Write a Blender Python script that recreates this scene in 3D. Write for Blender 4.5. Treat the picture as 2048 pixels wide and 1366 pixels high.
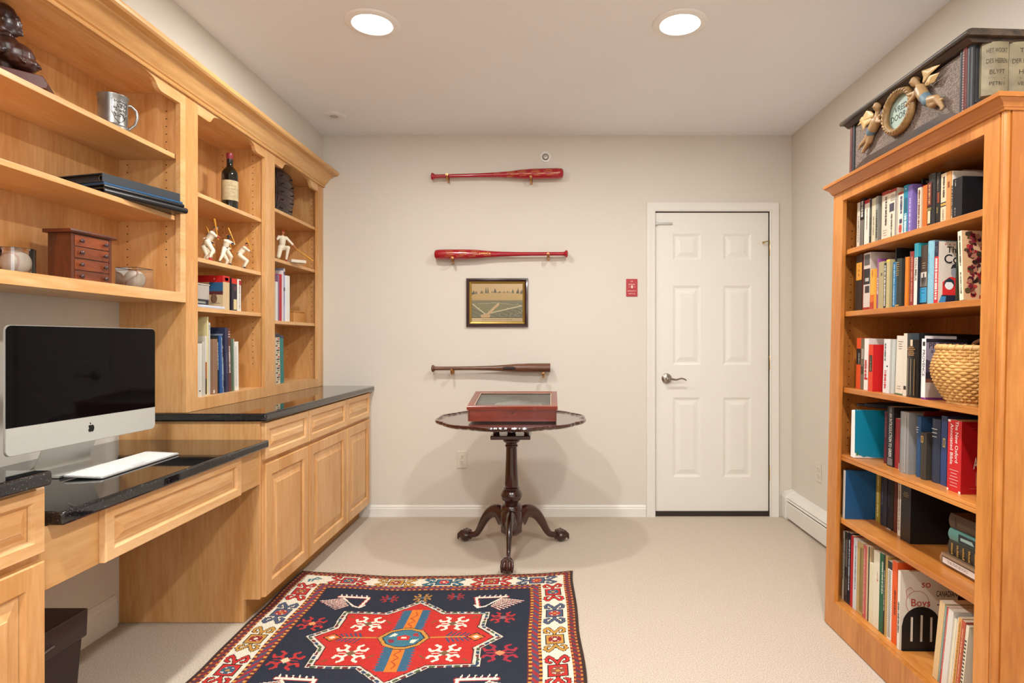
import bpy, math, random
import numpy as np
from mathutils import Vector, Matrix
PI = math.pi
for o in list(bpy.data.objects):
    bpy.data.objects.remove(o)
C = bpy.context.scene.collection

# ------------------------------------------------------------------ camera, world, lights, exposure
EYE = 1.185
cam = bpy.data.objects.new('camera', bpy.data.cameras.new('camera')); C.objects.link(cam)
cam.location = (0, 0, EYE); cam.rotation_euler = (PI/2, 0, 0)
cam.data.sensor_width = 36; cam.data.lens = 36*1200/2048
cam.data.shift_x = -77/2048; cam.data.shift_y = -2/2048
cam.data.clip_start = 0.02
bpy.context.scene.camera = cam
w = bpy.data.worlds.new('world'); bpy.context.scene.world = w; w.use_nodes = True
w.node_tree.nodes['Background'].inputs[0].default_value = (0.88, 0.94, 1, 1)      # overcast sky for the added window behind the camera, fills the ceiling
w.node_tree.nodes['Background'].inputs[1].default_value = 5.0
pl = bpy.data.lights.new('added_window_portal', 'AREA'); pl.shape = 'RECTANGLE'; pl.size = 1.85; pl.size_y = 1.35; pl.cycles.is_portal = True  # portal of the added window
po = bpy.data.objects.new('added_window_portal', pl); C.objects.link(po); po.location = (0.40, -2.215, 1.52); po.rotation_euler = (-PI/2, 0, 0)
vs = bpy.context.scene.view_settings
vs.view_transform = 'Standard'; vs.look = 'None'; vs.gamma = 1; vs.exposure = 0.0; vs.use_curve_mapping = False
LIGHT_W = 22.5
LIGHT_C = (1.0, 0.985, 0.95)
LAMPS = [(-0.775, 2.61), (0.563, 2.61), (-0.775, 0.75), (0.563, 0.75), (-0.775, -1.0), (0.563, -1.0)]
CEIL = 2.566
for lx, ly in LAMPS:
    ld = bpy.data.lights.new('downlight', 'AREA'); ld.shape = 'DISK'; ld.size = 0.12
    ld.energy = LIGHT_W*(.3 if ly < 0 else 1.7 if ly < 2 else .85); ld.color = LIGHT_C
    lo = bpy.data.objects.new('downlight_glow', ld); C.objects.link(lo); lo.location = (lx, ly, CEIL-0.012)

# ------------------------------------------------------------------ helpers
def at_x(px, py, X):
    Y = X*1200/(px-1101); return Vector((X, Y, EYE-(py-681)/1200*Y))
def at_y(px, py, Y):
    return Vector(((px-1101)/1200*Y, Y, EYE-(py-681)/1200*Y))
def at_z(px, py, Z):
    Y = 1200*(EYE-Z)/(py-681); return Vector(((px-1101)/1200*Y, Y, Z))
def lin(c):
    if isinstance(c, str):
        c = [int(c[i:i+2], 16)/255 for i in (0, 2, 4)]
    return tuple((v/12.92 if v <= 0.04045 else ((v+0.055)/1.055)**2.4) for v in c)
_mc = {}
def nt(name):
    m = bpy.data.materials.new(name); m.use_nodes = True
    return m, m.node_tree.nodes, m.node_tree.links, m.node_tree.nodes['Principled BSDF']
def noise_col(m, n, l, bsdf, c, amount, scale, stretch=(1, 1, 1), detail=4, c2=None, bump=0, bscale=None):
    tc = n.new('ShaderNodeTexCoord'); mp = n.new('ShaderNodeMapping'); mp.inputs['Scale'].default_value = stretch
    l.new(tc.outputs['Object'], mp.inputs[0])
    no = n.new('ShaderNodeTexNoise'); no.inputs['Scale'].default_value = scale; no.inputs['Detail'].default_value = detail
    l.new(mp.outputs[0], no.inputs[0])
    r = n.new('ShaderNodeValToRGB')
    a = lin(c); b = lin(c2) if c2 else tuple(v*(1-amount) for v in a)
    r.color_ramp.elements[0].position = 0.32; r.color_ramp.elements[1].position = 0.68
    r.color_ramp.elements[0].color = (*b, 1); r.color_ramp.elements[1].color = (*a, 1)
    l.new(no.outputs[0], r.inputs[0]); l.new(r.outputs[0], bsdf.inputs['Base Color'])
    if bump:
        nb = no
        if bscale:
            nb = n.new('ShaderNodeTexNoise'); nb.inputs['Scale'].default_value = bscale; nb.inputs['Detail'].default_value = 3
            l.new(tc.outputs['Object'], nb.inputs[0])
        bp = n.new('ShaderNodeBump'); bp.inputs['Strength'].default_value = bump; bp.inputs['Distance'].default_value = 0.002
        l.new(nb.outputs[0], bp.inputs['Height']); l.new(bp.outputs[0], bsdf.inputs['Normal'])
    return r
def mat(c, rough=0.5, metal=0, spec=0.5, amount=0.08, scale=60, bump=0, name=None, coat=0):
    """plain procedural surface: a colour with faint mottling"""
    key = (c if isinstance(c, str) else tuple(c), rough, metal, amount, scale, bump, coat, spec)
    if key in _mc: return _mc[key]
    m, n, l, b = nt(name or 'surface')
    noise_col(m, n, l, b, c, amount, scale, bump=bump)
    b.inputs['Roughness'].default_value = rough; b.inputs['Metallic'].default_value = metal
    b.inputs['Coat Weight'].default_value = coat; b.inputs['Coat Roughness'].default_value = 0.1
    b.inputs['Specular IOR Level'].default_value = spec
    _mc[key] = m; return m
def wood(name, c, c2, grain='Z', rough=0.38, scale=5.0, fine=0.5, coat=0.15):
    m, n, l, b = nt(name)
    tc = n.new('ShaderNodeTexCoord'); mp = n.new('ShaderNodeMapping')
    s = {'Z': (1, 1, 0.13), 'Y': (1, 0.13, 1), 'X': (0.13, 1, 1)}[grain]
    mp.inputs['Scale'].default_value = s; l.new(tc.outputs['Object'], mp.inputs[0])
    oi = n.new('ShaderNodeObjectInfo'); vm = n.new('ShaderNodeVectorMath'); vm.operation = 'ADD'
    l.new(mp.outputs[0], vm.inputs[0]); l.new(oi.outputs['Random'], vm.inputs[1])
    no = n.new('ShaderNodeTexNoise'); no.inputs['Scale'].default_value = scale; no.inputs['Detail'].default_value = 5
    no.inputs['Distortion'].default_value = 1.2; l.new(vm.outputs[0], no.inputs[0])
    n2 = n.new('ShaderNodeTexNoise'); n2.inputs['Scale'].default_value = scale*16; n2.inputs['Detail'].default_value = 6
    l.new(vm.outputs[0], n2.inputs[0])
    mx = n.new('ShaderNodeMath'); mx.operation = 'MULTIPLY_ADD'; mx.inputs[1].default_value = fine
    l.new(n2.outputs[0], mx.inputs[0]); l.new(no.outputs[0], mx.inputs[2])
    r = n.new('ShaderNodeValToRGB'); r.color_ramp.elements[0].position = 0.42+fine*.3; r.color_ramp.elements[1].position = 0.62+fine*.55
    r.color_ramp.elements[0].color = (*lin(c), 1); r.color_ramp.elements[1].color = (*lin(c2), 1)
    l.new(mx.outputs[0], r.inputs[0]); l.new(r.outputs[0], b.inputs['Base Color'])
    b.inputs['Roughness'].default_value = rough; b.inputs['Coat Weight'].default_value = coat; b.inputs['Coat Roughness'].default_value = 0.2
    bp = n.new('ShaderNodeBump'); bp.inputs['Strength'].default_value = 0.06; bp.inputs['Distance'].default_value = 0.001
    l.new(n2.outputs[0], bp.inputs['Height']); l.new(bp.outputs[0], b.inputs['Normal'])
    return m
def glass(name, tint=(1, 1, 1), rough=0.0, ior=1.45, alpha=None):
    m, n, l, b = nt(name)
    tr = n.new('ShaderNodeBsdfTransparent'); gl = n.new('ShaderNodeBsdfGlossy'); gl.inputs['Roughness'].default_value = rough+0.02
    tr.inputs[0].default_value = (*tint, 1)
    fr = n.new('ShaderNodeFresnel'); fr.inputs[0].default_value = ior
    mx = n.new('ShaderNodeMixShader'); l.new(fr.outputs[0], mx.inputs[0]); l.new(tr.outputs[0], mx.inputs[1]); l.new(gl.outputs[0], mx.inputs[2])
    l.new(mx.outputs[0], n['Material Output'].inputs[0])
    return m
def attr_mat(name, rough=0.6, bump=0, bscale=400):
    m, n, l, b = nt(name)
    a = n.new('ShaderNodeAttribute'); a.attribute_name = 'dye'
    l.new(a.outputs['Color'], b.inputs['Base Color']); b.inputs['Roughness'].default_value = rough
    if bump:
        tc = n.new('ShaderNodeTexCoord'); no = n.new('ShaderNodeTexNoise'); no.inputs['Scale'].default_value = bscale
        l.new(tc.outputs['Object'], no.inputs[0])
        hs = n.new('ShaderNodeHueSaturation'); mr = n.new('ShaderNodeMapRange')
        mr.inputs[1].default_value = .3; mr.inputs[2].default_value = .7; mr.inputs[3].default_value = 0.72; mr.inputs[4].default_value = 1.2
        l.new(no.outputs[0], mr.inputs[0]); l.new(mr.outputs[0], hs.inputs['Value']); l.new(a.outputs['Color'], hs.inputs['Color'])
        l.new(hs.outputs[0], b.inputs['Base Color'])
        bp = n.new('ShaderNodeBump'); bp.inputs['Strength'].default_value = bump; bp.inputs['Distance'].default_value = 0.003
        l.new(no.outputs[0], bp.inputs['Height']); l.new(bp.outputs[0], b.inputs['Normal'])
    return m

class MB:
    """collects faces and links them as ONE mesh object"""
    def __init__(s): s.v = []; s.f = []; s.m = []; s.M = None
    def add(s, vs, fs, mi=0):
        k = len(s.v)
        if s.M is not None: vs = [s.M @ Vector(p) for p in vs]
        s.v += [tuple(p) for p in vs]; s.f += [tuple(i+k for i in f) for f in fs]; s.m += [mi]*len(fs)
        return s
    def box(s, x0, x1, y0, y1, z0, z1, mi=0):
        if x0 > x1: x0, x1 = x1, x0
        if y0 > y1: y0, y1 = y1, y0
        if z0 > z1: z0, z1 = z1, z0
        vs = [(x, y, z) for x in (x0, x1) for y in (y0, y1) for z in (z0, z1)]
        return s.add(vs, [(0, 1, 3, 2), (4, 6, 7, 5), (0, 4, 5, 1), (2, 3, 7, 6), (0, 2, 6, 4), (1, 5, 7, 3)], mi)
    def prism(s, prof, axis, a, b, mi=0):
        """profile extruded along axis; prof is in the two other axes in x,y,z order"""
        n = len(prof)
        def pt(p, t): return {'X': (t, p[0], p[1]), 'Y': (p[0], t, p[1]), 'Z': (p[0], p[1], t)}[axis]
        vs = [pt(p, a) for p in prof]+[pt(p, b) for p in prof]
        fs = [tuple(range(n)), tuple(range(2*n-1, n-1, -1))]+[(i, n+i, n+(i+1) % n, (i+1) % n) for i in range(n)]
        ar = sum(prof[i][0]*prof[(i+1) % n][1]-prof[(i+1) % n][0]*prof[i][1] for i in range(n))
        flip = (ar > 0) == ((b > a) if axis != 'Y' else (b < a))
        if not flip: fs = [f[::-1] for f in fs]
        # orientation: cap at a must face away from b
        return s.add(vs, fs, mi)
    def strip(s, prof, z0, z1, mi=0):
        return s.prism(prof, 'Z', z0, z1, mi)
    def lathe(s, prof, c=(0, 0, 0), axis='Z', n=32, mi=0, scale=(1, 1), fn=None):
        vs = []; fs = []; m = len(prof)
        for i in range(n):
            a = 2*PI*i/n; ca, sa = math.cos(a), math.sin(a)
            for j, (r, h) in enumerate(prof):
                if fn: r = fn(r, h, a)
                p = (r*ca*scale[0], r*sa*scale[1], h)
                if axis == 'X': p = (p[2], p[0], p[1])
                if axis == 'Y': p = (p[1], p[2], p[0])
                vs.append((c[0]+p[0], c[1]+p[1], c[2]+p[2]))
        for i in range(n):
            for j in range(m-1):
                a, b = i*m+j, ((i+1) % n)*m+j
                fs.append((a, b, b+1, a+1))
        if prof[0][0] > 1e-6: fs.append(tuple(i*m for i in range(n))[::-1])
        if prof[-1][0] > 1e-6: fs.append(tuple(i*m+m-1 for i in range(n)))
        return s.add(vs, fs, mi)
    def tube(s, pts, r, n=10, mi=0, closed=False, flat=1.0, up=None):
        pts = [Vector(p) for p in pts]; k = len(pts)
        rs = r if isinstance(r, (list, tuple)) else [r]*k
        vs = []; fs = []; N = None
        for i, p in enumerate(pts):
            if closed: t = (pts[(i+1) % k]-pts[i-1])
            else: t = (pts[min(i+1, k-1)]-pts[max(i-1, 0)])
            t = t.normalized() if t.length > 1e-9 else Vector((0, 0, 1))
            if N is None:
                N = Vector(up) if up else (Vector((0, 0, 1)) if abs(t.z) < .9 else Vector((1, 0, 0)))
            N = (N-t*N.dot(t)).normalized(); B = t.cross(N)
            for j in range(n):
                a = 2*PI*j/n; vs.append(p+(N*math.cos(a)+B*math.sin(a)*flat)*rs[i])
        for i in range(k if closed else k-1):
            for j in range(n):
                a, b = i*n+j, i*n+(j+1) % n; i2 = (i+1) % k
                fs.append((a, b, i2*n+(j+1) % n, i2*n+j))
        if not closed: fs.append(tuple(range(n))[::-1]); fs.append(tuple((k-1)*n+j for j in range(n)))
        return s.add(vs, fs, mi)
    def rings(s, f, u0, u1, v0, v1, rings, mi=0, cap=True):
        """nested rectangles: f(u,v,h) -> point; rings (inset, height)"""
        k = 0; vs = []; fs = []
        for ins, h in rings:
            vs += [f(u0+ins, v0+ins, h), f(u1-ins, v0+ins, h), f(u1-ins, v1-ins, h), f(u0+ins, v1-ins, h)]
        for i in range(len(rings)-1):
            for j in range(4):
                fs.append((i*4+j, i*4+(j+1) % 4, i*4+4+(j+1) % 4, i*4+4+j))
        if cap: e = 4*(len(rings)-1); fs.append((e, e+1, e+2, e+3))
        return s.add(vs, fs, mi)
    def sphere(s, c, r, n=16, mi=0):
        rr = r if isinstance(r, (tuple, list)) else (r, r, r)
        vs = []; fs = []; m = n//2
        prof = [(math.sin(PI*j/m), -math.cos(PI*j/m)) for j in range(m+1)]
        k = MB(); k.lathe([(max(p[0], 1e-7), p[1]) for p in prof], n=n)
        return s.add([(c[0]+p[0]*rr[0], c[1]+p[1]*rr[1], c[2]+p[2]*rr[2]) for p in k.v], k.f, mi)
    def mesh(s, name, mats, inv=None):
        me = bpy.data.meshes.new(name)
        vv = s.v if inv is None else [tuple(inv @ Vector(p)) for p in s.v]
        me.from_pydata(vv, [], s.f)
        for m in (mats if isinstance(mats, (list, tuple)) else [mats]): me.materials.append(m)
        me.polygons.foreach_set('material_index', s.m)
        return me
    def build(s, name, mats, parent=None, bevel=0, smooth=None, seg=2, fix=True, sub=0):
        """mesh given in the coordinates of the parent's thing frame (local) or world if no parent"""
        me = s.mesh(name, mats)
        if fix:
            import bmesh
            bm = bmesh.new(); bm.from_mesh(me); bmesh.ops.recalc_face_normals(bm, faces=bm.faces); bm.to_mesh(me); bm.free()
        o = bpy.data.objects.new(name, me); C.objects.link(o)
        if parent: o.parent = parent
        if smooth is not None:
            me.polygons.foreach_set('use_smooth', [True]*len(me.polygons)); me.set_sharp_from_angle(angle=math.radians(smooth))
        if bevel:
            b = o.modifiers.new('bevel', 'BEVEL'); b.width = bevel; b.segments = seg; b.limit_method = 'ANGLE'; b.angle_limit = math.radians(40)
        if sub:
            b = o.modifiers.new('sub', 'SUBSURF'); b.levels = b.render_levels = sub
        return o
def props(o, label, cat, group=None):
    o['label'] = label; o['category'] = cat
    if group: o['group'] = group
    return o
def thing(name, label, cat, loc=(0, 0, 0), rotz=0, group=None):
    o = bpy.data.objects.new(name, None); C.objects.link(o); o.empty_display_size = 0.05
    o.location = loc; o.rotation_euler = (0, 0, rotz)
    return props(o, label, cat, group)
def structure(o): o['kind'] = 'structure'; return o
def copy_tree(o, parent=None):
    c = o.copy(); C.objects.link(c); c.parent = parent
    for ch in list(o.children): copy_tree(ch, c)
    return c

_tx = {}
def text_faces(s, size=1.0, align='CENTER', bold=0.0):
    """flat letter outlines in the XY plane"""
    key = (s, align, bold)
    if key not in _tx:
        cu = bpy.data.curves.new('letters', 'FONT'); cu.body = s; cu.size = 1.0; cu.align_x = align; cu.align_y = 'CENTER'
        cu.offset = bold; cu.resolution_u = 3
        ob = bpy.data.objects.new('letters', cu)
        me = bpy.data.meshes.new_from_object(ob)
        _tx[key] = ([tuple(v.co) for v in me.vertices], [tuple(p.vertices) for p in me.polygons])
        bpy.data.meshes.remove(me); bpy.data.objects.remove(ob); bpy.data.curves.remove(cu)
    v, f = _tx[key]
    return [(p[0]*size, p[1]*size, 0) for p in v], f
def add_text(b, s, size, o, ux, uy, mi=0, align='CENTER', bold=0.0, maxw=None, flip=False):
    v, f = text_faces(s, size, align, bold)
    if not v: return
    if maxw:
        wd = max(p[0] for p in v)-min(p[0] for p in v)
        if wd > maxw: k = maxw/wd; v = [(p[0]*k, p[1], 0) for p in v]
    o = Vector(o); ux = Vector(ux); uy = Vector(uy)
    b.add([o+ux*p[0]+uy*p[1] for p in v], f, mi)

def blob(prims, voxel=0.004, smooth=3, mats=None):
    """organic solid: ellipsoids ('s',c,(rx,ry,rz),tag) and tapered limbs ('c',p0,p1,r0,r1,tag) fused by a voxel remesh"""
    b = MB()
    for p in prims:
        if p[0] == 's': b.sphere(p[1], p[2], 14)
        else:
            a, c = Vector(p[1]), Vector(p[2]); ra, rb = p[3], p[4]
            k = 5; t = (c-a)
            L = t.length; d = t.normalized() if L > 1e-9 else Vector((0, 0, 1))
            pts = []; rs = []
            for i in range(4):
                an = PI/2*i/4; pts.append(a-d*ra*math.cos(an)); rs.append(max(ra*math.sin(an), 1e-4))
            for i in range(k+1): pts.append(a+t*i/k); rs.append(ra+(rb-ra)*i/k)
            for i in range(1, 5):
                an = PI/2*i/4; pts.append(c+d*rb*math.sin(an)); rs.append(max(rb*math.cos(an), 1e-4))
            b.tube(pts, rs, 12)
    me = b.mesh('blob', []) if False else None
    me = bpy.data.meshes.new('blob'); me.from_pydata(b.v, [], b.f)
    import bmesh
    bm = bmesh.new(); bm.from_mesh(me); bmesh.ops.recalc_face_normals(bm, faces=bm.faces); bm.to_mesh(me); bm.free()
    o = bpy.data.objects.new('blob', me); C.objects.link(o)
    r = o.modifiers.new('r', 'REMESH'); r.mode = 'VOXEL'; r.voxel_size = voxel
    sm = o.modifiers.new('s', 'SMOOTH'); sm.iterations = smooth; sm.factor = 0.5
    bpy.context.view_layer.update()
    dg = bpy.context.evaluated_depsgraph_get()
    out = bpy.data.meshes.new_from_object(o.evaluated_get(dg))
    bpy.data.objects.remove(o); bpy.data.meshes.remove(me)
    n = len(out.vertices); co = np.empty(n*3); out.vertices.foreach_get('co', co); co = co.reshape(-1, 3)
    if mats:
        out.materials.clear()
        for m in mats: out.materials.append(m)
        if len(mats) > 1:
            nf = len(out.polygons); ce = np.empty(nf*3); out.polygons.foreach_get('center', ce); ce = ce.reshape(-1, 3)
            best = np.full(nf, 1e9); tag = np.zeros(nf, int)
            for p in prims:
                if p[0] == 's':
                    d = np.linalg.norm((ce-np.array(p[1]))/np.array(p[2]), axis=1)-1; d = d*min(p[2]); tg = p[3]
                else:
                    a, c = np.array(p[1]), np.array(p[2]); ab = c-a; t = np.clip(((ce-a)@ab)/max(ab@ab, 1e-12), 0, 1)
                    d = np.linalg.norm(ce-(a+t[:, None]*ab), axis=1)-(p[3]+(p[4]-p[3])*t); tg = p[5]
                u = d < best; best[u] = d[u]; tag[u] = tg
            out.polygons.foreach_set('material_index', tag.tolist())
    out.polygons.foreach_set('use_smooth', [True]*len(out.polygons))
    return out
def mesh_obj(name, me, parent=None):
    me.name = name
    o = bpy.data.objects.new(name, me); C.objects.link(o); o.parent = parent
    return o

class Canvas:
    """a small painted pattern: rows and columns of dyed cells, later one mesh"""
    def __init__(s, w, h, nx, ny, bg):
        s.w, s.h, s.nx, s.ny = w, h, nx, ny
        s.a = np.zeros((ny, nx, 3)); s.a[:] = lin(bg)
        s.X, s.Y = np.meshgrid((np.arange(nx)+.5)/nx*w, (np.arange(ny)+.5)/ny*h)
    def put(s, mask, c): s.a[mask] = lin(c)
    def rect(s, x0, x1, y0, y1, c): s.put((s.X >= x0) & (s.X < x1) & (s.Y >= y0) & (s.Y < y1), c)
    def poly(s, pts, c):
        x0 = min(p[0] for p in pts); x1 = max(p[0] for p in pts); y0 = min(p[1] for p in pts); y1 = max(p[1] for p in pts)
        i0 = max(int(x0/s.w*s.nx)-1, 0); i1 = min(int(x1/s.w*s.nx)+2, s.nx); j0 = max(int(y0/s.h*s.ny)-1, 0); j1 = min(int(y1/s.h*s.ny)+2, s.ny)
        if i1 <= i0 or j1 <= j0: return
        X = s.X[j0:j1, i0:i1]; Y = s.Y[j0:j1, i0:i1]; ins = np.zeros(X.shape, bool)
        for k in range(len(pts)):
            (ax, ay), (bx, by) = pts[k], pts[(k+1) % len(pts)]
            if ay == by: continue
            c_ = ((ay > Y) != (by > Y)) & (X < (bx-ax)*(Y-ay)/(by-ay)+ax); ins ^= c_
        s.a[j0:j1, i0:i1][ins] = lin(c)
    def line(s, pts, w, c, closed=False):
        pts = list(pts)+([pts[0]] if closed else [])
        for k in range(len(pts)-1):
            (ax, ay), (bx, by) = pts[k], pts[k+1]
            i0 = max(int((min(ax, bx)-w)/s.w*s.nx)-1, 0); i1 = min(int((max(ax, bx)+w)/s.w*s.nx)+2, s.nx)
            j0 = max(int((min(ay, by)-w)/s.h*s.ny)-1, 0); j1 = min(int((max(ay, by)+w)/s.h*s.ny)+2, s.ny)
            if i1 <= i0 or j1 <= j0: continue
            X = s.X[j0:j1, i0:i1]; Y = s.Y[j0:j1, i0:i1]
            L = max((bx-ax)**2+(by-ay)**2, 1e-12); t = np.clip(((X-ax)*(bx-ax)+(Y-ay)*(by-ay))/L, 0, 1)
            d = np.hypot(X-ax-t*(bx-ax), Y-ay-t*(by-ay)); s.a[j0:j1, i0:i1][d < w/2] = lin(c)
    def disc(s, x, y, rx, ry, c): s.put(((s.X-x)/rx)**2+((s.Y-y)/ry)**2 < 1, c)
    def build(s, name, material, f, parent=None, thick=None):
        """f(X,Y)->(n,3) array maps canvas corners to points"""
        gx, gy = np.meshgrid(np.linspace(0, s.w, s.nx+1), np.linspace(0, s.h, s.ny+1))
        co = f(gx.ravel(), gy.ravel())
        idx = np.arange((s.nx+1)*(s.ny+1)).reshape(s.ny+1, s.nx+1)
        q = np.stack([idx[:-1, :-1], idx[:-1, 1:], idx[1:, 1:], idx[1:, :-1]], -1).reshape(-1, 4)
        nq = len(q); me = bpy.data.meshes.new(name)
        me.vertices.add(len(co)); me.vertices.foreach_set('co', co.ravel())
        me.loops.add(nq*4); me.loops.foreach_set('vertex_index', q.ravel())
        me.polygons.add(nq); me.polygons.foreach_set('loop_start', np.arange(nq)*4)
        me.update(calc_edges=True); me.validate()
        at = me.color_attributes.new('dye', 'FLOAT_COLOR', 'CORNER')
        c = np.ones((nq, 4, 4)); c[:, :, :3] = s.a.reshape(-1, 1, 3)
        at.data.foreach_set('color', c.ravel())
        me.materials.append(material)
        return mesh_obj(name, me, parent)

# ------------------------------------------------------------------ shared materials
MAPLE = wood('maple', 'e0b078', 'c99052', 'Z')
MAPLE_H = wood('maple_horizontal', 'e6bc88', 'd29c60', 'Y')
MAPLE_X = wood('maple_cross', 'e0b47c', 'ca9456', 'X')
CHERRY = wood('cherry_bookcase', 'ce8840', 'ac6628', 'Z', rough=0.33)
CHERRY_H = wood('cherry_bookcase_horizontal', 'd28c44', 'b26c2c', 'Y', rough=0.33)
MAHOG = wood('dark_mahogany', '3f1710', '240c09', 'Z', rough=0.16, coat=0.6)
DARKW = wood('dark_carved_wood', '40201a', '28120e', 'Z', rough=0.3, coat=0.3)
REDW = wood('reddish_cherry', '93361c', '6f2413', 'X', rough=0.25, coat=0.5)
BLACK = mat('101012', 0.4); DARKHOLE = mat('2a1a0c', 0.9)
WHITE = mat('eceae4', 0.45, amount=0.02); PAPER = mat('e9e0cd', 0.8, amount=0.12, scale=300)
BRASS = mat('c69a63', 0.28, metal=1, amount=0.05); STEEL = mat('b9b6ae', 0.3, metal=1, amount=0.05)
def wall_mat(name, c, bump=0.1):
    m, n, l, b = nt(name); noise_col(m, n, l, b, c, 0.025, 2.0, bump=bump, bscale=180); b.inputs['Roughness'].default_value = 0.75
    b.inputs['Specular IOR Level'].default_value = 0.25
    return m
WALLP = wall_mat('wall_paint', 'dbd5ca'); CEILP = wall_mat('ceiling_paint', 'f0f2f5', 0.03); TRIMP = mat('e6e4dc', 0.4, amount=0.015, scale=5)
CARPET, n_, l_, b_ = nt('carpet')
noise_col(CARPET, n_, l_, b_, 'd9ccbc', 0.3, 230, c2='ae9f8e', bump=0.5, bscale=520, detail=6); b_.inputs['Roughness'].default_value = 0.95
b_.inputs['Specular IOR Level'].default_value = 0.1
GRANITE, n_, l_, b_ = nt('black_granite')
tc = n_.new('ShaderNodeTexCoord'); vo = n_.new('ShaderNodeTexVoronoi'); vo.inputs['Scale'].default_value = 330
l_.new(tc.outputs['Object'], vo.inputs['Vector']); rp = n_.new('ShaderNodeValToRGB')
no = n_.new('ShaderNodeTexNoise'); no.inputs['Scale'].default_value = 220; l_.new(tc.outputs['Object'], no.inputs[0])
rp.color_ramp.elements[0].position = 0.62; rp.color_ramp.elements[0].color = (.006, .006, .007, 1)
rp.color_ramp.elements[1].position = 0.74; rp.color_ramp.elements[1].color = (.11, .12, .13, 1)
l_.new(no.outputs[0], rp.inputs[0]); l_.new(rp.outputs[0], b_.inputs['Base Color']); b_.inputs['Roughness'].default_value = 0.035
b_.inputs['Specular IOR Level'].default_value = 0.6; b_.inputs['Coat Weight'].default_value = 0.3; b_.inputs['Coat Roughness'].default_value = 0.02

# ------------------------------------------------------------------ the room
WL, WR, WB, WN = -1.81, 1.623, 4.04, -2.2       # left, right, back, near walls
SOF = -1.53                                     # face of soffit and of the wall shelving
structure(MB().box(WL-.1, WR+.1, WN-.1, WB+.1, -.08, 0).build('floor', CARPET))
structure(MB().box(WL-.1, WR+.1, WN-.1, WB+.1, CEIL, CEIL+.08).build('ceiling', CEILP))
structure(MB().box(WL-.1, WL, WN-.1, WB+.1, 0, CEIL).build('wall_left', WALLP))
structure(MB().box(WR, WR+.1, WN-.1, WB+.1, 0, CEIL).build('wall_right', WALLP))
b = MB(); b.box(WL, -.52, WN-.1, WN, 0, CEIL).box(1.32, WR, WN-.1, WN, 0, CEIL).box(-.52, 1.32, WN-.1, WN, 0, .85).box(-.52, 1.32, WN-.1, WN, 2.2, CEIL)
structure(b.build('wall_near', WALLP))
b = MB()
for x in (-.52, .37, 1.26): b.box(x, x+.06, WN-.07, WN-.03, .85, 2.2)
for z in (.85, 1.5, 2.14): b.box(-.46, 1.26, WN-.068, WN-.032, z, z+.06)
structure(b.build('added_window_1', WHITE))  # window added in the unseen near wall, lets in cool fill for the ceiling
structure(MB().box(WL+.001, SOF-.002, WN, WB-.001, 2.30, CEIL-.001).build('wall_soffit', WALLP))
DX0, DX1, DTOP = (1309-1101)/297, (1540-1101)/297, EYE+(681-422)/297
b = MB(); b.box(WL, DX0, WB, WB+.1, 0, CEIL).box(DX1, WR, WB, WB+.1, 0, CEIL).box(DX0, DX1, WB, WB+.1, DTOP, CEIL)
structure(b.build('wall_back', WALLP))
# baseboards: ogee-topped profile
def base_prof(s, h=.078, t=.013): return [(0, 0), (s*t, 0), (s*t, h*.7), (s*t*.75, h*.76), (s*t*.75, h*.86), (s*t*.4, h*.96), (s*t*.2, h), (0, h)]
structure(MB().prism([(WB+p[0], p[1]) for p in base_prof(-1)], 'X', -1.285, DX0-.058).build('baseboard_back', TRIMP, smooth=20))
structure(MB().prism([(WL+p[0], p[1]) for p in base_prof(1, .13, .014)], 'Y', 1.45, 2.49).build('baseboard_left', TRIMP, smooth=20))
# door casing
cw = .060
def casing(b, f, L):  # f(across, along, out)
    prof = [(0, 0), (0, .012), (.006, .015), (.012, .011), (.030, .013), (.046, .018), (.056, .019), (cw, .015), (cw, 0)]
    return prof
b = MB(); prof = casing(None, None, 0); n = len(prof)
path = [(DX0, 0, -1, 0), (DX0, DTOP, -1, 1), (DX1, DTOP, 1, 1), (DX1, 0, 1, 0)]
vs_ = []
for (x, z, sx, sz) in path:
    for a, o in prof: vs_.append((x+sx*(a-.004), WB-o, z+sz*(a-.004)))
fs_ = []
for i in range(3):
    for j in range(n): fs_.append((i*n+j, i*n+(j+1) % n, (i+1)*n+(j+1) % n, (i+1)*n+j))
fs_ += [tuple(range(n)), tuple(range(3*n, 4*n))]
b.add(vs_, fs_); structure(b.build('trim_1', TRIMP, smooth=25))
b = MB(); b.box(DX0-.002, DX0+.006, WB, WB+.1, 0, DTOP).box(DX1-.006, DX1+.002, WB, WB+.1, 0, DTOP).box(DX0, DX1, WB, WB+.1, DTOP-.006, DTOP+.002)
b.box(DX0, DX1, WB+.085, WB+.1, 0.0, DTOP)
structure(b.build('trim_2', mat('4a443c', .8)))
# the six-panel door
dr = structure(bpy.data.objects.new('door_1', None)); C.objects.link(dr); dr.location = ((DX0+DX1)/2, WB, 0)
W2 = (DX1-DX0)/2-.009; ZB, ZT = .035, DTOP-.010
def dz(py): return EYE-(py-681)/297
us = [-W2]+[(x-1425)/297 for x in (1353, 1407, 1443, 1497)]+[W2]
us = [-W2, -W2+.115, -W2+.305, W2-.305, W2-.115, W2]
vs2 = [ZB, dz(955), dz(795), dz(730), dz(571), dz(520), dz(467), ZT]
b = MB(); F = lambda u, v, h: (u, .008-h, v)
for i in range(5):
    for j in range(7):
        if i in (1, 3) and j in (1, 3, 5):
            b.rings(F, us[i], us[i+1], vs2[j], vs2[j+1], [(0, 0), (.008, -.003), (.016, -.0065), (.024, -.0065), (.052, -.0008)])
        else: b.add([F(us[i], vs2[j], 0), F(us[i+1], vs2[j], 0), F(us[i+1], vs2[j+1], 0), F(us[i], vs2[j+1], 0)], [(0, 1, 2, 3)])
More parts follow.
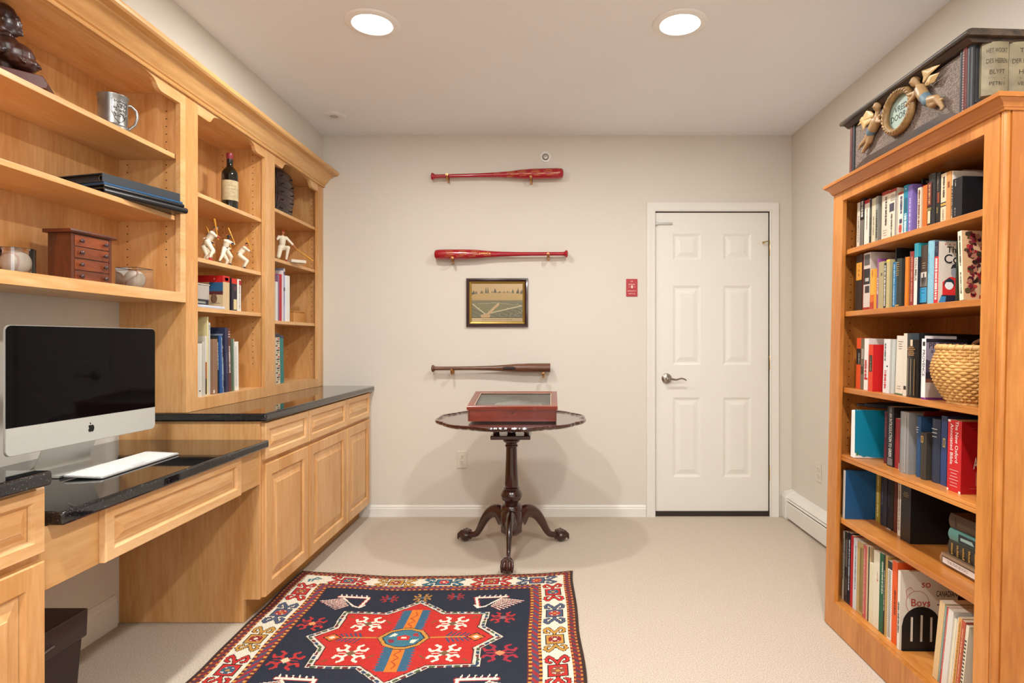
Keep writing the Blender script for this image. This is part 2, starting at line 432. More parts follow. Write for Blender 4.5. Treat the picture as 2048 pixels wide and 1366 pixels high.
b.rings(lambda u, v, h: (u, .008+h, v), -W2, W2, ZB, ZT, [(0, 0), (0, .035)])
b.build('door_slab', TRIMP, dr)
MB().box(-W2, W2, .002, .012, .004, .034).build('door_sweep', mat('2b211c', .6), dr)
h0 = Vector(((1334-1425)/297, 0, dz(757)))
b = MB(); b.lathe([(0.0001, -.010), (.014, -.010), (.027, -.007), (.033, -.002), (.034, .008)], h0, 'Y', 32)
b.lathe([(.0001, -.050), (.010, -.049), (.011, -.04), (.011, -.008)], h0, 'Y', 20)
pts = [h0+Vector((x, -.045, z)) for x, z in [(0, 0), (.018, .0), (.035, -.004), (.055, -.006), (.075, .0), (.095, .003), (.112, -.003), (.122, -.010)]]
b.tube(pts, [.009, .009, .0075, .0065, .006, .0055, .005, .004], 12, flat=.7)
b.build('lever_handle', mat('a8a196', .25, metal=1), dr, smooth=40)
for k, py in enumerate((498, 725, 945)):
    b = MB(); z = dz(py)
    b.lathe([(.0001, -.048), (.004, -.047), (.0065, -.044), (.0065, .044), (.004, .047), (.0001, .048)], (W2+.007, -.006, z), 'Z', 12)
    b.box(W2+.006, W2+.018, -.0015, .004, z-.045, z+.045)
    b.build('hinge', mat('b7a06a', .35, metal=1), dr, smooth=40)
b = MB(); z = dz(487); b.tube([(W2+.006, -.008, z+.01), (W2-.018, -.022, z+.012), (W2-.04, -.020, z+.004)], .0035, 8); b.lathe([(.001, -.03), (.008, -.03), (.008, -.022)], (W2-.042, .005, z+.003), 'Y', 12)
b.build('hinge_pin_stop', mat('b7a06a', .35, metal=1), dr, smooth=40)
b = MB(); z = dz(447); b.box(-W2-.006, -W2+.112, -.002, .007, z-.007, z+.007); b.box(-W2-.002, -W2+.012, -.012, -.002, z-.011, z+.011)
b.lathe([(.0001, -.006), (.003, -.006), (.003, .005)], (-W2+.10, 0, z), 'Y', 10)
b.build('latch_bar', STEEL, dr, bevel=.001)
# ceiling downlights
for i, (lx, ly) in enumerate(LAMPS[:4]):
    t = thing('recessed_light', 'round white recessed ceiling light, lit, above the left side of the room' if i == 0 else 'round white recessed ceiling light, lit, above the right side of the room', 'ceiling light', (lx, ly, CEIL-.0005))
    if i > 1: t['label'] = 'round recessed ceiling light behind the camera, '+('left' if i == 2 else 'right')+' side'
    MB().lathe([(.083, 0), (.083, -.004), (.088, -.009), (.112, -.008), (.117, -.004), (.118, 0)], n=48).build('trim_ring', mat('f2f1ee', .5, amount=.02), t, smooth=40)
    le, n_, l_, b_ = nt('lit_lens'); b_.inputs['Emission Color'].default_value = (1, .97, .93, 1); b_.inputs['Emission Strength'].default_value = 9
    MB().lathe([(.084, -.003), (.06, -.0035), (.0001, -.004)], n=40).build('lens', le, t, smooth=60)
def wb(t):
    """builder taking room coordinates for a part of thing t"""
    b = MB(); b.M = Matrix.Translation(-Vector(t.location)) if not t.rotation_euler.z else (Matrix.Translation(t.location) @ Matrix.Rotation(t.rotation_euler.z, 4, 'Z')).inverted()
    return b
XF = lambda X: (lambda u, v, h: (X+h, u, v))
# ------------------------------------------------------------------ base cabinets
FX, DXF = -1.22, -1.20
def door_front(t, name, y0, y1, z0, z1, field='field'):
    b = wb(t); st = .052 if (z1-z0) > .3 else .030
    b.rings(XF(FX+.001), y0, y1, z0, z1, [(0, 0), (0, .016), (.003, .020), (st, .020), (st+.004, .016), (st+.006, .014), (st+.008, .010)], cap=False)
    b.rings(XF(FX+.001), y0, y1, z0, z1, [(0, 0), (st+.008, 0)], cap=False)
    d = b.build(name, MAPLE if (z1-z0) > .3 else MAPLE_H, t)
    b = wb(t); k = st+.008; fw = .030 if (z1-z0) > .3 else .018
    b.rings(XF(FX+.001), y0, y1, z0, z1, [(k-.002, .009), (k+.008, .009), (k+.008+fw, .0175), (k+.010+fw, .0195)])
    b.build('raised_field', MAPLE if (z1-z0) > .3 else MAPLE_H, d)
    return d
def base_cab(name_label, y0, y1, fronts, side, cat='cabinet'):
    t = thing('base_cabinet', name_label, cat, (FX, (y0+y1)/2, 0))
    for yy in ((y0, y0+.018), (y1-.018, y1)):
        b = wb(t); b.prism([(WL+.001, .002), (FX-.066, .002), (FX-.066, .098), (FX-.0185, .098), (FX-.0185, .845), (WL+.001, .845)], 'Y', yy[0], yy[1]); b.build('side_panel', MAPLE, t)
    b = wb(t); b.box(FX-.080, FX-.066, y0+.019, y1-.019, .002, .098); b.build('toe_kick', mat('b8823f', .5), t)
    b = wb(t); b.box(WL+.02, FX-.02, y0+.018, y1-.018, .099, .115); b.build('cabinet_floor', MAPLE_H, t)
    # face frame
    b = wb(t); X0, X1 = FX-.018, FX
    ys = [y0]+[(fronts[i][1]+fronts[i+1][0])/2 for i in range(len(fronts)-1)]+[y1]
    for i, y in enumerate(ys):
        w0, w1 = (0, .038) if i == 0 else ((-.038, 0) if i == len(ys)-1 else (-.019, .019))
        b.box(X0, X1, y+w0, y+w1, .098, .845)
    for i in range(len(ys)-1):
        for z0, z1 in ((.0985, .130), (.655, .69), (.815, .8445)):
            b.box(X0+.0002, X1-.0002, ys[i]+(.038 if i == 0 else .019), ys[i+1]-(.038 if i == len(ys)-2 else .019), z0, z1)
    b.build('face_frame', MAPLE, t)
    for a, c in fronts:
        door_front(t, 'door', a, c, .103, .663); door_front(t, 'drawer_front', a, c, .682, .838)
    return t
base_cab('maple base cabinet with three doors and three drawers, against the back wall', 2.517, WB-.002, [(2.530, 2.975), (2.985, 3.530), (3.540, 3.985)], 1)
base_cab('maple base cabinet at the left edge, near end of the desk beside the shredder', .45, 1.434, [(.47, .935), (.945, 1.425)], 0)
# ------------------------------------------------------------------ worktops
def top(label, x1, y0, y1, z1, th, name='worktop'):
    o = MB().box(0, x1-(WL+.0015), 0, y1-y0, -th, 0).build(name, GRANITE, bevel=.007, seg=3, smooth=40); o.location = (WL+.0015, y0, z1)
    return props(o, label, 'worktop')
top('polished black granite worktop over the three-door cabinets by the back wall', -1.185, 2.500, WB-.002, .8805, .034)
top('black granite worktop at the left edge, above the near cabinet', -1.170, .43, 1.412, .8805, .034)
top('lower black granite desk top under the computer and keyboard', -1.178, 1.452, 2.514, .770, .034)
t = thing('desk_apron', 'maple desk apron with one wide raised drawer front under the desk top', 'desk drawer', (FX, 1.97, .58))
b = wb(t); b.box(FX-.018, FX, 1.4345, 2.5165, .582, .7355); b.build('apron_board', wood('maple_figured', 'e2b880', 'c89456', 'Y', scale=3), t)
door_front(t, 'drawer_front', 1.62, 2.330, .584, .733)
b = wb(t); b.box(FX-.45, FX-.019, 1.64, 2.31, .60, .72); b.build('drawer_box', MAPLE_X, t)
# ------------------------------------------------------------------ wall shelving
SB, ST = .8815, 2.232
def pinholes(t, spots, back=False):
    b = wb(t)
    for (x, y, z, ax) in spots:
        p = [(math.cos(2*PI*k/8)*.0028, math.sin(2*PI*k/8)*.0028) for k in range(8)]
        b.add([(x+q[0], y, z+q[1]) for q in p], [tuple(range(8))])
    o = b.build('shelf_pin_holes', DARKHOLE, t, fix=False); o['kind'] = 'stuff'; return o
def valance(t, y0, y1, wide=False):
    """scalloped top rail"""
    L = y1-y0; tab = min(.12*L+.03, .14); pts = []
    z_low, z_top = 2.166, 2.211
    def half(s):  # from side (0) inwards
        e = .05 if not wide else .06
        return [(0, z_low), (tab*.8, z_low-.001), (tab*.88, z_low), (tab*.98, z_low+.006), (tab+.005, z_low+.014), (tab+.012, z_low+.024), (tab+.026, z_low+.034), (tab+.05, z_low+.040), (tab+.085, z_top)]
    h = half(0); prof = [(y0+a, z) for a, z in h]+[(y1-a, z) for a, z in h[::-1]]+[(y1, ST), (y0, ST)]
    # build as quads column by column
    b = wb(t); lo = prof[:-2]; X0, X1 = SOF-.019, SOF-.0005
    vs = []; fs = []
    for (y, z) in lo:
        for X in (X0, X1): vs += [(X, y, z), (X, y, ST)]
    for i in range(len(lo)-1):
        k = 4*i
        fs += [(k, k+4, k+5, k+1), (k+2, k+3, k+7, k+6), (k, k+2, k+6, k+4), (k+1, k+5, k+7, k+3)]
    e = 4*(len(lo)-1); fs += [(0, 1, 3, 2), (e, e+2, e+3, e+1)]
    b.add(vs, fs); return b.build('scalloped_rail', MAPLE_H, t)
def shelf_part(t, y0, y1, ztop, name='shelf', th=.019):
    b = wb(t); b.box(-1.797, -1.552, y0+.001, y1-.001, ztop-th, ztop); b.build(name, MAPLE_H, t, bevel=.0015)
# right unit, two bays, stands on the worktop
Y0, Y1 = 2.518, WB-.003
t = thing('wall_shelving', 'tall two-bay maple bookshelf standing on the granite worktop', 'bookshelf', (SOF, (Y0+Y1)/2, SB))
b = wb(t); b.box(WL+.001, -1.798, Y0+.018, Y1-.018, SB, ST); b.build('back_panel', MAPLE, t)
for a, c in ((Y0, Y0+.018), (3.225, 3.305), (Y1-.018, Y1)):
    b = wb(t); b.box(WL+.001, SOF-.0195, a, c, SB, ST); b.build('upright', MAPLE, t)
BAYA, BAYB = (Y0+.018, 3.225), (3.305, Y1-.018)
fr = [(Y0, 2.603), (3.218, 3.330), (3.948, Y1)]
b = wb(t)
for a, c in fr: b.box(SOF-.019, SOF, a, c, SB, ST)
for (a, c) in ((2.603, 3.218), (3.330, 3.948)): b.box(SOF-.019, SOF-.0002, a, c, SB, .934)
b.build('face_frame', MAPLE, t)
valance(t, 2.603, 3.218); valance(t, 3.330, 3.948)
for (a, c), zs in ((BAYA, (1.838, 1.552, 1.332)), (BAYB, (1.932, 1.651, 1.298))):
    for z in zs: shelf_part(t, a, c, z)
    shelf_part(t, a, c, .934, 'bottom_panel'); b = wb(t); b.box(-1.797, SOF-.0195, a, c, ST-.018, ST); b.build('top_panel', MAPLE_H, t)
sp = []
for yy in (3.2248, Y1-.0183):
    for x in (-1.762, -1.60):
        for k in range(38):
            z = 1.06+k*.032
            if abs(z-2.2) > .02: sp.append((x, yy, z, 0))
pinholes(t, sp)
# left unit, one wide bay, hung above the desk
U0, U1 = .50, Y0-.001
t = thing('wall_shelving', 'wide open maple wall shelf hung above the desk and computer', 'bookshelf', (SOF, (U0+U1)/2, 1.344))
b = wb(t); b.box(WL+.001, -1.798, U0+.018, U1-.018, 1.362, ST); b.build('back_panel', MAPLE, t)
for a, c in ((U0, U0+.018), (U1-.018, U1)):
    b = wb(t); b.box(WL+.001, SOF-.0195, a, c, 1.344, ST); b.build('upright', MAPLE, t)
b = wb(t)
for a, c in ((U0, U0+.05), (2.480, U1)): b.box(SOF-.019, SOF, a, c, 1.344, ST)
b.box(SOF-.019, SOF-.0002, U0+.05, 2.480, 1.344, 1.384)
b.build('face_frame', MAPLE_H, t)
valance(t, U0+.05, 2.480, True)
for z in (1.955, 1.700): shelf_part(t, U0+.018, U1-.018, z)
b = wb(t); b.box(-1.797, SOF-.0195, U0+.018, U1-.018, 1.352, 1.378); b.build('bottom_panel', MAPLE_H, t)
b = wb(t); b.box(-1.797, SOF-.0195, U0+.018, U1-.018, ST-.018, ST); b.build('top_panel', MAPLE_H, t)
sp = []
for x in (-1.762, -1.60):
    for k in range(21):
        z = 1.50+k*.032
        if abs(z-1.95) > .02 and abs(z-1.69) > .02: sp.append((x, U1-.0183, z, 0))
pinholes(t, sp)
b = wb(t); b.box(-1.797, SOF-.03, U0+.02, U1-.02, 1.344, 1.3515); b.lathe([(.0001, -.0035), (.005, -.003), (.005, 0)], (-1.60, 1.93, 1.344), 'Z', 12); b.build('underside_rail', MAPLE_H, t)
# crown moulding
cp = [(SOF+.0005, 2.213), (SOF+.010, 2.213), (SOF+.014, 2.219), (SOF+.010, 2.226), (SOF+.017, 2.230), (SOF+.020, 2.236), (SOF+.028, 2.242), (SOF+.036, 2.254), (SOF+.045, 2.266), (SOF+.056, 2.276), (SOF+.066, 2.281), (SOF+.068, 2.288), (SOF+.098, 2.291), (SOF+.106, 2.297), (SOF+.108, 2.306), (SOF+.104, 2.316), (SOF+.0005, 2.318)]
b = MB(); b.prism([(x-SOF, z-2.21) for x, z in cp], 'Y', U0-1.9, WB-.002-1.9)
o = b.build('crown_molding', wood('maple_crown', 'e2b374', 'ce985a', 'Y'), smooth=30); o.location = (SOF, 1.9, 2.21)
props(o, 'long maple crown molding along the top of the wall shelving', 'molding')
# ------------------------------------------------------------------ the cherry bookcase (leans back a little against the right wall)
BL = .941                                            # width along the wall
MBC = Matrix.Translation((1.1645, 1.585, 0.004)) @ Matrix.Rotation(math.radians(.67), 4, 'Z') @ Matrix.Rotation(math.radians(1.25), 4, 'Y')
MLS = Matrix.Translation((SOF, 0, 0)) @ Matrix.Rotation(PI, 4, 'Z')       # wall shelving: depth runs to -X, u runs to -Y
def on_plane(M, px, py, d):
    Mi = M.inverted(); O = Mi @ Vector((0, 0, EYE)); D = Mi.to_3x3() @ Vector(((px-1101)/1200, 1, -(py-681)/1200))
    t = (d-O.x)/D.x; P = O+D*t; return P.y, P.z
SH = dict(A=1.553, B=1.300, C=.990, D=.718, E=.457, F=.117)
bc = thing('bookcase', 'tall cherry-orange wooden bookcase with six shelves of books by the right wall', 'bookcase'); bc.matrix_world = MBC
D0 = .385
b = MB(); b.box(.018, D0, 0.0, .020, .0, 1.80); b.build('side_panel', CHERRY, bc)
b = MB(); b.box(.018, D0, BL-.020, BL, .0, 1.80); b.build('side_panel', CHERRY, bc)
b = MB(); b.box(D0-.008, D0-.0005, .0205, BL-.0205, .02, 1.795); b.build('back_panel', CHERRY, bc)
b = MB()
b.box(0, .0178, .022, .078, 0, 1.802).box(0, .0178, BL-.078, BL-.0, 0, 1.802)
b.box(.0003, .0175, .078, BL-.078, 1.752, 1.802).box(.0003, .0175, .078, BL-.078, 0, .117)
b.build('face_frame', CHERRY, bc, bevel=.0015)
b = MB(); b.lathe([(.0001, .0), (.011, .0), (.011, 1.798), (.0001, 1.798)], (.0105, .0125, 0), 'Z', 20); b.box(.004, .0178, .019, .022, 0, 1.8)
b.build('corner_bead', CHERRY, bc, smooth=40)
for k, (z, nm) in enumerate([(SH['A'], 's'), (SH['B'], 's'), (SH['C'], 's'), (SH['D'], 'f'), (SH['E'], 's'), (SH['F'], 'b')]):
    b = MB(); th = .0205
    if nm == 'f':
        b.prism([(.0175, z-.024), (.0175, z-.013), (.020, z-.011), (.0175, z-.009), (.0185, z-.001), (.021, z), (D0-.009, z), (D0-.009, z-.024)], 'Y', .0205, BL-.0205)
        b.build('shelf', CHERRY_H, bc)
    elif nm == 'b': b.box(.0185, D0-.009, .0205, BL-.0205, z-.02, z-.0005); b.build('bottom_panel', CHERRY_H, bc)
    else: b.box(.021, D0-.009, .0215, BL-.0215, z-th, z); b.build('shelf', CHERRY_H, bc, bevel=.002)
b = MB(); b.box(.0185, D0-.009, .0205, BL-.0205, 1.757, 1.775); b.build('top_panel', CHERRY_H, bc)
# crown of the bookcase: mitred round three sides
prof = [(.0, 1.790), (.006, 1.790), (.008, 1.796), (.011, 1.798), (.013, 1.804), (.020, 1.811), (.028, 1.815), (.030, 1.818), (.036, 1.819), (.037, 1.829), (.034, 1.832), (-.02, 1.832), (-.02, 1.804), (0, 1.803)]
b = MB(); vs_ = []; n = len(prof)
for (x, y, sx, sy) in [(D0, 0, 0, -1), (0, 0, -1, -1), (0, BL, -1, 1), (D0, BL, 0, 1)]:
    for o, z in prof: vs_.append((x+sx*o, y+sy*o*.6, z))
fs_ = [(i*n+j, i*n+(j+1) % n, (i+1)*n+(j+1) % n, (i+1)*n+j) for i in range(3) for j in range(n)]+[tuple(range(n)), tuple(range(3*n, 4*n))]
b.add(vs_, fs_); b.box(-.0, D0, .0, BL, 1.806, 1.8300); b.build('crown', CHERRY_H, bc, smooth=30)
b = MB()
for yy in (BL-.0207,):
    for x in (.07, D0-.06):
        for k in range(46):
            z = .2+k*.032
            p = [(math.cos(2*PI*q/8)*.0026, math.sin(2*PI*q/8)*.0026) for q in range(8)]
            b.add([(x+q[0], yy, z+q[1]) for q in p], [tuple(range(8))])
b.build('shelf_pin_holes', DARKHOLE, bc, fix=False)['kind'] = 'stuff'

# ------------------------------------------------------------------ books
def dark_of(c, k=.75): return tuple(int(c[i:i+2], 16)/255*k for i in (0, 2, 4))
_pm = {}
def pm(c, rough=.5):
    if (c, rough) not in _pm: _pm[(c, rough)] = mat(c, rough, amount=.06, scale=90, name='book_cloth')
    return _pm[(c, rough)]
def decor(name, ops, xf, t, h, depth, near, parent, seed):
    """printing on a spine and on the near cover as one thin mesh"""
    b = MB(); cols = []; rnd = random.Random(seed)
    def ci(c):
        if c not in cols: cols.append(c)
        return cols.index(c)
    X = -xf['bulge']-.0005; yc = near*(t/2+.0005)
    def cov(u, z): return (u, yc, z)
    cux = (1, 0, 0) if near < 0 else (-1, 0, 0)
    for op in ops:
        k = op[0]
        if k == 'band':
            pr = xf['prof']; z0, z1 = op[1]*h, op[2]*h; m = ci(op[3]); vs = []
            for (x, y) in pr: vs += [(x-.0004, y*1.0005, z0), (x-.0004, y*1.0005, z1)]
            b.add(vs, [(2*i, 2*i+2, 2*i+3, 2*i+1) for i in range(len(pr)-1)], m)
        elif k == 'rect':     # z0,z1,w0,w1 (fractions across the spine as seen)
            _, z0, z1, w0, w1, c = op; y0, y1 = t/2-w0*t, t/2-w1*t
            b.add([(X+.0001, y0, z0*h), (X+.0001, y1, z0*h), (X+.0001, y1, z1*h), (X+.0001, y0, z1*h)], [(0, 1, 2, 3)], ci(c))
        elif k == 'v':        # text, centre z, size fraction of thickness, colour, [w], [max length]
            _, s, zc, sz, c = op[:5]; wv = op[5] if len(op) > 5 else .5; mx = op[6]*h if len(op) > 6 else .9*h
            add_text(b, s, sz*t*1.3, (X-.0002, t/2-wv*t, zc*h), (0, 0, -1), (0, -1, 0), ci(c), bold=.006, maxw=mx)
        elif k == 'h':
            _, s, zc, sz, c = op[:5]
            add_text(b, s, sz*t, (X-.0002, 0, zc*h), (0, -1, 0), (0, 0, 1), ci(c), bold=.005, maxw=t*.86)
        elif k == 'dash':     # small illegible print running down the spine
            _, z0, z1, c = op[:4]; wv = op[4] if len(op) > 4 else .5; hw = (op[5] if len(op) > 5 else .3)*t/2
            z = z1*h; yy = t/2-wv*t
            while z > z0*h:
                l = rnd.uniform(.0018, .0042); m = ci(c); q = hw*rnd.uniform(.6, 1)
                b.add([(X-.0001, yy+q, z-l), (X-.0001, yy-q, z-l), (X-.0001, yy-q, z), (X-.0001, yy+q, z)], [(0, 1, 2, 3)], m)
                z -= l+rnd.choice([.0009, .0009, .0012, .003])
        elif k == 'lines':    # short level lines of small print
            _, z0, z1, cnt, c = op[:5]
            for i in range(cnt):
                z = (z0+(z1-z0)*i/max(cnt-1, 1))*h; q = t/2*rnd.uniform(.4, .72); e = .0011
                b.add([(X-.0001, q, z-e), (X-.0001, -q, z-e), (X-.0001, -q, z+e), (X-.0001, q, z+e)], [(0, 1, 2, 3)], ci(c))
        elif k == 'crect':    # cover: u0,u1 (fractions of depth from spine), z0,z1, colour, [layer]
            _, u0, u1, z0, z1, c = op[:6]; e = near*(op[6] if len(op) > 6 else 0)*.0002
            b.add([(u0*depth, yc+e, z0*h), (u1*depth, yc+e, z0*h), (u1*depth, yc+e, z1*h), (u0*depth, yc+e, z1*h)], [(0, 1, 2, 3)], ci(c))
        elif k == 'cpoly':
            _, pts, c = op[:3]; e = near*(op[3] if len(op) > 3 else 1)*.0002
            b.add([(u*depth, yc+e, z*h) for u, z in pts], [tuple(range(len(pts)))], ci(c))
        elif k == 'cdisc':
            _, u, z, r, c = op[:5]; e = near*(op[5] if len(op) > 5 else 1)*.0002; rz = op[6] if len(op) > 6 else r
            b.add([(u*depth+r*math.cos(a*PI/9), yc+e, z*h+rz*math.sin(a*PI/9)) for a in range(18)], [tuple(range(18))], ci(c))
        elif k == 'ctext':
            _, s, u, z, sz, c = op[:6]; al = op[6] if len(op) > 6 else 'LEFT'
            add_text(b, s, sz, (u*depth if near < 0 else (u+(1-u)*.95)*depth, yc+near*.0004, z*h), cux, (0, 0, 1), ci(c), align=al, bold=.01, maxw=(1-u)*depth*.95)
        elif k == 'cline':
            _, pts, wd, c = op
            for (a0, a1), (b0, b1) in zip(pts[:-1], pts[1:]):
                p = Vector((a0*depth, a1*h)); q = Vector((b0*depth, b1*h)); n_ = (q-p); n_ = Vector((-n_.y, n_.x)).normalized()*wd/2
                b.add([(v.x, yc+near*.0004, v.y) for v in (p-n_, q-n_, q+n_, p+n_)], [(0, 1, 2, 3)], ci(c))
    if b.f: return b.build(name, [pm(c, .45) for c in cols], parent, fix=False)
def book_parts(t, h, depth, col, hard, rnd_spine, ops, near, parent, seed, rough=.5, pages='e9dfc8', coverc=None):
    bul = min(.25*t, .006) if rnd_spine else 0.0
    k = 7 if rnd_spine else 2
    prof = [(-bul*math.sin(PI*i/(k-1)), t/2-t*i/(k-1)) for i in range(k)]
    e = .0025 if hard else .0009; q = .003 if hard else .0002
    outer = [(depth, t/2)]+[(x, y) for x, y in prof]+[(depth, -t/2)]
    inner = [(depth, -t/2+e)]+[(x+e, y*(t/2-e)/(t/2)) for x, y in prof[::-1]]+[(depth, t/2-e)]
    b = MB(); n1 = len(outer)
    for z0, z1 in ((0, h),):
        poly = outer+inner; m = len(poly)
        b.add([(x, y, z0) for x, y in poly]+[(x, y, z1) for x, y in poly], [(i, (i+1) % m, m+(i+1) % m, m+i) for i in range(m)])
        # caps as quads between outer and inner
        for zz in (0, m):
            for i in range(n1-1): b.f.append((zz+i, zz+i+1, zz+m-2-i, zz+m-1-i)); b.m.append(0)
    b.build('cover', coverc or pm(col, rough), parent)
    pb = MB(); pb.box(e*.8, depth-(.004 if hard else .0008), -t/2+e, t/2-e, q, h-q); pb.build('page_block', pm(pages, .85), parent)
    if ops: decor('printing', ops, dict(bulge=bul, prof=prof), t, h, depth, near, parent, seed)
_bn = [0]
def row(M, zs, d_def, specs, group, right=True, yref=None):
    """specs: dict(x=(x0,x1), y=top pixel, c=colour, l=label, ...) measured on the spine plane; far to near"""
    lim = None; near = -1 if right else 1
    for s in (specs if right else specs[::-1]):
        d = s.get('d', d_def); x0, x1 = s['x']
        u0, _ = on_plane(M, x0, s.get('ym', yref), d); u1, _ = on_plane(M, x1, s.get('ym', yref), d)
        uy, zt = on_plane(M, x0, s['y'], d)
        sg = 1 if right else -1                       # far side has larger u on the right, smaller on the left
        far, nr = max(u0*sg, u1*sg), min(u0*sg, u1*sg)
        if lim is not None and far > lim-.0004 and not s.get('free'):
            far = lim-.0004
        if far-nr < .006: nr = far-.006
        if not s.get('free'): lim = nr
        t = far-nr; uc = (far+nr)/2*sg
        h = s.get('h') or max(zt-zs, .05)
        dep = s.get('dep', min(.16, h*.72))
        _bn[0] += 1
        r = thing(s.get('n', 'book'), s['l'], s.get('cat', 'book'), group=group)
        lean = math.radians(s.get('lean', 0))*sg
        z0 = zs+abs(math.sin(lean))*t/2*0.98+.0003
        r.matrix_world = M @ Matrix.Translation((d, uc, z0)) @ Matrix.Rotation(lean, 4, 'X') @ Matrix.Rotation(math.radians(s.get('yaw', 0)), 4, 'Z')
        book_parts(t, h, dep, s['c'], s.get('hard', False), s.get('rnd', False), s.get('o', []), near, r, _bn[0], rough=s.get('r', .5), pages=s.get('pg', 'e9dfc8'))
    return lim
K = '17171a'
GA = 'books on the top shelf of the bookcase'
row(MBC, SH['A'], .045, [
 dict(x=(1714.4, 1720.2), y=407, c='cfc6b4', l='thin cream paperback, farthest book on the top shelf', o=[('dash', .15, .7, '6b6257')]),
 dict(x=(1720.2, 1728.4), y=400, c=K, l='book with black upper and grey lower spine on the top shelf', o=[('band', 0, .56, '6e6a62'), ('dash', .62, .95, 'd8d2c6', .5, .5)]),
 dict(x=(1729.2, 1739), y=402, c='dcd5c6', l='white book with a red band at its head on the top shelf', o=[('band', .92, 1, 'a81a1c'), ('dash', .35, .8, '9a8f82')]),
 dict(x=(1739, 1743.5), y=399, c='26251f', l='very thin black book right of the red-headed white one', o=[('dash', .2, .8, '8f8d78')]),
 dict(x=(1743.5, 1751.2), y=398.5, c='c9c2a4', l='pale khaki book right of the very thin black one', o=[('dash', .2, .6, '8c866c')]),
 dict(x=(1751.2, 1756), y=394, c='8a8a80', l='slim grey book with dark lettering on the top shelf', o=[('dash', .1, .7, '2b2b2b', .5, .6)]),
 dict(x=(1756, 1762.6), y=396, c='9a5a2a', d=.06, l='brown book right of the slim grey one, set back on the top shelf'),
 dict(x=(1763.6, 1777.2), y=386.5, c='d9cbb5', l='thick cream paperback with red head and one long vertical title', o=[('band', .93, 1, '9b2a18'), ('dash', .3, .88, '3d342c', .62, .3), ('lines', .1, .2, 3, '9d9488')]),
 dict(x=(1777.2, 1793), y=382.4, c='ddd0ba', l='thick cream paperback with a dark square picture on its spine', o=[('band', .94, 1, '9b2a18'), ('rect', .55, .72, .1, .68, '4a4550'), ('rect', .02, .95, .82, 1, '8f8a85'), ('dash', .06, .5, '5a5148', .4, .22), ('lines', .78, .88, 4, '7b7064')]),
 dict(x=(1796, 1806.4), y=387, c='e0d6c6', l='cream paperback with blue and red lettering left of the teal book', o=[('band', .95, 1, '9b2a18'), ('dash', .5, .9, '3b3f66', .6, .5), ('dash', .02, .25, 'c4402c', .5, .6), ('rect', .28, .38, .3, .8, '4a3c58')]),
 dict(x=(1806.6, 1815.4), y=373, c='14819e', l='bright teal paperback with white letters on the top shelf', o=[('rect', .45, .74, .2, .85, '1f5f78'), ('dash', .03, .42, 'd7eef2', .5, .6), ('h', 'o', .93, .5, 'e8f4f4')]),
 dict(x=(1815.6, 1824.2), y=372, c='7a66ad', l='violet paperback with fine vertical lettering on the top shelf', o=[('dash', .05, .72, 'c9c2ea', .5, .35)]),
 dict(x=(1824.4, 1827.5), y=366, c='101013', d=.075, l='tall black book with white capitals at the head of its cover', o=[('ctext', 'THE', .08, .93, .010, 'c9c4bc'), ('ctext', 'TI', .08, .80, .016, 'c9c4bc')], dep=.13),
 dict(x=(1828, 1834), y=377, c='9c1440', d=.072, l='crimson paperback behind the narrow cream one on the top shelf', o=[('cpoly', [(0, 0), (1, 0), (1, .12), (0, .02)], '101013')]),
 dict(x=(1834.7, 1841), y=377, c='e0d2b8', l='narrow cream paperback with dark red vertical title', o=[('dash', .05, .95, '6b2018', .5, .55)]),
 dict(x=(1845, 1853.6), y=373, c='c86a1c', l='plain orange paperback on the top shelf'),
 dict(x=(1856, 1870), y=352, c='1c1512', rnd=True, hard=True, l='dark leather hardback with red label and gilt shape on its spine', o=[('rect', .4, .84, .12, .72, '6e2a20'), ('dash', .43, .8, 'c8a06a', .42, .26), ('rect', .06, .30, .22, .6, 'cfc8a4'), ('rect', .31, .36, .12, .7, '8f7a4a')]),
 dict(x=(1871.4, 1880), y=348, c='18120f', l='black paperback with a red and gold figure on its spine', o=[('rect', .42, .62, .3, .8, '8f3c1e'), ('dash', .66, .93, '8b7f70', .4, .25), ('rect', .22, .34, .2, .5, '7a6a30')]),
 dict(x=(1881, 1891.4), y=350, c='ddc8a6', l='cream book with black cross bands and a long vertical title', o=[('dash', .5, .93, '4b4038', .55, .4), ('band', .40, .42, '2a2320'), ('band', .33, .35, '2a2320'), ('band', .355, .395, 'c8a040'), ('dash', .05, .28, '8b8074', .5, .3)]),
 dict(x=(1891.6, 1900.2), y=346, c='cc8f50', l='tan paperback beside the black binder on the top shelf', o=[('rect', .68, .80, .3, .75, '8f4a20')]),
 dict(x=(1900.4, 1904), y=344, c='d8cdbf', d=.048, l='thin cream book with large black vertical capitals by the black binder', o=[('dash', .1, .7, '1a1a1a', .5, .85)]),
], GA, yref=430)
row(MBC, SH['A'], .152, [dict(x=(1888, 1926), y=342, h=.190, c='e6dcd4', hard=True, r=.6, pg='dcd2ca', l='white box lying behind the black binder on the top shelf', n='box', cat='box', dep=.2, free=True)], GA, yref=400)
row(MBC, SH['A'], .028, [dict(x=(1904.4, 1923.5), y=360, c='17181b', hard=True, r=.35, l='thick black binder with its cover turned to the room on the top shelf', dep=.115, free=True, o=[('dash', .05, .25, '9a9a98', .3, .12), ('dash', .8, .95, '9a9a98', .3, .12)])], GA, yref=430)
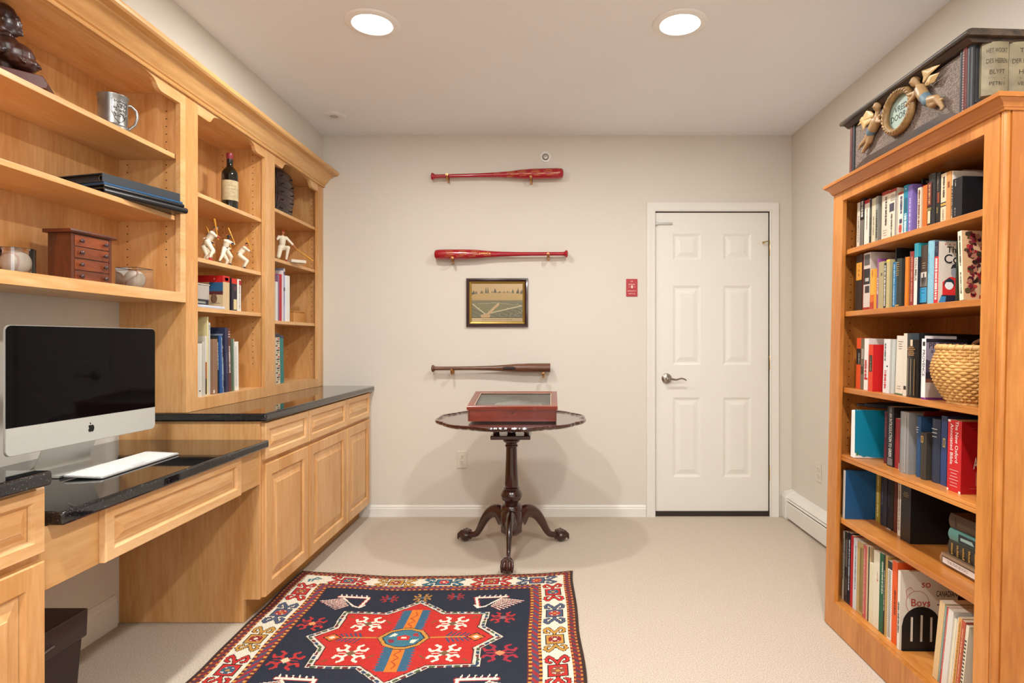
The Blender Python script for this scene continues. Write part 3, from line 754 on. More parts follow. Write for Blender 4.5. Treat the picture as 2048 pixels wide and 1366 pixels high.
def petal(i):
    r = random.Random(i*31+7); g = random.Random(i//10); cu, cz = g.uniform(.10, .55)+(.3 if i//10 in (2, 9) else 0), .06+.9*((i//10)*.053 % 1)
    an = r.uniform(0, 2*PI); L = r.uniform(.07, .16); wd = L*r.uniform(.25, .5); ca, sa = math.cos(an), math.sin(an)
    pts = [(0, 0), (.35, .8), (.7, 1), (1, .1), (.75, -.8), (.35, -.9)]
    return [(min(max(cu+(ca*p*L-sa*q*wd), .01), .97), min(max(cz+(sa*p*L+ca*q*wd)*.62, .01), .99)) for p, q in pts]
GB = 'books on the second shelf of the bookcase'
row(MBC, SH['B'], .045, [
 dict(x=(1711.6, 1724), y=512, c='35261c', l='dark brown book with a yellow-orange spine label', o=[('rect', .55, .86, .08, .95, 'd4923a'), ('h', 'T', .80, .3, '3a2410'), ('h', 'O', .72, .3, '3a2410'), ('h', 'G', .64, .3, '3a2410')]),
 dict(x=(1726, 1740.5), y=508, c='cbbdb2', l='thick paperback with black, white and red patchwork spine', o=[('rect', .78, .97, .15, .9, '5a5654'), ('rect', .45, .72, .1, .95, '2b2828'), ('rect', .5, .56, .3, .8, 'd9d2ca'), ('rect', .30, .42, .3, .9, '3b3230'), ('band', 0, .05, 'a0281c'), ('rect', 0, 1, 0, .1, '7c2c20')]),
 dict(x=(1741, 1748.6), y=539, c='e2a23c', d=.035, l='short yellow paperback fading to orange-red at its foot', o=[('band', 0, .18, 'b03a20'), ('band', .18, .36, 'd0661f'), ('dash', .8, .97, 'b06a20')]),
 dict(x=(1749, 1757), y=519, c='8b4a86', l='purple paperback with white vertical title', o=[('dash', .3, .62, 'e8dcea', .5, .75), ('dash', .66, .9, 'c49cc4', .5, .3)]),
 dict(x=(1757, 1767.6), y=525, c='a89c74', l='plain khaki book with a small scribble mark on its spine', o=[('rect', .70, .76, .4, .75, '6f6650')]),
 dict(x=(1767.7, 1772.4), y=527, c='1d1d1c', l='thin black book with white lettering on the second shelf', o=[('dash', .04, .95, 'e2ddd0', .5, .6)]),
 dict(x=(1772.6, 1779), y=520, c='b9ab7c', l='khaki book with a yellow head on the second shelf', o=[('band', .95, 1, 'd9c04a')]),
 dict(x=(1781, 1785), y=499, c='121315', d=.065, dep=.17, l='tall black book with white capitals THE P on its cover', o=[('ctext', 'THE P', .3, .92, .017, '9a9894')]),
 dict(x=(1785.5, 1793), y=525, c='1c6a96', l='blue paperback with pale vertical lettering on the second shelf', o=[('dash', .05, .95, 'b7d6e6', .4, .3)]),
 dict(x=(1793.2, 1803), y=519, c='2e3430', rnd=True, hard=True, l='dark green hardback with gilt lettering on the second shelf', o=[('lines', .66, .92, 7, 'b08c40'), ('rect', .02, .05, .1, .9, 'b08c40')]),
 dict(x=(1804, 1808.6), y=515, c='2a2226', l='thin dark book left of the bright orange one', d=.055),
 dict(x=(1810, 1816), y=515, c='d97a1c', l='bright orange thin paperback on the second shelf'),
 dict(x=(1816.2, 1819.6), y=504, c='6b625e', d=.05, l='slim grey book left of the dark red one on the second shelf'),
 dict(x=(1820, 1827), y=504, c='8e2c28', l='dark red paperback with pale red vertical title', o=[('dash', .08, .9, 'd08a70', .5, .45)]),
 dict(x=(1828, 1834.6), y=488, c='e6ded2', d=.035, l='cream paperback with teal head and COLUMBUS lettering', o=[('band', .77, 1, '2a93a4'), ('v', 'COLUMBUS', .58, .62, '2a2a30'), ('crect', 0, .99, 0, 1, '1c2434'), ('crect', 0, .99, .78, 1, '2f9aa8', 1)]),
 dict(x=(1840, 1853.8), y=493, c='4c3a2e', l='brown paperback with a portrait and a light blue foot on its spine', o=[('band', .04, .29, '3a9ac8'), ('rect', .31, .55, .05, .95, 'cfc6ba'), ('rect', .31, .46, .15, .9, '262322'), ('rect', .44, .53, .4, .62, '5a514b'), ('lines', .62, .70, 3, 'a58e72'), ('lines', .2, .26, 2, '1f5f86'), ('band', 0, .04, '20201f')]),
 dict(x=(1855, 1867.8), y=484, c='86bccf', rnd=True, hard=True, l='light blue hardback on the second shelf', o=[('dash', .5, .8, '5f9fb8', .4, .2)]),
 dict(x=(1868.4, 1876.2), y=485, c='d0282c', d=.030, dep=.115, l='comic book with red spine and beige cover showing a boy in red', o=[
   ('band', .76, 1, '1d2640'), ('dash', .05, .73, 'f2e6e2', .5, .7), ('rect', .83, .93, .2, .8, 'cfd6e0'),
   ('crect', 0, 1, 0, 1, 'cfc4b8'), ('ctext', 'The', .22, .86, .028, K), ('ctext', 'Com', .14, .71, .040, K), ('cline', [(.2, .64), (.8, .645)], .0012, '7c746c'),
   ('cdisc', .18, .95, .002, 'c23a2c', 2), ('cdisc', .3, .95, .002, '702a20', 2), ('cdisc', .42, .95, .002, 'c23a2c', 2), ('cdisc', .54, .95, .002, '702a20', 2),
   ('cpoly', [(.12, .12), (.78, .12), (.72, .38), (.52, .44), (.30, .42), (.12, .34)], 'cf2c2e', 2), ('cdisc', .45, .50, .012, '8f9198', 3, .017), ('cpoly', [(.33, .55), (.38, .62), (.48, .65), (.58, .61), (.60, .53), (.52, .57), (.40, .57)], '26282e', 4),
   ('cdisc', .30, .30, .014, 'e6e8ea', 5, .016), ('cpoly', [(.14, .26), (.18, .36), (.30, .41), (.42, .37), (.46, .27), (.36, .34), (.22, .34)], '17323f', 6), ('cpoly', [(.60, .12), (.95, .12), (.98, .40), (.80, .44), (.62, .36)], 'a5a6ac', 3), ('cpoly', [(.02, .0), (.98, .0), (.85, .13), (.1, .13)], '1a2238', 3), ('cpoly', [(.03, .0), (.2, .0), (.22, .11), (.08, .11)], '3f86b8', 4), ('cdisc', .82, .05, .013, '3f86b8', 4, .006)]),
 dict(x=(1898, 1905.5), y=487, c='4a5240', d=.085, l='grey-green book mostly hidden left of the flowered cover', ym=560),
 dict(x=(1919, 1927), y=480, c='e4d9bf', d=.022, dep=.13, lean=-4.0, ym=600, h=.207, l='cream book with a flowered cover of dark red blossoms and leaves', o=[
   ('dash', .5, .93, '3d3a30', .5, .4), ('dash', .1, .4, '3d3a30', .5, .3), ('crect', 0, 1, 0, 1, 'cda57c')]
   + [('cpoly', petal(i), ['8f1f26', '4a1c26', '6e3a30', 'b83a36', '3c2f20', '54452c', 'a8705a', '2a1a18', '7a1c30'][(i*5) % 9], 1+i % 7) for i in range(190)]
   + [('ctext', 'WO', .72, .66, .017, '2b211c'), ('ctext', 'OF', .80, .53, .015, '2b211c'), ('ctext', 'WON', .68, .40, .017, '2b211c')]),
], GB, yref=560)
GC = 'books on the third shelf of the bookcase'
row(MBC, SH['C'], .045, [
 dict(x=(1712.5, 1721), y=676, c='d0491c', l='orange paperback with a black spine label on the third shelf', o=[('band', .48, .79, '1c1c1a'), ('dash', .5, .7, '9b9b90', .6, .3)]),
 dict(x=(1721.2, 1727.6), y=677, c='6b5f48', l='olive brown book with a mottled photo spine', o=[('rect', .6, .8, .2, .9, '9a9488'), ('rect', .3, .45, .1, .8, '3b3526')]),
 dict(x=(1728, 1736.2), y=677, c='e2ddd6', l='white book with red lettering low on its spine', dep=.15, o=[('dash', .24, .58, 'c02a2a', .4, .6), ('rect', .2, .24, .1, .9, 'b81f24')]),
 dict(x=(1736.8, 1745.4), y=689, c='d2401f', d=.032, dep=.125, l='red box-like book with orange spine and black label', hard=True, o=[('rect', .42, .77, .2, .85, '22201c'), ('dash', .45, .74, '8a7f5c', .52, .25), ('crect', 0, 1, 0, 1, 'c8161a')]),
 dict(x=(1766, 1778.6), y=678.5, c='d9d9d6', d=.045, dep=.16, lean=1.0, l='white binder-like book with blue and red vertical lettering', o=[('dash', .6, .92, '27303c', .25, .25), ('dash', .08, .42, 'c8282c', .35, .35), ('cdisc', -.06, .5, .003, '20242c'), ('crect', .0, .55, .0, 1, 'bdbfb8'), ('crect', .05, .12, .0, 1, 'd8d9d4', 1)]),
 dict(x=(1791, 1806), y=672, c='dcd3c2', d=.055, lean=1.5, l='cream hardback with small print lines near its head', hard=True, o=[('lines', .78, .9, 4, '7a7062'), ('lines', .1, .14, 2, '9a8f80'), ('band', 0, .02, '3b6b4c')]),
 dict(x=(1806.4, 1813.4), y=667, c='d8d0be', d=.045, l='off-white paperback left of the black gilt volume', o=[('rect', .1, .16, .2, .9, '2c261e')]),
 dict(x=(1813.6, 1837), y=667, c='1b1a18', d=.045, rnd=True, hard=True, r=.35, l='thick black volume with gilt ornament and stripes on its spine', o=[('rect', .80, .90, .42, .62, 'd8c4a4'), ('lines', .66, .78, 5, 'c8924c'), ('rect', .03, .6, .20, .26, '8a7f64'), ('rect', .03, .6, .47, .53, '8a7f64'), ('rect', .03, .6, .76, .82, '8a6a3a'), ('band', .9, 1, '26343c')]),
 dict(x=(1837.4, 1842), y=667, c='14151a', d=.050, dep=.22, l='thin black book rising behind the travel guide'),
 dict(x=(1842.6, 1851), y=677.5, c='eceaea', d=.035, dep=.135, l='travel guide with PROVENCE on its cover and white spine', o=[('v', 'PROVENCE', .60, .62, '5b5560'), ('rect', .88, .95, .25, .8, '22222a'), ('band', 0, .03, '7a2a78'),
   ('crect', 0, 1, 0, 1, '8a8296'), ('crect', 0, 1, .94, 1, '23222c', 1), ('ctext', 'PROVENCE', .06, .88, .027, '3a2c34'), ('ctext', '& THE', .12, .79, .014, '4a3c44'), ('cpoly', [(0, .30), (1, .30), (1, .62), (.7, .66), (.55, .58), (.4, .72), (.3, .6), (0, .66)], '4a4152', 1), ('cpoly', [(0, .30), (1, .30), (1, .5), (.6, .42), (.3, .5), (0, .44)], '2c2430', 2), ('crect', 0, 1, .28, .34, '6e4230', 3), ('crect', 0, 1, 0, .28, 'b7aaa0', 1), ('crect', 0, 1, 0, .035, '7a2a78', 2)]),
], GC, yref=740)
u, z = on_plane(MBC, 1853, 672, .05)
r = thing('paper_note', 'white paper slip sticking up out of the books above the travel guide', 'paper'); r.matrix_world = MBC @ Matrix.Translation((.045, u+.0005, SH['C']+.08))
b = MB(); b.box(0, .105, -.0004, .0004, 0, .128); b.build('slip', pm('d8cfd4', .7), r)
b = MB(); add_text(b, 'OLD', .012, (.035, -.0006, .118), (1, 0, 0), (0, 0, 1)); b.build('writing', pm('9a92a8'), r, fix=False)
GD = 'books on the fourth shelf of the bookcase'
row(MBC, SH['D'], .09, [
 dict(x=(1768.6, 1774.4), y=823, c='5a1a26', d=.095, l='maroon book with faint lettering beside the teal notebook', o=[('dash', .5, .9, '8a5a5c', .5, .5)], ym=870),
 dict(x=(1774.6, 1786.8), y=812, c='1a1a1c', d=.08, l='black book titled AN INTRODUCTION TO GREEK', o=[('v', 'AN INTRODUCTION TO GREEK', .52, .5, 'e4e2dc', .5, .74), ('rect', .9, .99, .3, .7, '6a6a6a'), ('rect', .02, .14, .1, .9, '6d6d70')], ym=870),
 dict(x=(1790, 1799.4), y=836, c='8e1f24', d=.085, l='plain short red book left of the crinkled grey one', ym=890),
 dict(x=(1800, 1817), y=822, c='8f8e8c', d=.065, r=.25, l='book wrapped in crinkled silver-grey plastic', rnd=True, o=[('rect', .03, .96, .78, .84, 'b4b4b2'), ('rect', .02, .14, .1, .16, 'cfcfcd')], ym=890, pg='a9a29a'),
 dict(x=(1818, 1833), y=817, c='7e1c1c', d=.115, dep=.2, hard=True, l='tall dark red book set back behind its neighbours', ym=890),
 dict(x=(1833.4, 1841), y=832, c='274a70', d=.078, dep=.2, rnd=True, hard=True, l='blue hardback partly behind the short dark book', o=[('lines', .74, .82, 3, 'c6c9cc')], ym=900),
 dict(x=(1841.6, 1852.5), y=863, c='3a352e', d=.072, rnd=True, hard=True, dep=.12, l='short dark leather book with gilt letters', o=[('rect', .78, .92, .3, .75, 'b08a4a'), ('rect', .80, .90, .4, .62, '3a352e')], ym=910),
 dict(x=(1864, 1880.6), y=836, c='2b3549', d=.085, rnd=True, hard=True, l='navy hardback with three pale gilt lines of lettering', o=[('lines', .72, .84, 3, 'cfcfc8')], ym=900),
 dict(x=(1882, 1893.4), y=831, c='2b4272', d=.082, hard=True, l='blue hardback with a gold crest beside the red Bible', o=[('rect', .55, .68, .3, .75, 'b9a468'), ('rect', .57, .66, .42, .62, '2b4272')], ym=900),
 dict(x=(1895, 1922.5), y=838, c='c81e24', d=.060, dep=.17, l='thick red annotated Bible with white title on its spine', o=[
   ('v', 'The New Oxford', .70, .24, 'f0e6e2', .66, .58), ('v', 'Annotated Bible', .66, .24, 'f0e6e2', .30, .58), ('lines', .08, .30, 6, 'e2a8a4'), ('rect', .97, 1, 0, .2, 'f2e8e0'), ('rect', 0, .03, 0, .12, 'f2e8e0'), ('rect', 0, .03, .85, 1, 'f2e8e0'),
   ('crect', 0, 1, 0, 1, 'a80f16'), ('ctext', 'THE NEW', .30, .82, .035, 'd8b4a8'), ('ctext', 'OXFORD', .38, .62, .028, 'a8483c'), ('ctext', 'ANNOTATED', .22, .42, .050, 'e8d2c8'), ('ctext', 'BIBLE', .24, .20, .058, 'b8584c'), ('cline', [(.15, .91), (.9, .91)], .001, 'c8645c'), ('cline', [(.15, .08), (.9, .08)], .001, 'c8645c')], ym=910),
], GD, yref=900)
# teal notebook with a torn cover
uT0, _ = on_plane(MBC, 1699.8, 870, .02); uT1, zT = on_plane(MBC, 1709.5, 814, .02)
nb = thing('notebook', 'teal spiral notebook with a torn bottom edge, white pages bulging left', 'notebook')
tt = .030; nb.matrix_world = MBC @ Matrix.Translation((.018, uT1+tt/2, SH['D']+.0005)); hN = .192
b = MB(); b.box(.003, .150, -tt/2+.0012, tt/2-.0015, .0, hN-.004); b.build('page_block', pm('ece9e4', .8), nb, bevel=.004)
b = MB(); N = 14; prof = []
pts = [(.006, .022), (.014, .020), (.022, .013), (.030, .012), (.040, .006), (.055, .009), (.07, .006), (.09, .004), (.148, .003), (.150, hN)]
x = .148
while x > .006:
    pts += [(x, hN), (x-.003, hN-.004), (x-.006, hN)]; x -= .0095
pts += [(.004, hN)]
b.prism(pts, 'Y', -tt/2-.0008, -tt/2+.001); b.build('cover', mat('0f7f9d', .35, amount=.05, scale=20), nb)
b = MB(); b.box(.012, .018, -tt/2-.0012, -tt/2-.0006, .012, .028); b.build('green_tab', pm('1f7a4a'), nb)
r = thing('umbrella', 'black folded umbrella lying on top of the books beside the teal notebook', 'umbrella'); r.matrix_world = MBC @ Matrix.Translation((.06, uT1, 0))
uB, zB = on_plane(MBC, 1722, 803, .06)
b = MB(); b.tube([(.0, .005, SH['D']+.211), (.05, -.01, SH['D']+.212), (.14, -.045, SH['D']+.213), (.24, -.08, SH['D']+.213)], [.007, .012, .014, .012], 12, flat=1.2)
b.build('folded_cloth', pm('17171a', .7), r, smooth=50)
b = MB(); b.tube([(-.025, .012, SH['D']+.211), (.0, .005, SH['D']+.211)], .006, 10); b.build('handle', pm('0c0c0e', .3), r, smooth=50)
GE = 'books on the fifth shelf of the bookcase'
row(MBC, SH['E'], .12, [
 dict(x=(1686, 1690.5), y=945, c='17507e', d=.030, dep=.150, h=.196, hard=True, l='blue cloth book with its cover facing the room on the fifth shelf', o=[('band', 0, 1, 'ded8ca')], ym=990),
 dict(x=(1747.4, 1751.4), y=955, c='2f8a88', d=.165, l='thin teal book beside the blue cloth cover', ym=1000, h=.2, dep=.14),
 dict(x=(1751.6, 1760.4), y=955, c='a08a2c', d=.150, l='olive yellow book with pale vertical lettering', o=[('dash', .1, .95, 'e8dfa0', .5, .35)], ym=1000, h=.205, dep=.14),
 dict(x=(1761.6, 1774), y=960, c='2a2b38', d=.145, rnd=True, hard=True, l='dark slate hardback on the fifth shelf', o=[('dash', .4, .8, '5a5c6c', .5, .2)], ym=1000, h=.21),
 dict(x=(1775, 1787), y=960, c='17171b', d=.140, rnd=True, hard=True, l='black worn hardback with scuffed foot on the fifth shelf', o=[('rect', .0, .02, .2, .9, 'b8b0a4'), ('dash', .4, .8, '3f4046', .5, .3)], ym=1010, h=.215),
 dict(x=(1788, 1795.2), y=960, c='5a281a', d=.138, l='reddish brown book on the fifth shelf', ym=1010, h=.21),
 dict(x=(1795.6, 1801), y=960, c='e6e0d4', d=.130, l='thin white book with dark print against the big black one', o=[('dash', .1, .95, '6a5f56', .5, .4)], ym=1020, h=.215),
 dict(x=(1801.6, 1821), y=970, c='1a1a1b', d=.115, dep=.235, hard=True, r=.35, l='large black book with gilt lines, its dark cover turned to the room', o=[('lines', .72, .78, 3, 'b09c68'), ('rect', .02, .98, .93, .96, '44444a')], ym=1040, h=.225),
], GE, yref=1000)
GS = 'books lying in a stack at the near end of the fifth shelf'
zz = SH['E']
for k, (x0, hgt, c, dd, L, dep, lab, deco) in enumerate([
  (1884, .037, 'a98a6c', .105, .235, .17, 'tan book lying at the bottom of the stack, white label with FIVE BOOKS', 'five'),
  (1899.5, .049, '3c3a33', .118, .215, .16, 'dark grey book with gilt letters, second from the bottom of the lying stack', 'gilt'),
  (1899.5, .036, '5f9a96', .115, .215, .165, 'worn teal book with dark label in the lying stack', 'teal'),
  (1900.5, .046, '4e3a2b', .120, .215, .15, 'dark brown old book on top of the lying stack', 'brown')]):
    u, _ = on_plane(MBC, x0, 1080, dd)
    r = thing('book', lab, 'book', group=GS); r.matrix_world = MBC @ Matrix.Translation((dd, u, zz+.0004)) @ Matrix.Rotation(PI/2, 4, 'X')
    zz += hgt+.0006
    # local: x depth, y up (thickness), z towards the camera end (length)
    r.matrix_world = MBC @ Matrix.Translation((dd, u-.0, zz-hgt/2)) @ Matrix.Rotation(PI/2, 4, 'X')
    ops = []
    if deco == 'gilt': ops = []
    book_parts(hgt, L, dep, c, True, True, [], -1, r, 50+k)
    b = MB(); mats = [pm('c9a24c', .4)]
    X = -.0075
    if deco == 'five':
        mats = [pm('e2dcd8'), pm('5a4234'), pm('77706c')]
        b.add([(X, y, z) for y, z in ((-.012, .012), (.012, .012), (.012, .225), (-.012, .225))], [(0, 1, 2, 3)], 1)
        b.add([(X-.0003, y, z) for y, z in ((-.009, .016), (.009, .016), (.009, .221), (-.009, .221))], [(0, 1, 2, 3)], 0)
        add_text(b, 'THE FIVE BOOKS', .0125, (X-.0006, 0, .085), (0, 0, 1), (0, 1, 0), 2)
    elif deco == 'gilt':
        for j, s in enumerate(range(6)):
            z = .022+j*.026
            rn = random.Random(j)
            for q in range(7): 
                y0 = -.018+q*.0052; b.add([(X, y0, z-.004), (X, y0+.0035, z-.004), (X, y0+.0035, z+rn.uniform(0, .006)), (X, y0, z+rn.uniform(0, .006))], [(0, 1, 2, 3)])
    elif deco == 'teal':
        mats = [pm('26303c'), pm('9fc4c0')]; b.add([(X, y, z) for y, z in ((-.013, .05), (.013, .05), (.013, .13), (-.013, .13))], [(0, 1, 2, 3)])
        b.add([(X-.0003, y, z) for y, z in ((-.005, .06), (.004, .06), (.006, .11), (-.005, .12))], [(0, 1, 2, 3)], 1)
    else: b.add([(X, y, z) for y, z in ((-.018, .03), (.018, .03), (.018, .034), (-.018, .034))], [(0, 1, 2, 3)]); mats = [pm('2c1f18')]
    b.build('spine_label', mats, r, fix=False)
GF = 'books on the bottom shelf of the bookcase'
limF = row(MBC, SH['F'], .045, [
 dict(x=(1684, 1688), y=1060, c='d4cbb4', l='thin cream magazine, farthest on the bottom shelf', o=[('dash', .3, .9, '4a453c', .5, .5)]),
 dict(x=(1688.2, 1695), y=1061, c='3c3836', l='dark photo-spined book second on the bottom shelf', o=[('rect', .5, .9, .2, .9, '6c6460'), ('rect', .1, .35, .2, .9, '5a5048')]),
 dict(x=(1695.2, 1700.6), y=1063, c='1d2230', l='navy book with white letters near the far end of the bottom shelf', o=[('dash', .2, .9, 'c9ccd2', .5, .45)]),
 dict(x=(1701, 1706), y=1069, c='b3282e', l='red thin book on the bottom shelf between navy and pale blue'),
 dict(x=(1706.2, 1713.4), y=1074, c='ccd4da', l='pale blue-white book on the bottom shelf', o=[('dash', .3, .9, '5c7086', .6, .3)]),
 dict(x=(1713.6, 1725.6), y=1080, c='b89e68', l='tan book with framed olive cover on the bottom shelf', o=[('rect', .04, .93, .45, .98, '8f7c48'), ('rect', .07, .90, .52, .92, 'a08c56')]),
 dict(x=(1726.6, 1733), y=1088, c='c05a58', l='mottled pink-red book on the bottom shelf', o=[('dash', .05, .95, 'd8a49c', .3, .4)]),
 dict(x=(1733.2, 1738.6), y=1090, c='cdb48e', l='cream and black thin book on the bottom shelf', o=[('rect', 0, 1, .6, 1, '24221f')]),
 dict(x=(1739, 1747), y=1107, c='dcd6b8', l='shorter cream booklet on the bottom shelf', h=.226),
 dict(x=(1747.2, 1759), y=1099, c='ded8c2', l='cream book with a red circle scrawl on its spine', o=[('dash', .62, .64, 'b8382c', .7, .3), ('rect', .6, .74, .62, .66, 'b8382c')]),
 dict(x=(1759.4, 1767.4), y=1104, c='0f5c3e', l='dark green book with pale slanted lettering on the bottom shelf', o=[('dash', .5, .9, 'c8d4c0', .7, .4)]),
 dict(x=(1767.6, 1770.6), y=1108, c='1e1d1c', l='black thin book right of the dark green one', o=[('dash', .3, .8, 'b0aca0', .5, .6)]),
 dict(x=(1770.8, 1775.4), y=1110, c='b9995a', l='tan thin book left of the spiral-bound one'),
 dict(x=(1776, 1784.6), y=1120, c='e6e3da', l='white spiral-bound cookbook on the bottom shelf', o=[('band', .90, 1, '2a2a28')]+[('rect', .03+.022*i, .04+.022*i, .15, .75, '55534c') for i in range(39)]),
 dict(x=(1785, 1795), y=1119, c='e25a1e', l='orange book with dark slanted lettering on the bottom shelf', o=[('dash', .35, .65, '7a2a10', .6, .4)]),
 dict(x=(1795.6, 1800.6), y=1124, c='e8e3d6', d=.038, dep=.20, l='white cookbook with red handwriting and CANADIAN printed on its cover', h=.27, ym=1180, o=[('dash', .2, .6, '33302c', .5, .6),
   ('crect', 0, 1, 0, 1, 'd9cfc0'), ('ctext', 'CANADIAN', .62, .72, .028, '17120f'), ('crect', .64, .80, .575, .59, '3c342c', 1),
   ('cline', [(.30+.20*math.cos(a*.35), .60+.155*math.sin(a*.35)) for a in range(20)], .0016, 'b8483a'), ('ctext', 'Boys', .18, .60, .036, 'b8483a'), ('ctext', 'so', .36, .84, .036, 'b8483a'), ('cline', [(.12, .66), (.10, .76), (.17, .80), (.24, .75)], .0016, 'b8483a')]),
], GF, yref=1150)
# black bookend
u, _ = on_plane(MBC, 1801, 1180, .045)
r = thing('bookend', 'black metal bookend with an arched plate and three slots', 'bookend'); r.matrix_world = MBC @ Matrix.Translation((.045, limF-.002, SH['F']))
W_, H_ = .135, .150; out = [(0, 0), (W_, 0)]+[(W_/2+W_/2*math.cos(a*PI/16), H_-W_/2+W_/2*math.sin(a*PI/16)) for a in range(17)]
cells = MB(); hole = [(W_*.22, .030, .115), (W_*.47, .030, .122), (W_*.72, .030, .115)]; hwid = .0055
xs = sorted([0, W_]+[h[0] for h in hole]+[h[0]+hwid*1.6 for h in hole]+[W_*i/24 for i in range(1, 24)])
def topz(x): q = (x-W_/2)/(W_/2); return H_-W_/2+W_/2*math.sqrt(max(0, 1-q*q))
for a, c in zip(xs[:-1], xs[1:]):
    m = (a+c)/2; seg = [(0, None)]
    hh = [h for h in hole if h[0] <= m <= h[0]+hwid*1.6]
    for (za, zb) in ([(0, hh[0][1]), (hh[0][2], None)] if hh else [(0, None)]):
        for yy in (-.0006, .0006): cells.add([(a, yy, za), (c, yy, za), (c, yy, zb if zb else topz(c)), (a, yy, zb if zb else topz(a))], [(0, 1, 2, 3)])
cells.build('plate', mat('141414', .5), r)
MB().box(0, W_, -.006, -.001, .0003, .0012).build('foot', mat('141414', .5), r)
GL = 'books leaning at the near end of the bottom shelf'
uu = on_plane(MBC, 1868, 1180, .045)[0]
lean = -6.5
for k, (t, h, c, dd, lab, ops) in enumerate([
  (.024, .255, 'd8b98a', .045, 'thick tan book, first of the leaning ones by the bookend', []),
  (.007, .250, '7e9a90', .046, 'thin grey-green book leaning against the thick tan one', [('dash', .1, .95, 'b8c8be', .5, .4)]),
  (.007, .250, 'c84c48', .047, 'thin coral red book among the leaning ones', [('dash', .2, .9, 'e0a49c', .5, .4)]),
  (.022, .247, 'dcdad4', .046, 'thick white book among the leaning ones on the bottom shelf', []),
  (.010, .228, 'e8e0c6', .050, 'cream booklet leaning between two white ones', []),
  (.011, .235, 'e9e7dc', .052, 'white folder leaning on the bottom shelf', []),
  (.013, .243, 'dba55c', .046, 'light orange book with small print leaning near the stile', [('dash', .05, .95, '8a5a2c', .6, .35)]),
  (.015, .240, 'b8553a', .046, 'brick red book leaning near the stile', [('dash', .1, .9, 'e0a888', .5, .4)]),
  (.012, .232, 'e4dcc4', .048, 'cream comb-bound booklet leaning at the near end of the bottom shelf', [('rect', .03+.05*i, .055+.05*i, .1, .7, '3a3833') for i in range(16)])]):
    le = math.radians(lean)
    step = t/math.cos(le)
    uu -= step/2
    r = thing('book', lab, 'book', group=GL)
    r.matrix_world = MBC @ Matrix.Translation((dd, uu+.2*0, SH['F']+abs(math.sin(le))*t/2+.0004)) @ Matrix.Rotation(-le, 4, 'X')
    uu -= step/2+.0008
    book_parts(t, h, min(.2, h*.75), c, False, False, ops, -1, r, 80+k)
# ------------------------------------------------------------------ things on the back wall
def wall_pt(px, py, off=0): return at_y(px, py, WB-off)
BRASS_H = mat('b98a5a', .3, metal=1, amount=.05)
def bat(label, xk, yk, xb, yb, m, rb, scale=1, wrap=None, writing=None, brackets=(), barrel_end=.03):
    A = wall_pt(xk, yk, .05); B = wall_pt(xb, yb, .05); L = (B-A).length
    t = thing('baseball_bat', label, 'baseball bat', A); d = (B-A).normalized(); up = Vector((0, 0, 1))
    prof = [(.0001, 0), (.016, .001), (.0235, .006), (.0245, .012), (.020, .018), (.0135, .026), (.0125, .05), (.0125, .20), (.0135, .32), (.017, .44), (.0225, .53), (rb*.9, .60), (rb, .68), (rb*1.01, .78), (rb, .84), (rb*.93, L-.012), (rb*.75, L-.004), (rb*.4, L), (.0001, L)]
    prof = [(r, z*L/.88 if z < .85 else z) for r, z in prof]
    M = Matrix((( d.x, 0, -d.z*0, 0), (d.y, 1, 0, 0), (d.z, 0, 1, 0), (0, 0, 0, 1)))
    b = MB(); b.lathe(prof, (0, 0, 0), 'X', 32); b.v = [tuple(M @ Vector(p)) for p in b.v]
    b.build('bat_body', m, t, smooth=50)
    t_rad = lambda x: float(np.interp(x, [p[1] for p in prof[:-4]], [p[0] for p in prof[:-4]]))
    if writing: writing(t, L, M, t_rad)
    return t
def stroke(seed, size):
    """one illegible pen signature as a thin wavy ribbon"""
    r = random.Random(str(seed)); n = 26; L = size*4.6; pts = []
    for i in range(n): pts.append((L*i/(n-1)+size*.12*math.sin(i*2.1), size*(.30+.25*r.random())*math.sin(i*1.9+r.random())*(1.6 if i in (1, 2, 11) else .7)))
    v = []; f = []; w_ = size*.075
    for i, (x, z) in enumerate(pts): v += [(x, z-w_, 0), (x, z+w_, 0)]
    f = [(2*i, 2*i+2, 2*i+3, 2*i+1) for i in range(n-1)]
    return v, f
def curved_print(t, M, items, m, name='gold_lettering'):
    """lettering wrapped on the round barrel: items (string, x along, height z, size, radius fn)"""
    b = MB()
    for s, x, z, size, r, al in items:
        v, f = stroke(s, size)
        vs = [M @ Vector((x+p[0], -math.sqrt(max((r(x+p[0])+.0007)**2-(z+p[1])**2, 1e-8)), z+p[1])) for p in v]
        b.add(vs, f)
    b.build(name, m, t, fix=False)
REDB = mat('a40d20', .22, amount=.1, scale=8, coat=.5, name='red_lacquer'); GOLD = mat('e2b860', .35, metal=.3)
def w1(t, L, M, rb):
    rn = random.Random(3); it = []
    names = ['a%d' % i for i in range(12)]
    k = 0
    for z in (.018, .007, -.005, -.016):
        x = .50+rn.random()*.03
        while x < .80:
            it.append((names[k % 12], x, z, .012 if z in (.007, -.005) else .009, rb, 'LEFT')); x += .075+rn.random()*.02; k += 1
    it.append(('c1', .42, .006, .008, rb, 'LEFT'))
    curved_print(t, M, it, GOLD)
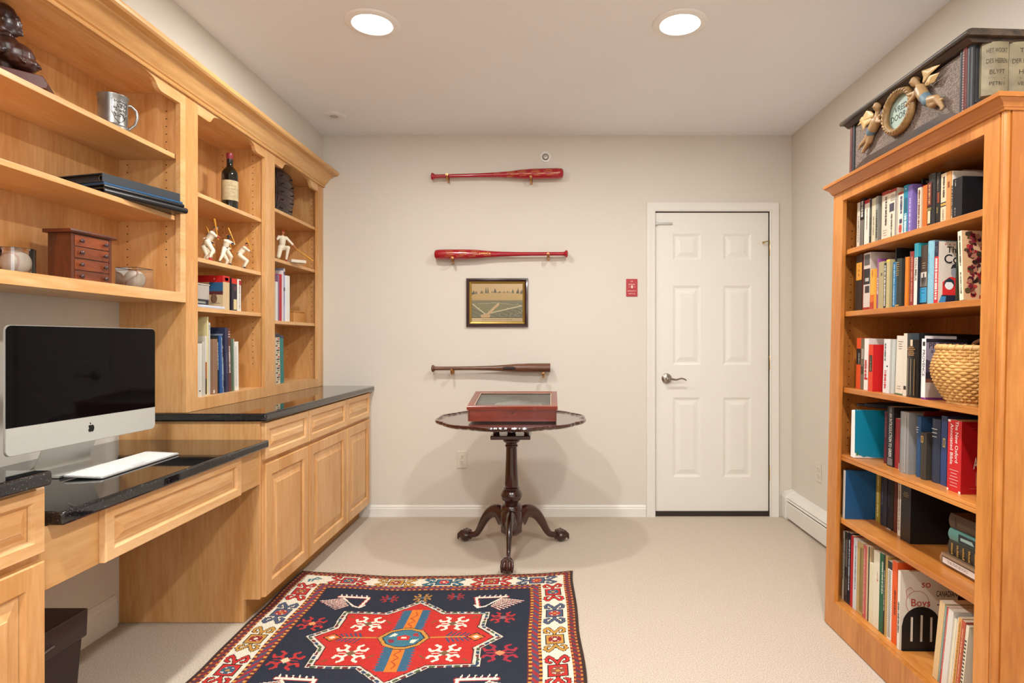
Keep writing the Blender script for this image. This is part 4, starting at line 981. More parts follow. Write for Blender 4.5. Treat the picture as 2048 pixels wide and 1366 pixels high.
def w2(t, L, M, rb):
    M2 = M @ Matrix.Translation((L, 0, 0)); rn = random.Random(5); it = []
    names = ['b%d' % i for i in range(8)]
    k = 0
    for z in (.018, .007, -.005, -.016):
        x = .06+rn.random()*.03
        while x < .27:
            it.append((names[k % 8], x-L*0, z, .010, rb, 'LEFT')); x += .07+rn.random()*.02; k += 1
    it.append(('Louisville', .30, .004, .020, rb, 'LEFT')); it.append(('c2', .33, -.010, .010, rb, 'LEFT'))
    # printed from the barrel end; the bat is built from the knob, so mirror the run
    b = MB()
    for s, x, z, size, r, al in it:
        v, f = stroke(s, size) if s != 'Louisville' else text_faces(s, size, al, .012)
        b.add([Vector((M @ Vector((L-x-p[0], 0, 0))).to_tuple())+Vector((0, -math.sqrt(max((r(L-x-p[0])+.0007)**2-(z+p[1])**2, 1e-8)), z+p[1])) for p in v], f)
    b.build('gold_lettering', GOLD, t, fix=False)
def w3(t, L, M, rb):
    b = MB()
    for (x0, x1) in ((.475, .56),):
        n = 10
        for i in range(n):
            for j in range(6):
                def pt(a, c):
                    x = x0+(x1-x0)*a; z = -.012+.024*c; q = .5+.5*math.sqrt(max(0, 1-(2*a-1)**2)); z = z*q
                    return M @ Vector((x, -math.sqrt((rb(x)+.0007)**2-z*z), z))
                b.add([pt(i/n, j/6), pt((i+1)/n, j/6), pt((i+1)/n, (j+1)/6), pt(i/n, (j+1)/6)], [(0, 1, 2, 3)])
    b.build('burned_emblem', mat('2c1a14', .6), t, fix=False)
bat('red signed baseball bat hung highest on the back wall, barrel to the right', 862, 353, 1127, 346.5, REDB, .0345, writing=w1)
bat('red baseball bat above the framed picture, barrel to the left', 1136, 507.5, 869, 509, REDB, .0335, writing=w2)
bat('worn brown wooden baseball bat above the display case and round table', 863, 737, 1112, 735.5, wood('bat_ash', '8e5c38', '5c3622', 'X', rough=.35, coat=.2), .030, writing=w3)
def hook(px, py, dx, label):
    p = wall_pt(px, py, 0)
    t = thing('bat_hook', label, 'wall hook', p, group='brass hooks that carry the wall bats')
    b = MB(); b.box(-.008, .008, -.004, 0, -.016, .030); b.build('wall_plate', BRASS_H, t, bevel=.001)
    b = MB(); pts = [(0, -.002, -.008), (dx*.3, -.03, -.010), (dx*.8, -.052, -.012), (dx, -.078, -.006), (dx, -.086, .004), (dx, -.085, .014)]
    b.tube(pts, .0068, 8); b.build('hook_arm', BRASS_H, t, smooth=40)
    b = MB(); b.lathe([(.0001, -.004), (.009, -.004), (.0095, .003), (.008, .0085), (.0001, .0085)], (dx, -.083, .016), 'Y', 14); b.build('end_cap', BRASS_H, t, smooth=40)
for px, py, dx, l in ((897, 361, .004, 'left brass hook under the highest red bat'), (1063, 365, -.002, 'right brass hook under the highest red bat'), (906, 524, .010, 'left brass hook under the middle red bat'), (1097, 516, -.002, 'right brass hook under the middle red bat'), (907, 744, .0, 'left brass hook under the brown bat'), (1087, 750, .0, 'right brass hook under the brown bat')):
    hook(px, py, dx, l)
# framed picture of a ball field (a plain stand-in)
p = wall_pt((933+1056)/2, (557+654)/2); Wp, Hp = 123/297, 97/297
t = thing('picture_frame', 'small dark framed antique print of a ball field between the two lower bats', 'picture', p)
b = MB(); b.rings(lambda u, v, h: (u, -h, v), -Wp/2, Wp/2, -Hp/2, Hp/2, [(0, 0), (0, .016), (.003, .020), (.011, .022), (.018, .018), (.022, .014)], cap=False)
b.build('frame', mat('33181a', .25, coat=.5), t, smooth=30)
b = MB(); b.rings(lambda u, v, h: (u, -h, v), -Wp/2, Wp/2, -Hp/2, Hp/2, [(.0215, .0145), (.026, .012), (.034, .009), (.036, .006)], cap=False)
b.build('gilt_liner', mat('9a7c34', .35, metal=.6), t)
cw_, ch_ = Wp-.07, Hp-.07; cv = Canvas(cw_, ch_, 150, 112, 'd9b98c'); rn = random.Random(11)
X, Y = cv.X/cw_, cv.Y/ch_
cv.put(Y < .72, 'c8a873'); cv.put((Y < .56), '8b8468')
for i in range(60):
    x = rn.random(); h = .74+.09*rn.random()+(.09 if i % 9 == 0 else 0); w_ = .02+.02*rn.random()
    c = ['6f6a58', '5d5a4e', '837a64'][i % 3]; cv.poly([((x-w_*1.4)*cw_, .62*ch_), ((x-w_*.5)*cw_, (h*.6+.27)*ch_), (x*cw_, h*ch_), ((x+w_*.6)*cw_, (h*.6+.27)*ch_), ((x+w_*1.4)*cw_, .62*ch_)], c)
cv.put((Y < .67) & (Y > .60) & (np.sin(X*90) > -.2), 'b99a6c')
cv.put(((X-.55)/.62)**2+((Y-.66)/.10)**2 < 1, 'cfae78'); cv.put((Y < .50) & (np.sin(X*37+Y*60) > .3), '7a7660')
cv.poly([(.02*cw_, .46*ch_), (.28*cw_, .16*ch_), (.98*cw_, .40*ch_), (.5*cw_, .50*ch_)], '8f8a66')
cv.line([(.02*cw_, .46*ch_), (.27*cw_, .20*ch_), (.98*cw_, .42*ch_)], .006, 'e6d8b0'); cv.line([(.30*cw_, .18*ch_), (.52*cw_, .46*ch_)], .016, 'dcb88a')
cv.line([(.05*cw_, .47*ch_), (.5*cw_, .50*ch_), (.96*cw_, .43*ch_)], .002, 'd8c89c'); cv.disc(.27*cw_, .15*ch_, .10*cw_, .055*ch_, 'd8b284')
for i in range(70):
    x = .66+.33*rn.random(); y = .13+.16*rn.random()*(x-.5)*2; cv.disc(x*cw_, y*ch_, .0016, .0026, ['3c3a40', 'd9cdb8', '5d5654', 'b8ab90'][i % 4])
for x, y in ((.25, .22), (.42, .30), (.55, .2), (.15, .36), (.7, .36), (.5, .47), (.33, .3), (.9, .47)): cv.disc(x*cw_, y*ch_, .0013, .004, 'efe4c8')
cv.put(Y < .10, 'e0c498'); cv.put((Y > .095) & (Y < .11), '4a3c2c'); cv.put((Y < .065) & (Y > .045) & (X > .2) & (X < .8) & (np.sin(X*210) > -.3), '8c7450')
PRINT = attr_mat('old_print', .6)
cv.build('print', PRINT, lambda gx, gy: np.stack([gx-cw_/2, np.full_like(gx, -.006), gy-ch_/2], 1), t)
gl = glass('picture_glass', (.98, .98, .97)); MB().box(-cw_/2, cw_/2, -.0078, -.0070, -ch_/2, ch_/2).build('glass', gl, t)
# red emergency switch
p = wall_pt(1263.5, 575.5); t = thing('emergency_switch', 'red emergency switch plate on the wall left of the door', 'switch', p)
MB().box(-.038, .038, -.006, 0, -.059, .059).build('cover_plate', mat('b3202c', .35), t, bevel=.002)
MB().box(-.0055, .0055, -.015, -.006, -.004, .014).build('toggle', mat('f0d8cf', .4), t, bevel=.001)
b = MB()
for s, z, sz in (('OIL', .042, .012), ('BURNER', .0215, .012), ('EMERGENCY', -.022, .0105), ('SWITCH', -.041, .012)): add_text(b, s, sz, (0, -.0064, z), (1, 0, 0), (0, 0, 1), bold=.01)
add_text(b, 'ON', .009, (-.016, -.0064, .004), (1, 0, 0), (0, 0, 1)); add_text(b, 'OFF', .008, (.017, -.0064, .004), (1, 0, 0), (0, 0, 1))
b.build('white_lettering', mat('f2c6c2', .5), t, fix=False)
# outlets
def outlet(label, p, rot):
    t = thing('wall_outlet', label, 'outlet', p, rot)
    MB().box(-.035, .035, -.005, 0, -.0575, .0575).build('cover_plate', mat('dcd5c6', .4), t, bevel=.002)
    for z in (.0195, -.0195):
        b = MB(); n = 24; b.lathe([(.0001, -.0075), (.0155, -.0075), (.0165, -.0065), (.0165, -.004)], (0, 0, z), 'Y', n); r = b.build('socket', mat('e0d9ca', .4), t, smooth=40)
        b = MB()
        for x in (-.006, .006): b.add([(x-.0012, -.0077, z+.001), (x+.0012, -.0077, z+.001), (x+.0012, -.0077, z+.009), (x-.0012, -.0077, z+.009)], [(0, 1, 2, 3)])
        b.add([(.0028*math.cos(a*PI/5), -.0077, z-.006+.0028*math.sin(a*PI/5)) for a in range(10)], [tuple(range(10))]); b.build('slots', mat('3a3028', .8), r, fix=False)
outlet('almond electrical outlet low on the back wall beside the round table', wall_pt(924.5, 919), 0)
p = at_x(1638, 945, WR); t_ = outlet('white outlet low on the right wall above the baseboard heater', p, -PI/2)
# round sensor on the wall and disc on the ceiling
p = wall_pt(1091, 314); t = thing('wall_sensor', 'small round grey sprinkler cover high on the back wall above the top bat', 'sprinkler cover', p)
MB().lathe([(.0001, -.002), (.028, -.002), (.030, -.006), (.036, -.006), (.037, 0)], n=40, axis='Y').build('trim_ring', mat('f0eee8', .5), t, smooth=40)
MB().lathe([(.0001, -.004), (.022, -.004), (.0225, -.001)], n=32, axis='Y').build('recess', mat('77736c', .5), t, smooth=40)
MB().lathe([(.0001, -.014), (.006, -.014), (.008, -.010), (.014, -.009), (.015, -.004)], n=16, axis='Y').build('sprinkler_head', mat('c9c4ba', .3, metal=.6), t, smooth=40)
p = at_z(668, 231, CEIL-.0005); p = Vector((-433/1200*3.683, 3.683, CEIL-.0005))
t = thing('ceiling_disc', 'white round sprinkler cover on the ceiling near the corner above the wall shelving', 'sprinkler cover', p)
MB().lathe([(.0001, -.006), (.030, -.006), (.062, -.007), (.070, -.003), (.071, 0)], n=48).build('cover_plate', mat('eeeeec', .5), t, smooth=40)
MB().lathe([(.0001, -.008), (.022, -.008), (.026, -.006)], n=32).build('center_ring', mat('b9b7b2', .5), t, smooth=40)
# baseboard heater on the right wall
t = thing('baseboard_heater', 'white baseboard heater along the right wall between the door and the bookcase', 'heater', (WR, 3.2, 0))
hp = [(-.001, .02), (-.062, .02), (-.068, .028), (-.068, .105), (-.060, .118), (-.060, .125), (-.050, .140), (-.030, .150), (-.001, .178)]
hp = [(-.001, .0), (-.060, .012), (-.068, .022), (-.068, .118), (-.060, .122)]
b = wb(t); b.prism([(WR-.001, .012), (WR-.058, .012), (WR-.066, .020), (WR-.068, .118), (WR-.062, .121), (WR-.062, .026), (WR-.001, .020)], 'Y', 2.62, 3.965); b.build('front_panel', TRIMP, t)
b = wb(t); b.prism([(WR-.001, .182), (WR-.046, .170), (WR-.062, .146), (WR-.059, .142), (WR-.044, .163), (WR-.001, .172)], 'Y', 2.62, 3.965); b.build('top_hood', TRIMP, t)
b = wb(t); b.prism([(WR-.059, .140), (WR-.064, .128), (WR-.062, .126), (WR-.056, .138)], 'Y', 2.62, 3.965); b.build('damper', TRIMP, t)
b = wb(t); b.box(WR-.052, WR-.002, 2.63, 3.96, .04, .13); b.build('fin_element', mat('2a2826', .8), t)
b = wb(t); b.prism([(WR-.0005, .0), (WR-.066, .0), (WR-.071, .01), (WR-.071, .146), (WR-.050, .176), (WR-.0005, .188)], 'Y', 3.962, WB-.003); b.build('end_cap', TRIMP, t, bevel=.002)

# ------------------------------------------------------------------ round tilt-top table
TC = Vector((-.220, 3.385, 0)); TR = .422; TZ = .748
t = thing('pedestal_table', 'round dark mahogany table with scalloped edge on a turned pedestal with three clawed legs', 'table', TC)
def scal(r, h, a):
    if r < TR*.9: return r
    k = (a*12/(2*PI)) % 1.0; q = abs(k-.5)*2
    s = -.010*(1 if q > .72 else 0)*((q-.72)/.28) - .006*math.exp(-((q-.55)/.08)**2)+.004*math.cos(PI*q)
    return r+s
MAT_T = wood('mahogany_top', '4c1c13', '30100b', 'X', rough=.10, coat=.8, scale=4)
b = MB(); b.lathe([(.0001, .728), (TR-.030, .728), (TR-.012, .731), (TR-.002, .738), (TR, .745), (TR-.003, .752), (TR-.010, .753), (TR-.016, .748), (TR-.024, .7445), (TR-.04, .744), (.0001, .744)], n=288, fn=scal)
b.build('tabletop', MAT_T, t, smooth=35)
b = MB(); b.box(-.11, .11, -.10, .10, .640, .662); b.build('birdcage_base', MAHOG, t, bevel=.004)
b = MB(); b.box(-.11, .11, -.10, .10, .712, .727); b.build('birdcage_block', MAHOG, t, bevel=.003)
for x in (-.085, .085):
    for y in (-.078, .078):
        b = MB(); b.lathe([(.010, .662), (.013, .666), (.009, .672), (.015, .684), (.016, .690), (.009, .700), (.012, .706), (.010, .712)], (x, y, 0), n=16); b.build('birdcage_column', MAHOG, t, smooth=40)
b = MB(); b.lathe([(.02, .66), (.026, .668), (.022, .70), (.024, .712)], n=20); b.build('collar', MAHOG, t, smooth=40)
pz = lambda py: EYE-(py-681)/1200*3.385
pil = [(.030, .640), (.046, .636), (.050, .626), (.046, .616), (.033, .608), (.032, .600), (.037, .596), (.036, .588), (.031, .584), (.032, .52), (.036, .44), (.040, .37), (.038, .362), (.046, .356), (.044, .350), (.052, .340), (.061, .322), (.062, .312), (.054, .292), (.040, .280), (.038, .272), (.052, .264), (.060, .252), (.062, .236), (.055, .226), (.060, .218), (.060, .110), (.045, .095), (.020, .085), (.0001, .083)]
b = MB(); b.lathe(pil[::-1], n=48); b.build('pedestal', MAHOG, t, smooth=40)
for k in range(3):
    a = -PI/2+k*2*PI/3; R = Matrix.Rotation(a, 3, 'Z')
    path = [(.045, .175), (.085, .205), (.125, .205), (.165, .178), (.20, .130), (.225, .085), (.25, .055), (.285, .045), (.315, .047)]
    wz = [.058, .045, .036, .030, .025, .021, .018, .018, .020]
    b = MB(); n = 16; vs = []; fs = []
    N = 33
    def sm(seq, q):
        i = min(int(q), len(seq)-2); f = q-i; p0 = seq[max(i-1, 0)]; p1 = seq[i]; p2 = seq[i+1]; p3 = seq[min(i+2, len(seq)-1)]
        return .5*((2*p1)+(-p0+p2)*f+(2*p0-5*p1+4*p2-p3)*f*f+(-p0+3*p1-3*p2+p3)*f**3)
    pts = []; rad = []
    for i in range(N):
        q = i*(len(path)-1)/(N-1); pts.append(Vector((sm([p[0] for p in path], q), 0, sm([p[1] for p in path], q)))); rad.append(sm(wz, q))
    b.tube(pts, rad, 16, flat=.62, up=(0, 0, 1)); b.v = [tuple(R @ Vector(p)) for p in b.v]
    leg = b.build('leg', MAHOG, t, smooth=50)
    prims = [('s', (.325, 0, .033), (.038, .036, .032), 0)]
    for s, wdt in ((-.026, 0), (0, 0), (.026, 0)):
        prims += [('c', (.300, s*.45, .060), (.335, s*.9, .062), .011, .009, 0), ('c', (.335, s*.9, .062), (.357, s*1.05, .043), .010, .008, 0), ('c', (.357, s*1.05, .043), (.361, s*1.0, .018), .008, .006, 0)]
    prims += [('c', (.300, 0, .058), (.288, 0, .025), .012, .008, 0)]
    me = blob(prims, .003, 2, [MAHOG]); 
    o = mesh_obj('claw_foot', me, leg); o.rotation_euler = (0, 0, a)
# display case on the table
t = thing('display_case', 'reddish wooden display case with a sloped glass lid on the round table', 'display case', (-.204, 3.20, .7535))
w_, dp = .236, .37; hf, hb = .060, .108
b = MB(); m_ = .012
b.add([], [])
def wallx(x0, x1): b.add([(x0, 0, 0), (x1, 0, 0), (x1, dp, 0), (x0, dp, 0), (x0, 0, hf), (x1, 0, hf), (x1, dp, hb), (x0, dp, hb)], [(0, 3, 2, 1), (4, 5, 6, 7), (0, 1, 5, 4), (1, 2, 6, 5), (2, 3, 7, 6), (3, 0, 4, 7)])
wallx(-w_, -w_+m_); wallx(w_-m_, w_); b.box(-w_+m_, w_-m_, 0, m_, 0, hf); b.box(-w_+m_, w_-m_, dp-m_, dp, 0, hb-.002); b.box(-w_+m_, w_-m_, m_, dp-m_, .002, .010)
b.build('case_body', REDW, t)
b = MB()
for k in range(6):
    z = .004+k*.0095
    for x in (-w_-.0003, w_-.012+.0003): b.box(x, x+.012, -.0004, .0, z, z+.005)
b.build('dovetails', mat('5c1c10', .4), t)
sl = math.atan2(hb-hf, dp); F = lambda u, v, h: (u, v*math.cos(sl)-h*math.sin(sl)-.006, hf+.001+v*math.sin(sl)+h*math.cos(sl))
Lh = dp/math.cos(sl)+.008
b = MB(); ft = .034; b.rings(F, -w_-.006, w_+.006, 0, Lh, [(0, 0), (0, .018), (.002, .020), (ft-.002, .020), (ft, .018), (ft, .0), (0, 0)], cap=False); b.build('lid_frame', REDW, t)
b = MB(); b.rings(F, -w_-.006, w_+.006, 0, Lh, [(ft, .0175), (ft+.004, .0172), (ft+.004, .015)], cap=False); b.build('pale_inlay', mat('cdb79c', .4), t)
b = MB(); b.add([F(-w_-.006+ft, ft, .013), F(w_+.006-ft, ft, .013), F(w_+.006-ft, Lh-ft, .013), F(-w_-.006+ft, Lh-ft, .013)], [(0, 1, 2, 3)]); b.build('lid_glass', glass('case_glass', (.9, .92, .9), .03, 2.4), t, fix=False)
b = MB(); b.rings(F, -w_-.006, w_+.006, 0, Lh, [(ft-.012, -.010), (ft-.012, -.006)]); b.build('added_pale_board', mat('a6a69c', .8, amount=.6, scale=7), t)  # added board, pale and mottled to lighten the dark glass lid
b = MB(); b.lathe([(.0001, -.0015), (.004, -.0015), (.0045, 0)], (0, -.0002, .046), 'Y', 14); b.build('keyhole', mat('2b1a14', .5), t)
b = MB(); b.add([F(-.13, .04, -.0052), F(.17, .03, -.0052), F(.15, .20, -.0052), F(.02, .25, -.0052), F(-.10, .19, -.0052)], [(0, 1, 2, 3, 4)]); b.build('pale_keepsake', mat('e4e2dc', .8, amount=.2, scale=25), t, fix=False)['label'] = 'pale keepsake under the glass'

# ------------------------------------------------------------------ computer, keyboard, shredder, cables
SC = Vector((-1.452, 1.895, 0)); yaw = math.atan2(-1.433+1.477, .55)
t = thing('desktop_computer', 'silver all-in-one computer with a black screen standing on the desk', 'computer', (SC.x, SC.y, .7705), -yaw)
ALU = mat('c4c3be', .35, metal=.55, amount=.02)
HW = .275; z0, z1 = .097, .457
def rrect(x0, x1, y0, y1, r, n=6, corners=(1, 1, 1, 1)):
    pts = []
    for (cx, cy, a, on) in ((x1-r, y1-r, 0, corners[0]), (x0+r, y1-r, PI/2, corners[1]), (x0+r, y0+r, PI, corners[2]), (x1-r, y0+r, 3*PI/2, corners[3])):
        if on: pts += [(cx+r*math.cos(a+PI/2*i/n), cy+r*math.sin(a+PI/2*i/n)) for i in range(n+1)]
        else: pts.append((cx+r*(1 if a in (0, 3*PI/2) else -1), cy+r*(1 if a < PI else -1)))
    return pts
b = MB(); out = rrect(-HW, HW, z0, z1, .016)
n = len(out); vs = []
for x, k in ((0, 1), (-.005, 1), (-.012, .97), (-.030, .6), (-.038, .3)):
    for (y, z) in out: vs.append((x, y*k, (z-.27)*k+.27))
b.add(vs, [(i*n+j, i*n+(j+1) % n, (i+1)*n+(j+1) % n, (i+1)*n+j) for i in range(4) for j in range(n)]+[tuple(range(4*n, 5*n)), tuple(range(n))])
b.build('aluminium_shell', ALU, t, smooth=35)
b = MB(); pr = rrect(-HW+.0015, HW-.0015, z0+.078, z1-.0015, .015, corners=(1, 1, 0, 0)); b.prism(pr, 'X', .0002, .0016)
SCR, n_, l_, b_ = nt('black_screen_glass'); noise_col(SCR, n_, l_, b_, '0b0809', .2, 20); b_.inputs['Roughness'].default_value = .04; b_.inputs['Specular IOR Level'].default_value = .10
b.build('screen', SCR, t)
b = MB(); pr = rrect(-HW+.0015, HW-.0015, z0+.0015, z0+.0775, .015, corners=(0, 0, 1, 1)); b.prism(pr, 'X', .0002, .0014); b.build('chin', mat('c6c6c0', .4, metal=.3, amount=.02), t)
# fruit-shaped emblem
def emblem(s, cy, cz):
    body = [(0, .30), (.10, .36), (.24, .38), (.36, .32), (.43, .22), (.34, .10), (.32, -.02), (.36, -.14), (.46, -.22), (.40, -.36), (.30, -.48), (.20, -.52), (.08, -.48), (0, -.46), (-.08, -.48), (-.20, -.52), (-.30, -.46), (-.42, -.26), (-.46, -.04), (-.42, .16), (-.32, .30), (-.20, .37), (-.10, .35)]
    leaf = [(.02, .42), (.03, .54), (.12, .66), (.20, .70), (.20, .58), (.12, .46)]
    return [[(cy-p[0]*s, cz+p[1]*s) for p in pl] for pl in (body, leaf)]
b = MB()
for pl in emblem(.025, 0, z0+.042): b.prism([(-(-y), z) for y, z in pl], 'X', .0013, .0019)
b.build('black_emblem', mat('0c0c0d', .2), t)
# L-shaped stand
b = MB(); sp = [(-.030, .30), (-.034, .22), (-.055, .12), (-.095, .030), (-.092, .012), (-.075, .003), (-.04, .002), (-.014, .0015)]
th = .006; up_ = [(x+.004, z+th) for x, z in sp]; up_[0] = (-.026, .30)
vs = []; sw = .098
for (x, z) in sp+up_[::-1]: vs += [(x, -sw, z), (x, sw, z)]
m = len(sp)*2; b.add(vs, [(2*i, 2*i+1, 2*((i+1) % m)+1, 2*((i+1) % m)) for i in range(m)])
for s in (0, 1):
    for i in range(len(sp)-1): b.f.append((2*i+s, 2*i+2+s, 2*(m-2-i)+s, 2*(m-1-i)+s)); b.m.append(0)
b.build('stand', ALU, t, smooth=40)
b = MB(); b.tube([(-.05, 0, .11), (-.09, -.03, .08), (-.11, -.08, .03), (-.10, -.17, .006), (-.04, -.25, .006)], .003, 8); b.build('power_cable', mat('e6e4de', .5), t, smooth=60)
# keyboard
p1 = Vector((-1.477, 1.79)); t = thing('keyboard', 'slim white computer keyboard on the black desk top in front of the screen', 'keyboard', (-1.402, 1.985, .7705), math.radians(1.5))
KL, KW = .39, .118
b = MB(); pr = rrect(-KW/2, KW/2, -KL/2, KL/2, .008); b.strip(pr, .001, .006); b.v = [(x, y, z+(.006*( -x+KW/2)/KW if True else 0)) for x, y, z in b.v]
b.build('case', mat('c9cac8', .35, metal=.5), t, bevel=.001)
b = MB(); pr = rrect(-KW/2+.002, KW/2-.002, -KL/2+.002, KL/2-.002, .007); b.strip(pr, .0061, .0066); b.v = [(x, y, z+(.006*(-x+KW/2)/KW)) for x, y, z in b.v]
b.build('top_plate', mat('c6c8ca', .4), t)
b = MB()
for r_ in range(6):
    x = -KW/2+.010+r_*.0185; cols_ = 20
    for c_ in range(cols_):
        y = -KL/2+.012+c_*.0184
        if r_ == 5 and 7 < c_ < 12: continue
        hx = .0075 if r_ else .005
        k0 = 6*len(b.f); pts = [(x-hx, y-.0075), (x+hx, y-.0075), (x+hx, y+.0075), (x-hx, y+.0075)]
        zb = lambda xx: .0067+.006*(-xx+KW/2)/KW
        b.add([(a, c, zb(a)) for a, c in pts]+[(a*1-.0004*(1 if a > x else -1), c-.0004*(1 if c > y else -1), zb(a)+.0016) for a, c in pts], [(4, 5, 6, 7), (0, 1, 5, 4), (1, 2, 6, 5), (2, 3, 7, 6), (3, 0, 4, 7)])
o = b.build('keys', mat('dededa', .5, amount=.02), t); o['kind'] = 'stuff'
# cable adapters at the left edge of the desk, on the raised worktop
t = thing('charging_cables', 'bundle of white and grey cables and plugs lying behind the computer at the left edge', 'cables', (-1.45, 1.33, .8808))
b = MB(); b.tube([(-.10, -.2, .006), (-.03, -.08, .012), (.0, .0, .02), (-.05, .05, .035), (-.12, .06, .02), (-.18, .07, .004)], .004, 8); b.build('cable', mat('d8d4ca', .5), t, smooth=60)
b = MB(); b.tube([(-.22, -.1, .005), (-.12, .0, .008), (-.08, .05, .018), (-.10, .09, .004)], .003, 8); b.build('cable', mat('6d6a64', .5), t, smooth=60)
b = MB(); b.box(-.085, -.06, -.02, .02, 0, .022); b.build('plug', mat('bdbab2', .4), t, bevel=.004)
# shredder
t = thing('paper_shredder', 'dark brown-black paper shredder bin under the desk', 'shredder', (-1.60, 1.70, 0))
SHM = mat('2a201e', .4, amount=.1)
b = MB(); 
def frust(b, x0, x1, y0, y1, z0, z1, k): # taper at bottom by k
    b.add([(x0+k, y0+k, z0), (x1-k, y0+k, z0), (x1-k, y1-k, z0), (x0+k, y1-k, z0), (x0, y0, z1), (x1, y0, z1), (x1, y1, z1), (x0, y1, z1)], [(0, 3, 2, 1), (4, 5, 6, 7), (0, 1, 5, 4), (1, 2, 6, 5), (2, 3, 7, 6), (3, 0, 4, 7)])
frust(b, -.10, .145, -.16, .165, .005, .262, .014); b.build('bin', SHM, t, bevel=.004)
b = MB(); frust(b, -.11, .155, -.17, .178, .263, .350, .002); b.build('shredder_head', mat('3a302e', .38), t, bevel=.006)
b = MB(); b.box(-.02, -.008, -.12, .10, .3495, .3515); b.build('paper_slot', mat('8d8078', .5), t)
b = MB(); b.tube([(.155, -.06, .285), (.160, -.03, .292), (.160, .03, .297), (.155, .045, .295)], .003, 8); b.build('pull_handle', mat('6f6a64', .3), t, smooth=60)
b = MB(); b.add([(.1385, -.12, .05), (.1385, .06, .05), (.1425, .065, .125), (.1425, -.12, .125)], [(0, 1, 2, 3)]); b.v = [(x+.004, y, z) for x, y, z in b.v]
b.build('window', mat('a89c98', .05, metal=.7), t, fix=False)
o = MB().tube([(WL+.006, 2.16, .70), (WL+.006, 2.13, .60), (WL+.008, 2.09, .50), (WL+.02, 2.0, .40), (WL+.03, 1.93, .33)], .004, 8).build('power_cord', mat('57504a', .6), smooth=60)
props(o, 'dark power cord hanging down the wall under the desk behind the shredder', 'cord')
# ------------------------------------------------------------------ on the wall shelves, wide unit
BUSTM = wood('bust_wood', '43201a', '22100c', 'Z', rough=.36, coat=.15, scale=9)
bt = thing('bust', 'dark carved wooden bust of a bearded man on the top shelf at the left', 'bust', (-1.655, 1.828, 1.956), -1.05)
P = []
P += [('s', (0, -.012, .208), (.029, .037, .036), 0), ('s', (0, .002, .186), (.024, .030, .034), 0), ('c', (0, .016, .160), (0, .020, .168), .014, .011, 0)]
P += [('s', (0, .026, .190), (.008, .009, .012), 0), ('c', (0, .027, .198), (0, .032, .187), .004, .0045, 0), ('c', (0, .030, .176), (0, .031, .172), .006, .006, 0), ('s', (0, .024, .207), (.018, .008, .004), 0), ('c', (0, .030, .163), (0, .033, .158), .008, .006, 0)]
P += [('s', (.026, -.006, .188), (.004, .007, .011), 0), ('s', (-.026, -.006, .188), (.004, .007, .011), 0)]
P += [('c', (0, -.012, .165), (0, -.010, .128), .019, .024, 0), ('c', (-.046, -.020, .112), (.046, -.020, .112), .022, .022, 0),
      ('s', (0, .000, .098), (.062, .046, .044), 0), ('c', (.054, -.018, .108), (.060, -.006, .082), .019, .015, 0), ('c', (-.054, -.018, .108), (-.060, -.006, .082), .019, .015, 0),
      ('s', (0, .026, .088), (.052, .042, .042), 0), ('s', (0, .044, .068), (.038, .030, .026), 0), ('c', (0, -.01, .075), (0, -.004, .035), .036, .020, 0), ('c', (0, .0, .035), (0, .012, .008), .020, .028, 0)]
for s in (-1, 1):
    P += [('c', (s*.010, .016, .134), (s*.006, .076, .066), .008, .006, 0), ('c', (s*.030, .016, .120), (s*.026, .066, .066), .005, .005, 0), ('c', (s*.018, .006, .146), (s*.030, -.012, .138), .008, .007, 0),
          ('c', (s*.048, .006, .112), (s*.040, .048, .062), .005, .004, 0), ('s', (s*.011, .028, .199), (.006, .004, .003), 0)]
o = mesh_obj('carved_figure', blob(P, .0032, 2, [BUSTM]), bt); o.location = (0, 0, .0105)
b = MB(); b.prism([(-.055, -.012), (.100, -.012), (.105, .004), (.092, .026), (-.045, .040), (-.055, .036)], 'X', -.045, .045); b.v = [(x, y, z+.0125) for x, y, z in b.v]
b.build('plinth', wood('plinth_wood', '6a2c22', '4a1c16', 'Y', coat=.3), bt, bevel=.002)
# pewter mug
PEW = mat('9a9a98', .32, metal=.85, amount=.25, scale=35, bump=.25)
mg = thing('mug', 'dented pewter mug with an embossed shield on the top shelf', 'mug', (-1.612, 2.210, 1.9555))
b = MB(); b.lathe([(.0001, .002), (.046, .0), (.052, .003), (.052, .010), (.046, .016), (.045, .022), (.046, .05), (.046, .095), (.047, .118), (.050, .124), (.050, .127), (.047, .128), (.044, .124), (.043, .02), (.0001, .016)], n=48); b.build('mug_body', PEW, mg, smooth=40)
b = MB(); b.tube([(.012, .044, .110), (.022, .062, .116), (.030, .080, .104), (.032, .086, .080), (.028, .078, .050), (.018, .060, .028), (.014, .050, .016), (.016, .056, .008)], [.007, .006, .0055, .0055, .005, .005, .005, .004], 10, flat=.8); b.build('handle', PEW, mg, smooth=60)
b = MB()
def onmug(a, z, r=.0475): return (r*math.cos(a), r*math.sin(a), z)
sh = [(-.55, .108), (.55, .108), (.55, .060), (.32, .036), (0, .024), (-.32, .036), (-.55, .060)]
ca = -.45
b.tube([onmug(ca+a, z) for a, z in sh], .0018, 6, closed=True)
rn = random.Random(4)
for i in range(26):
    a = rn.uniform(-.42, .42); z = rn.uniform(.045, .096); p = onmug(ca+a, z, .0465); b.sphere(p, (.004, .004, .003+.002*rn.random()), 8)
for j in range(6): b.sphere(onmug(ca-.36+j*.145, .101, .0465), (.003, .003, .004), 8)
b.build('embossed_shield', PEW, mg, smooth=60)
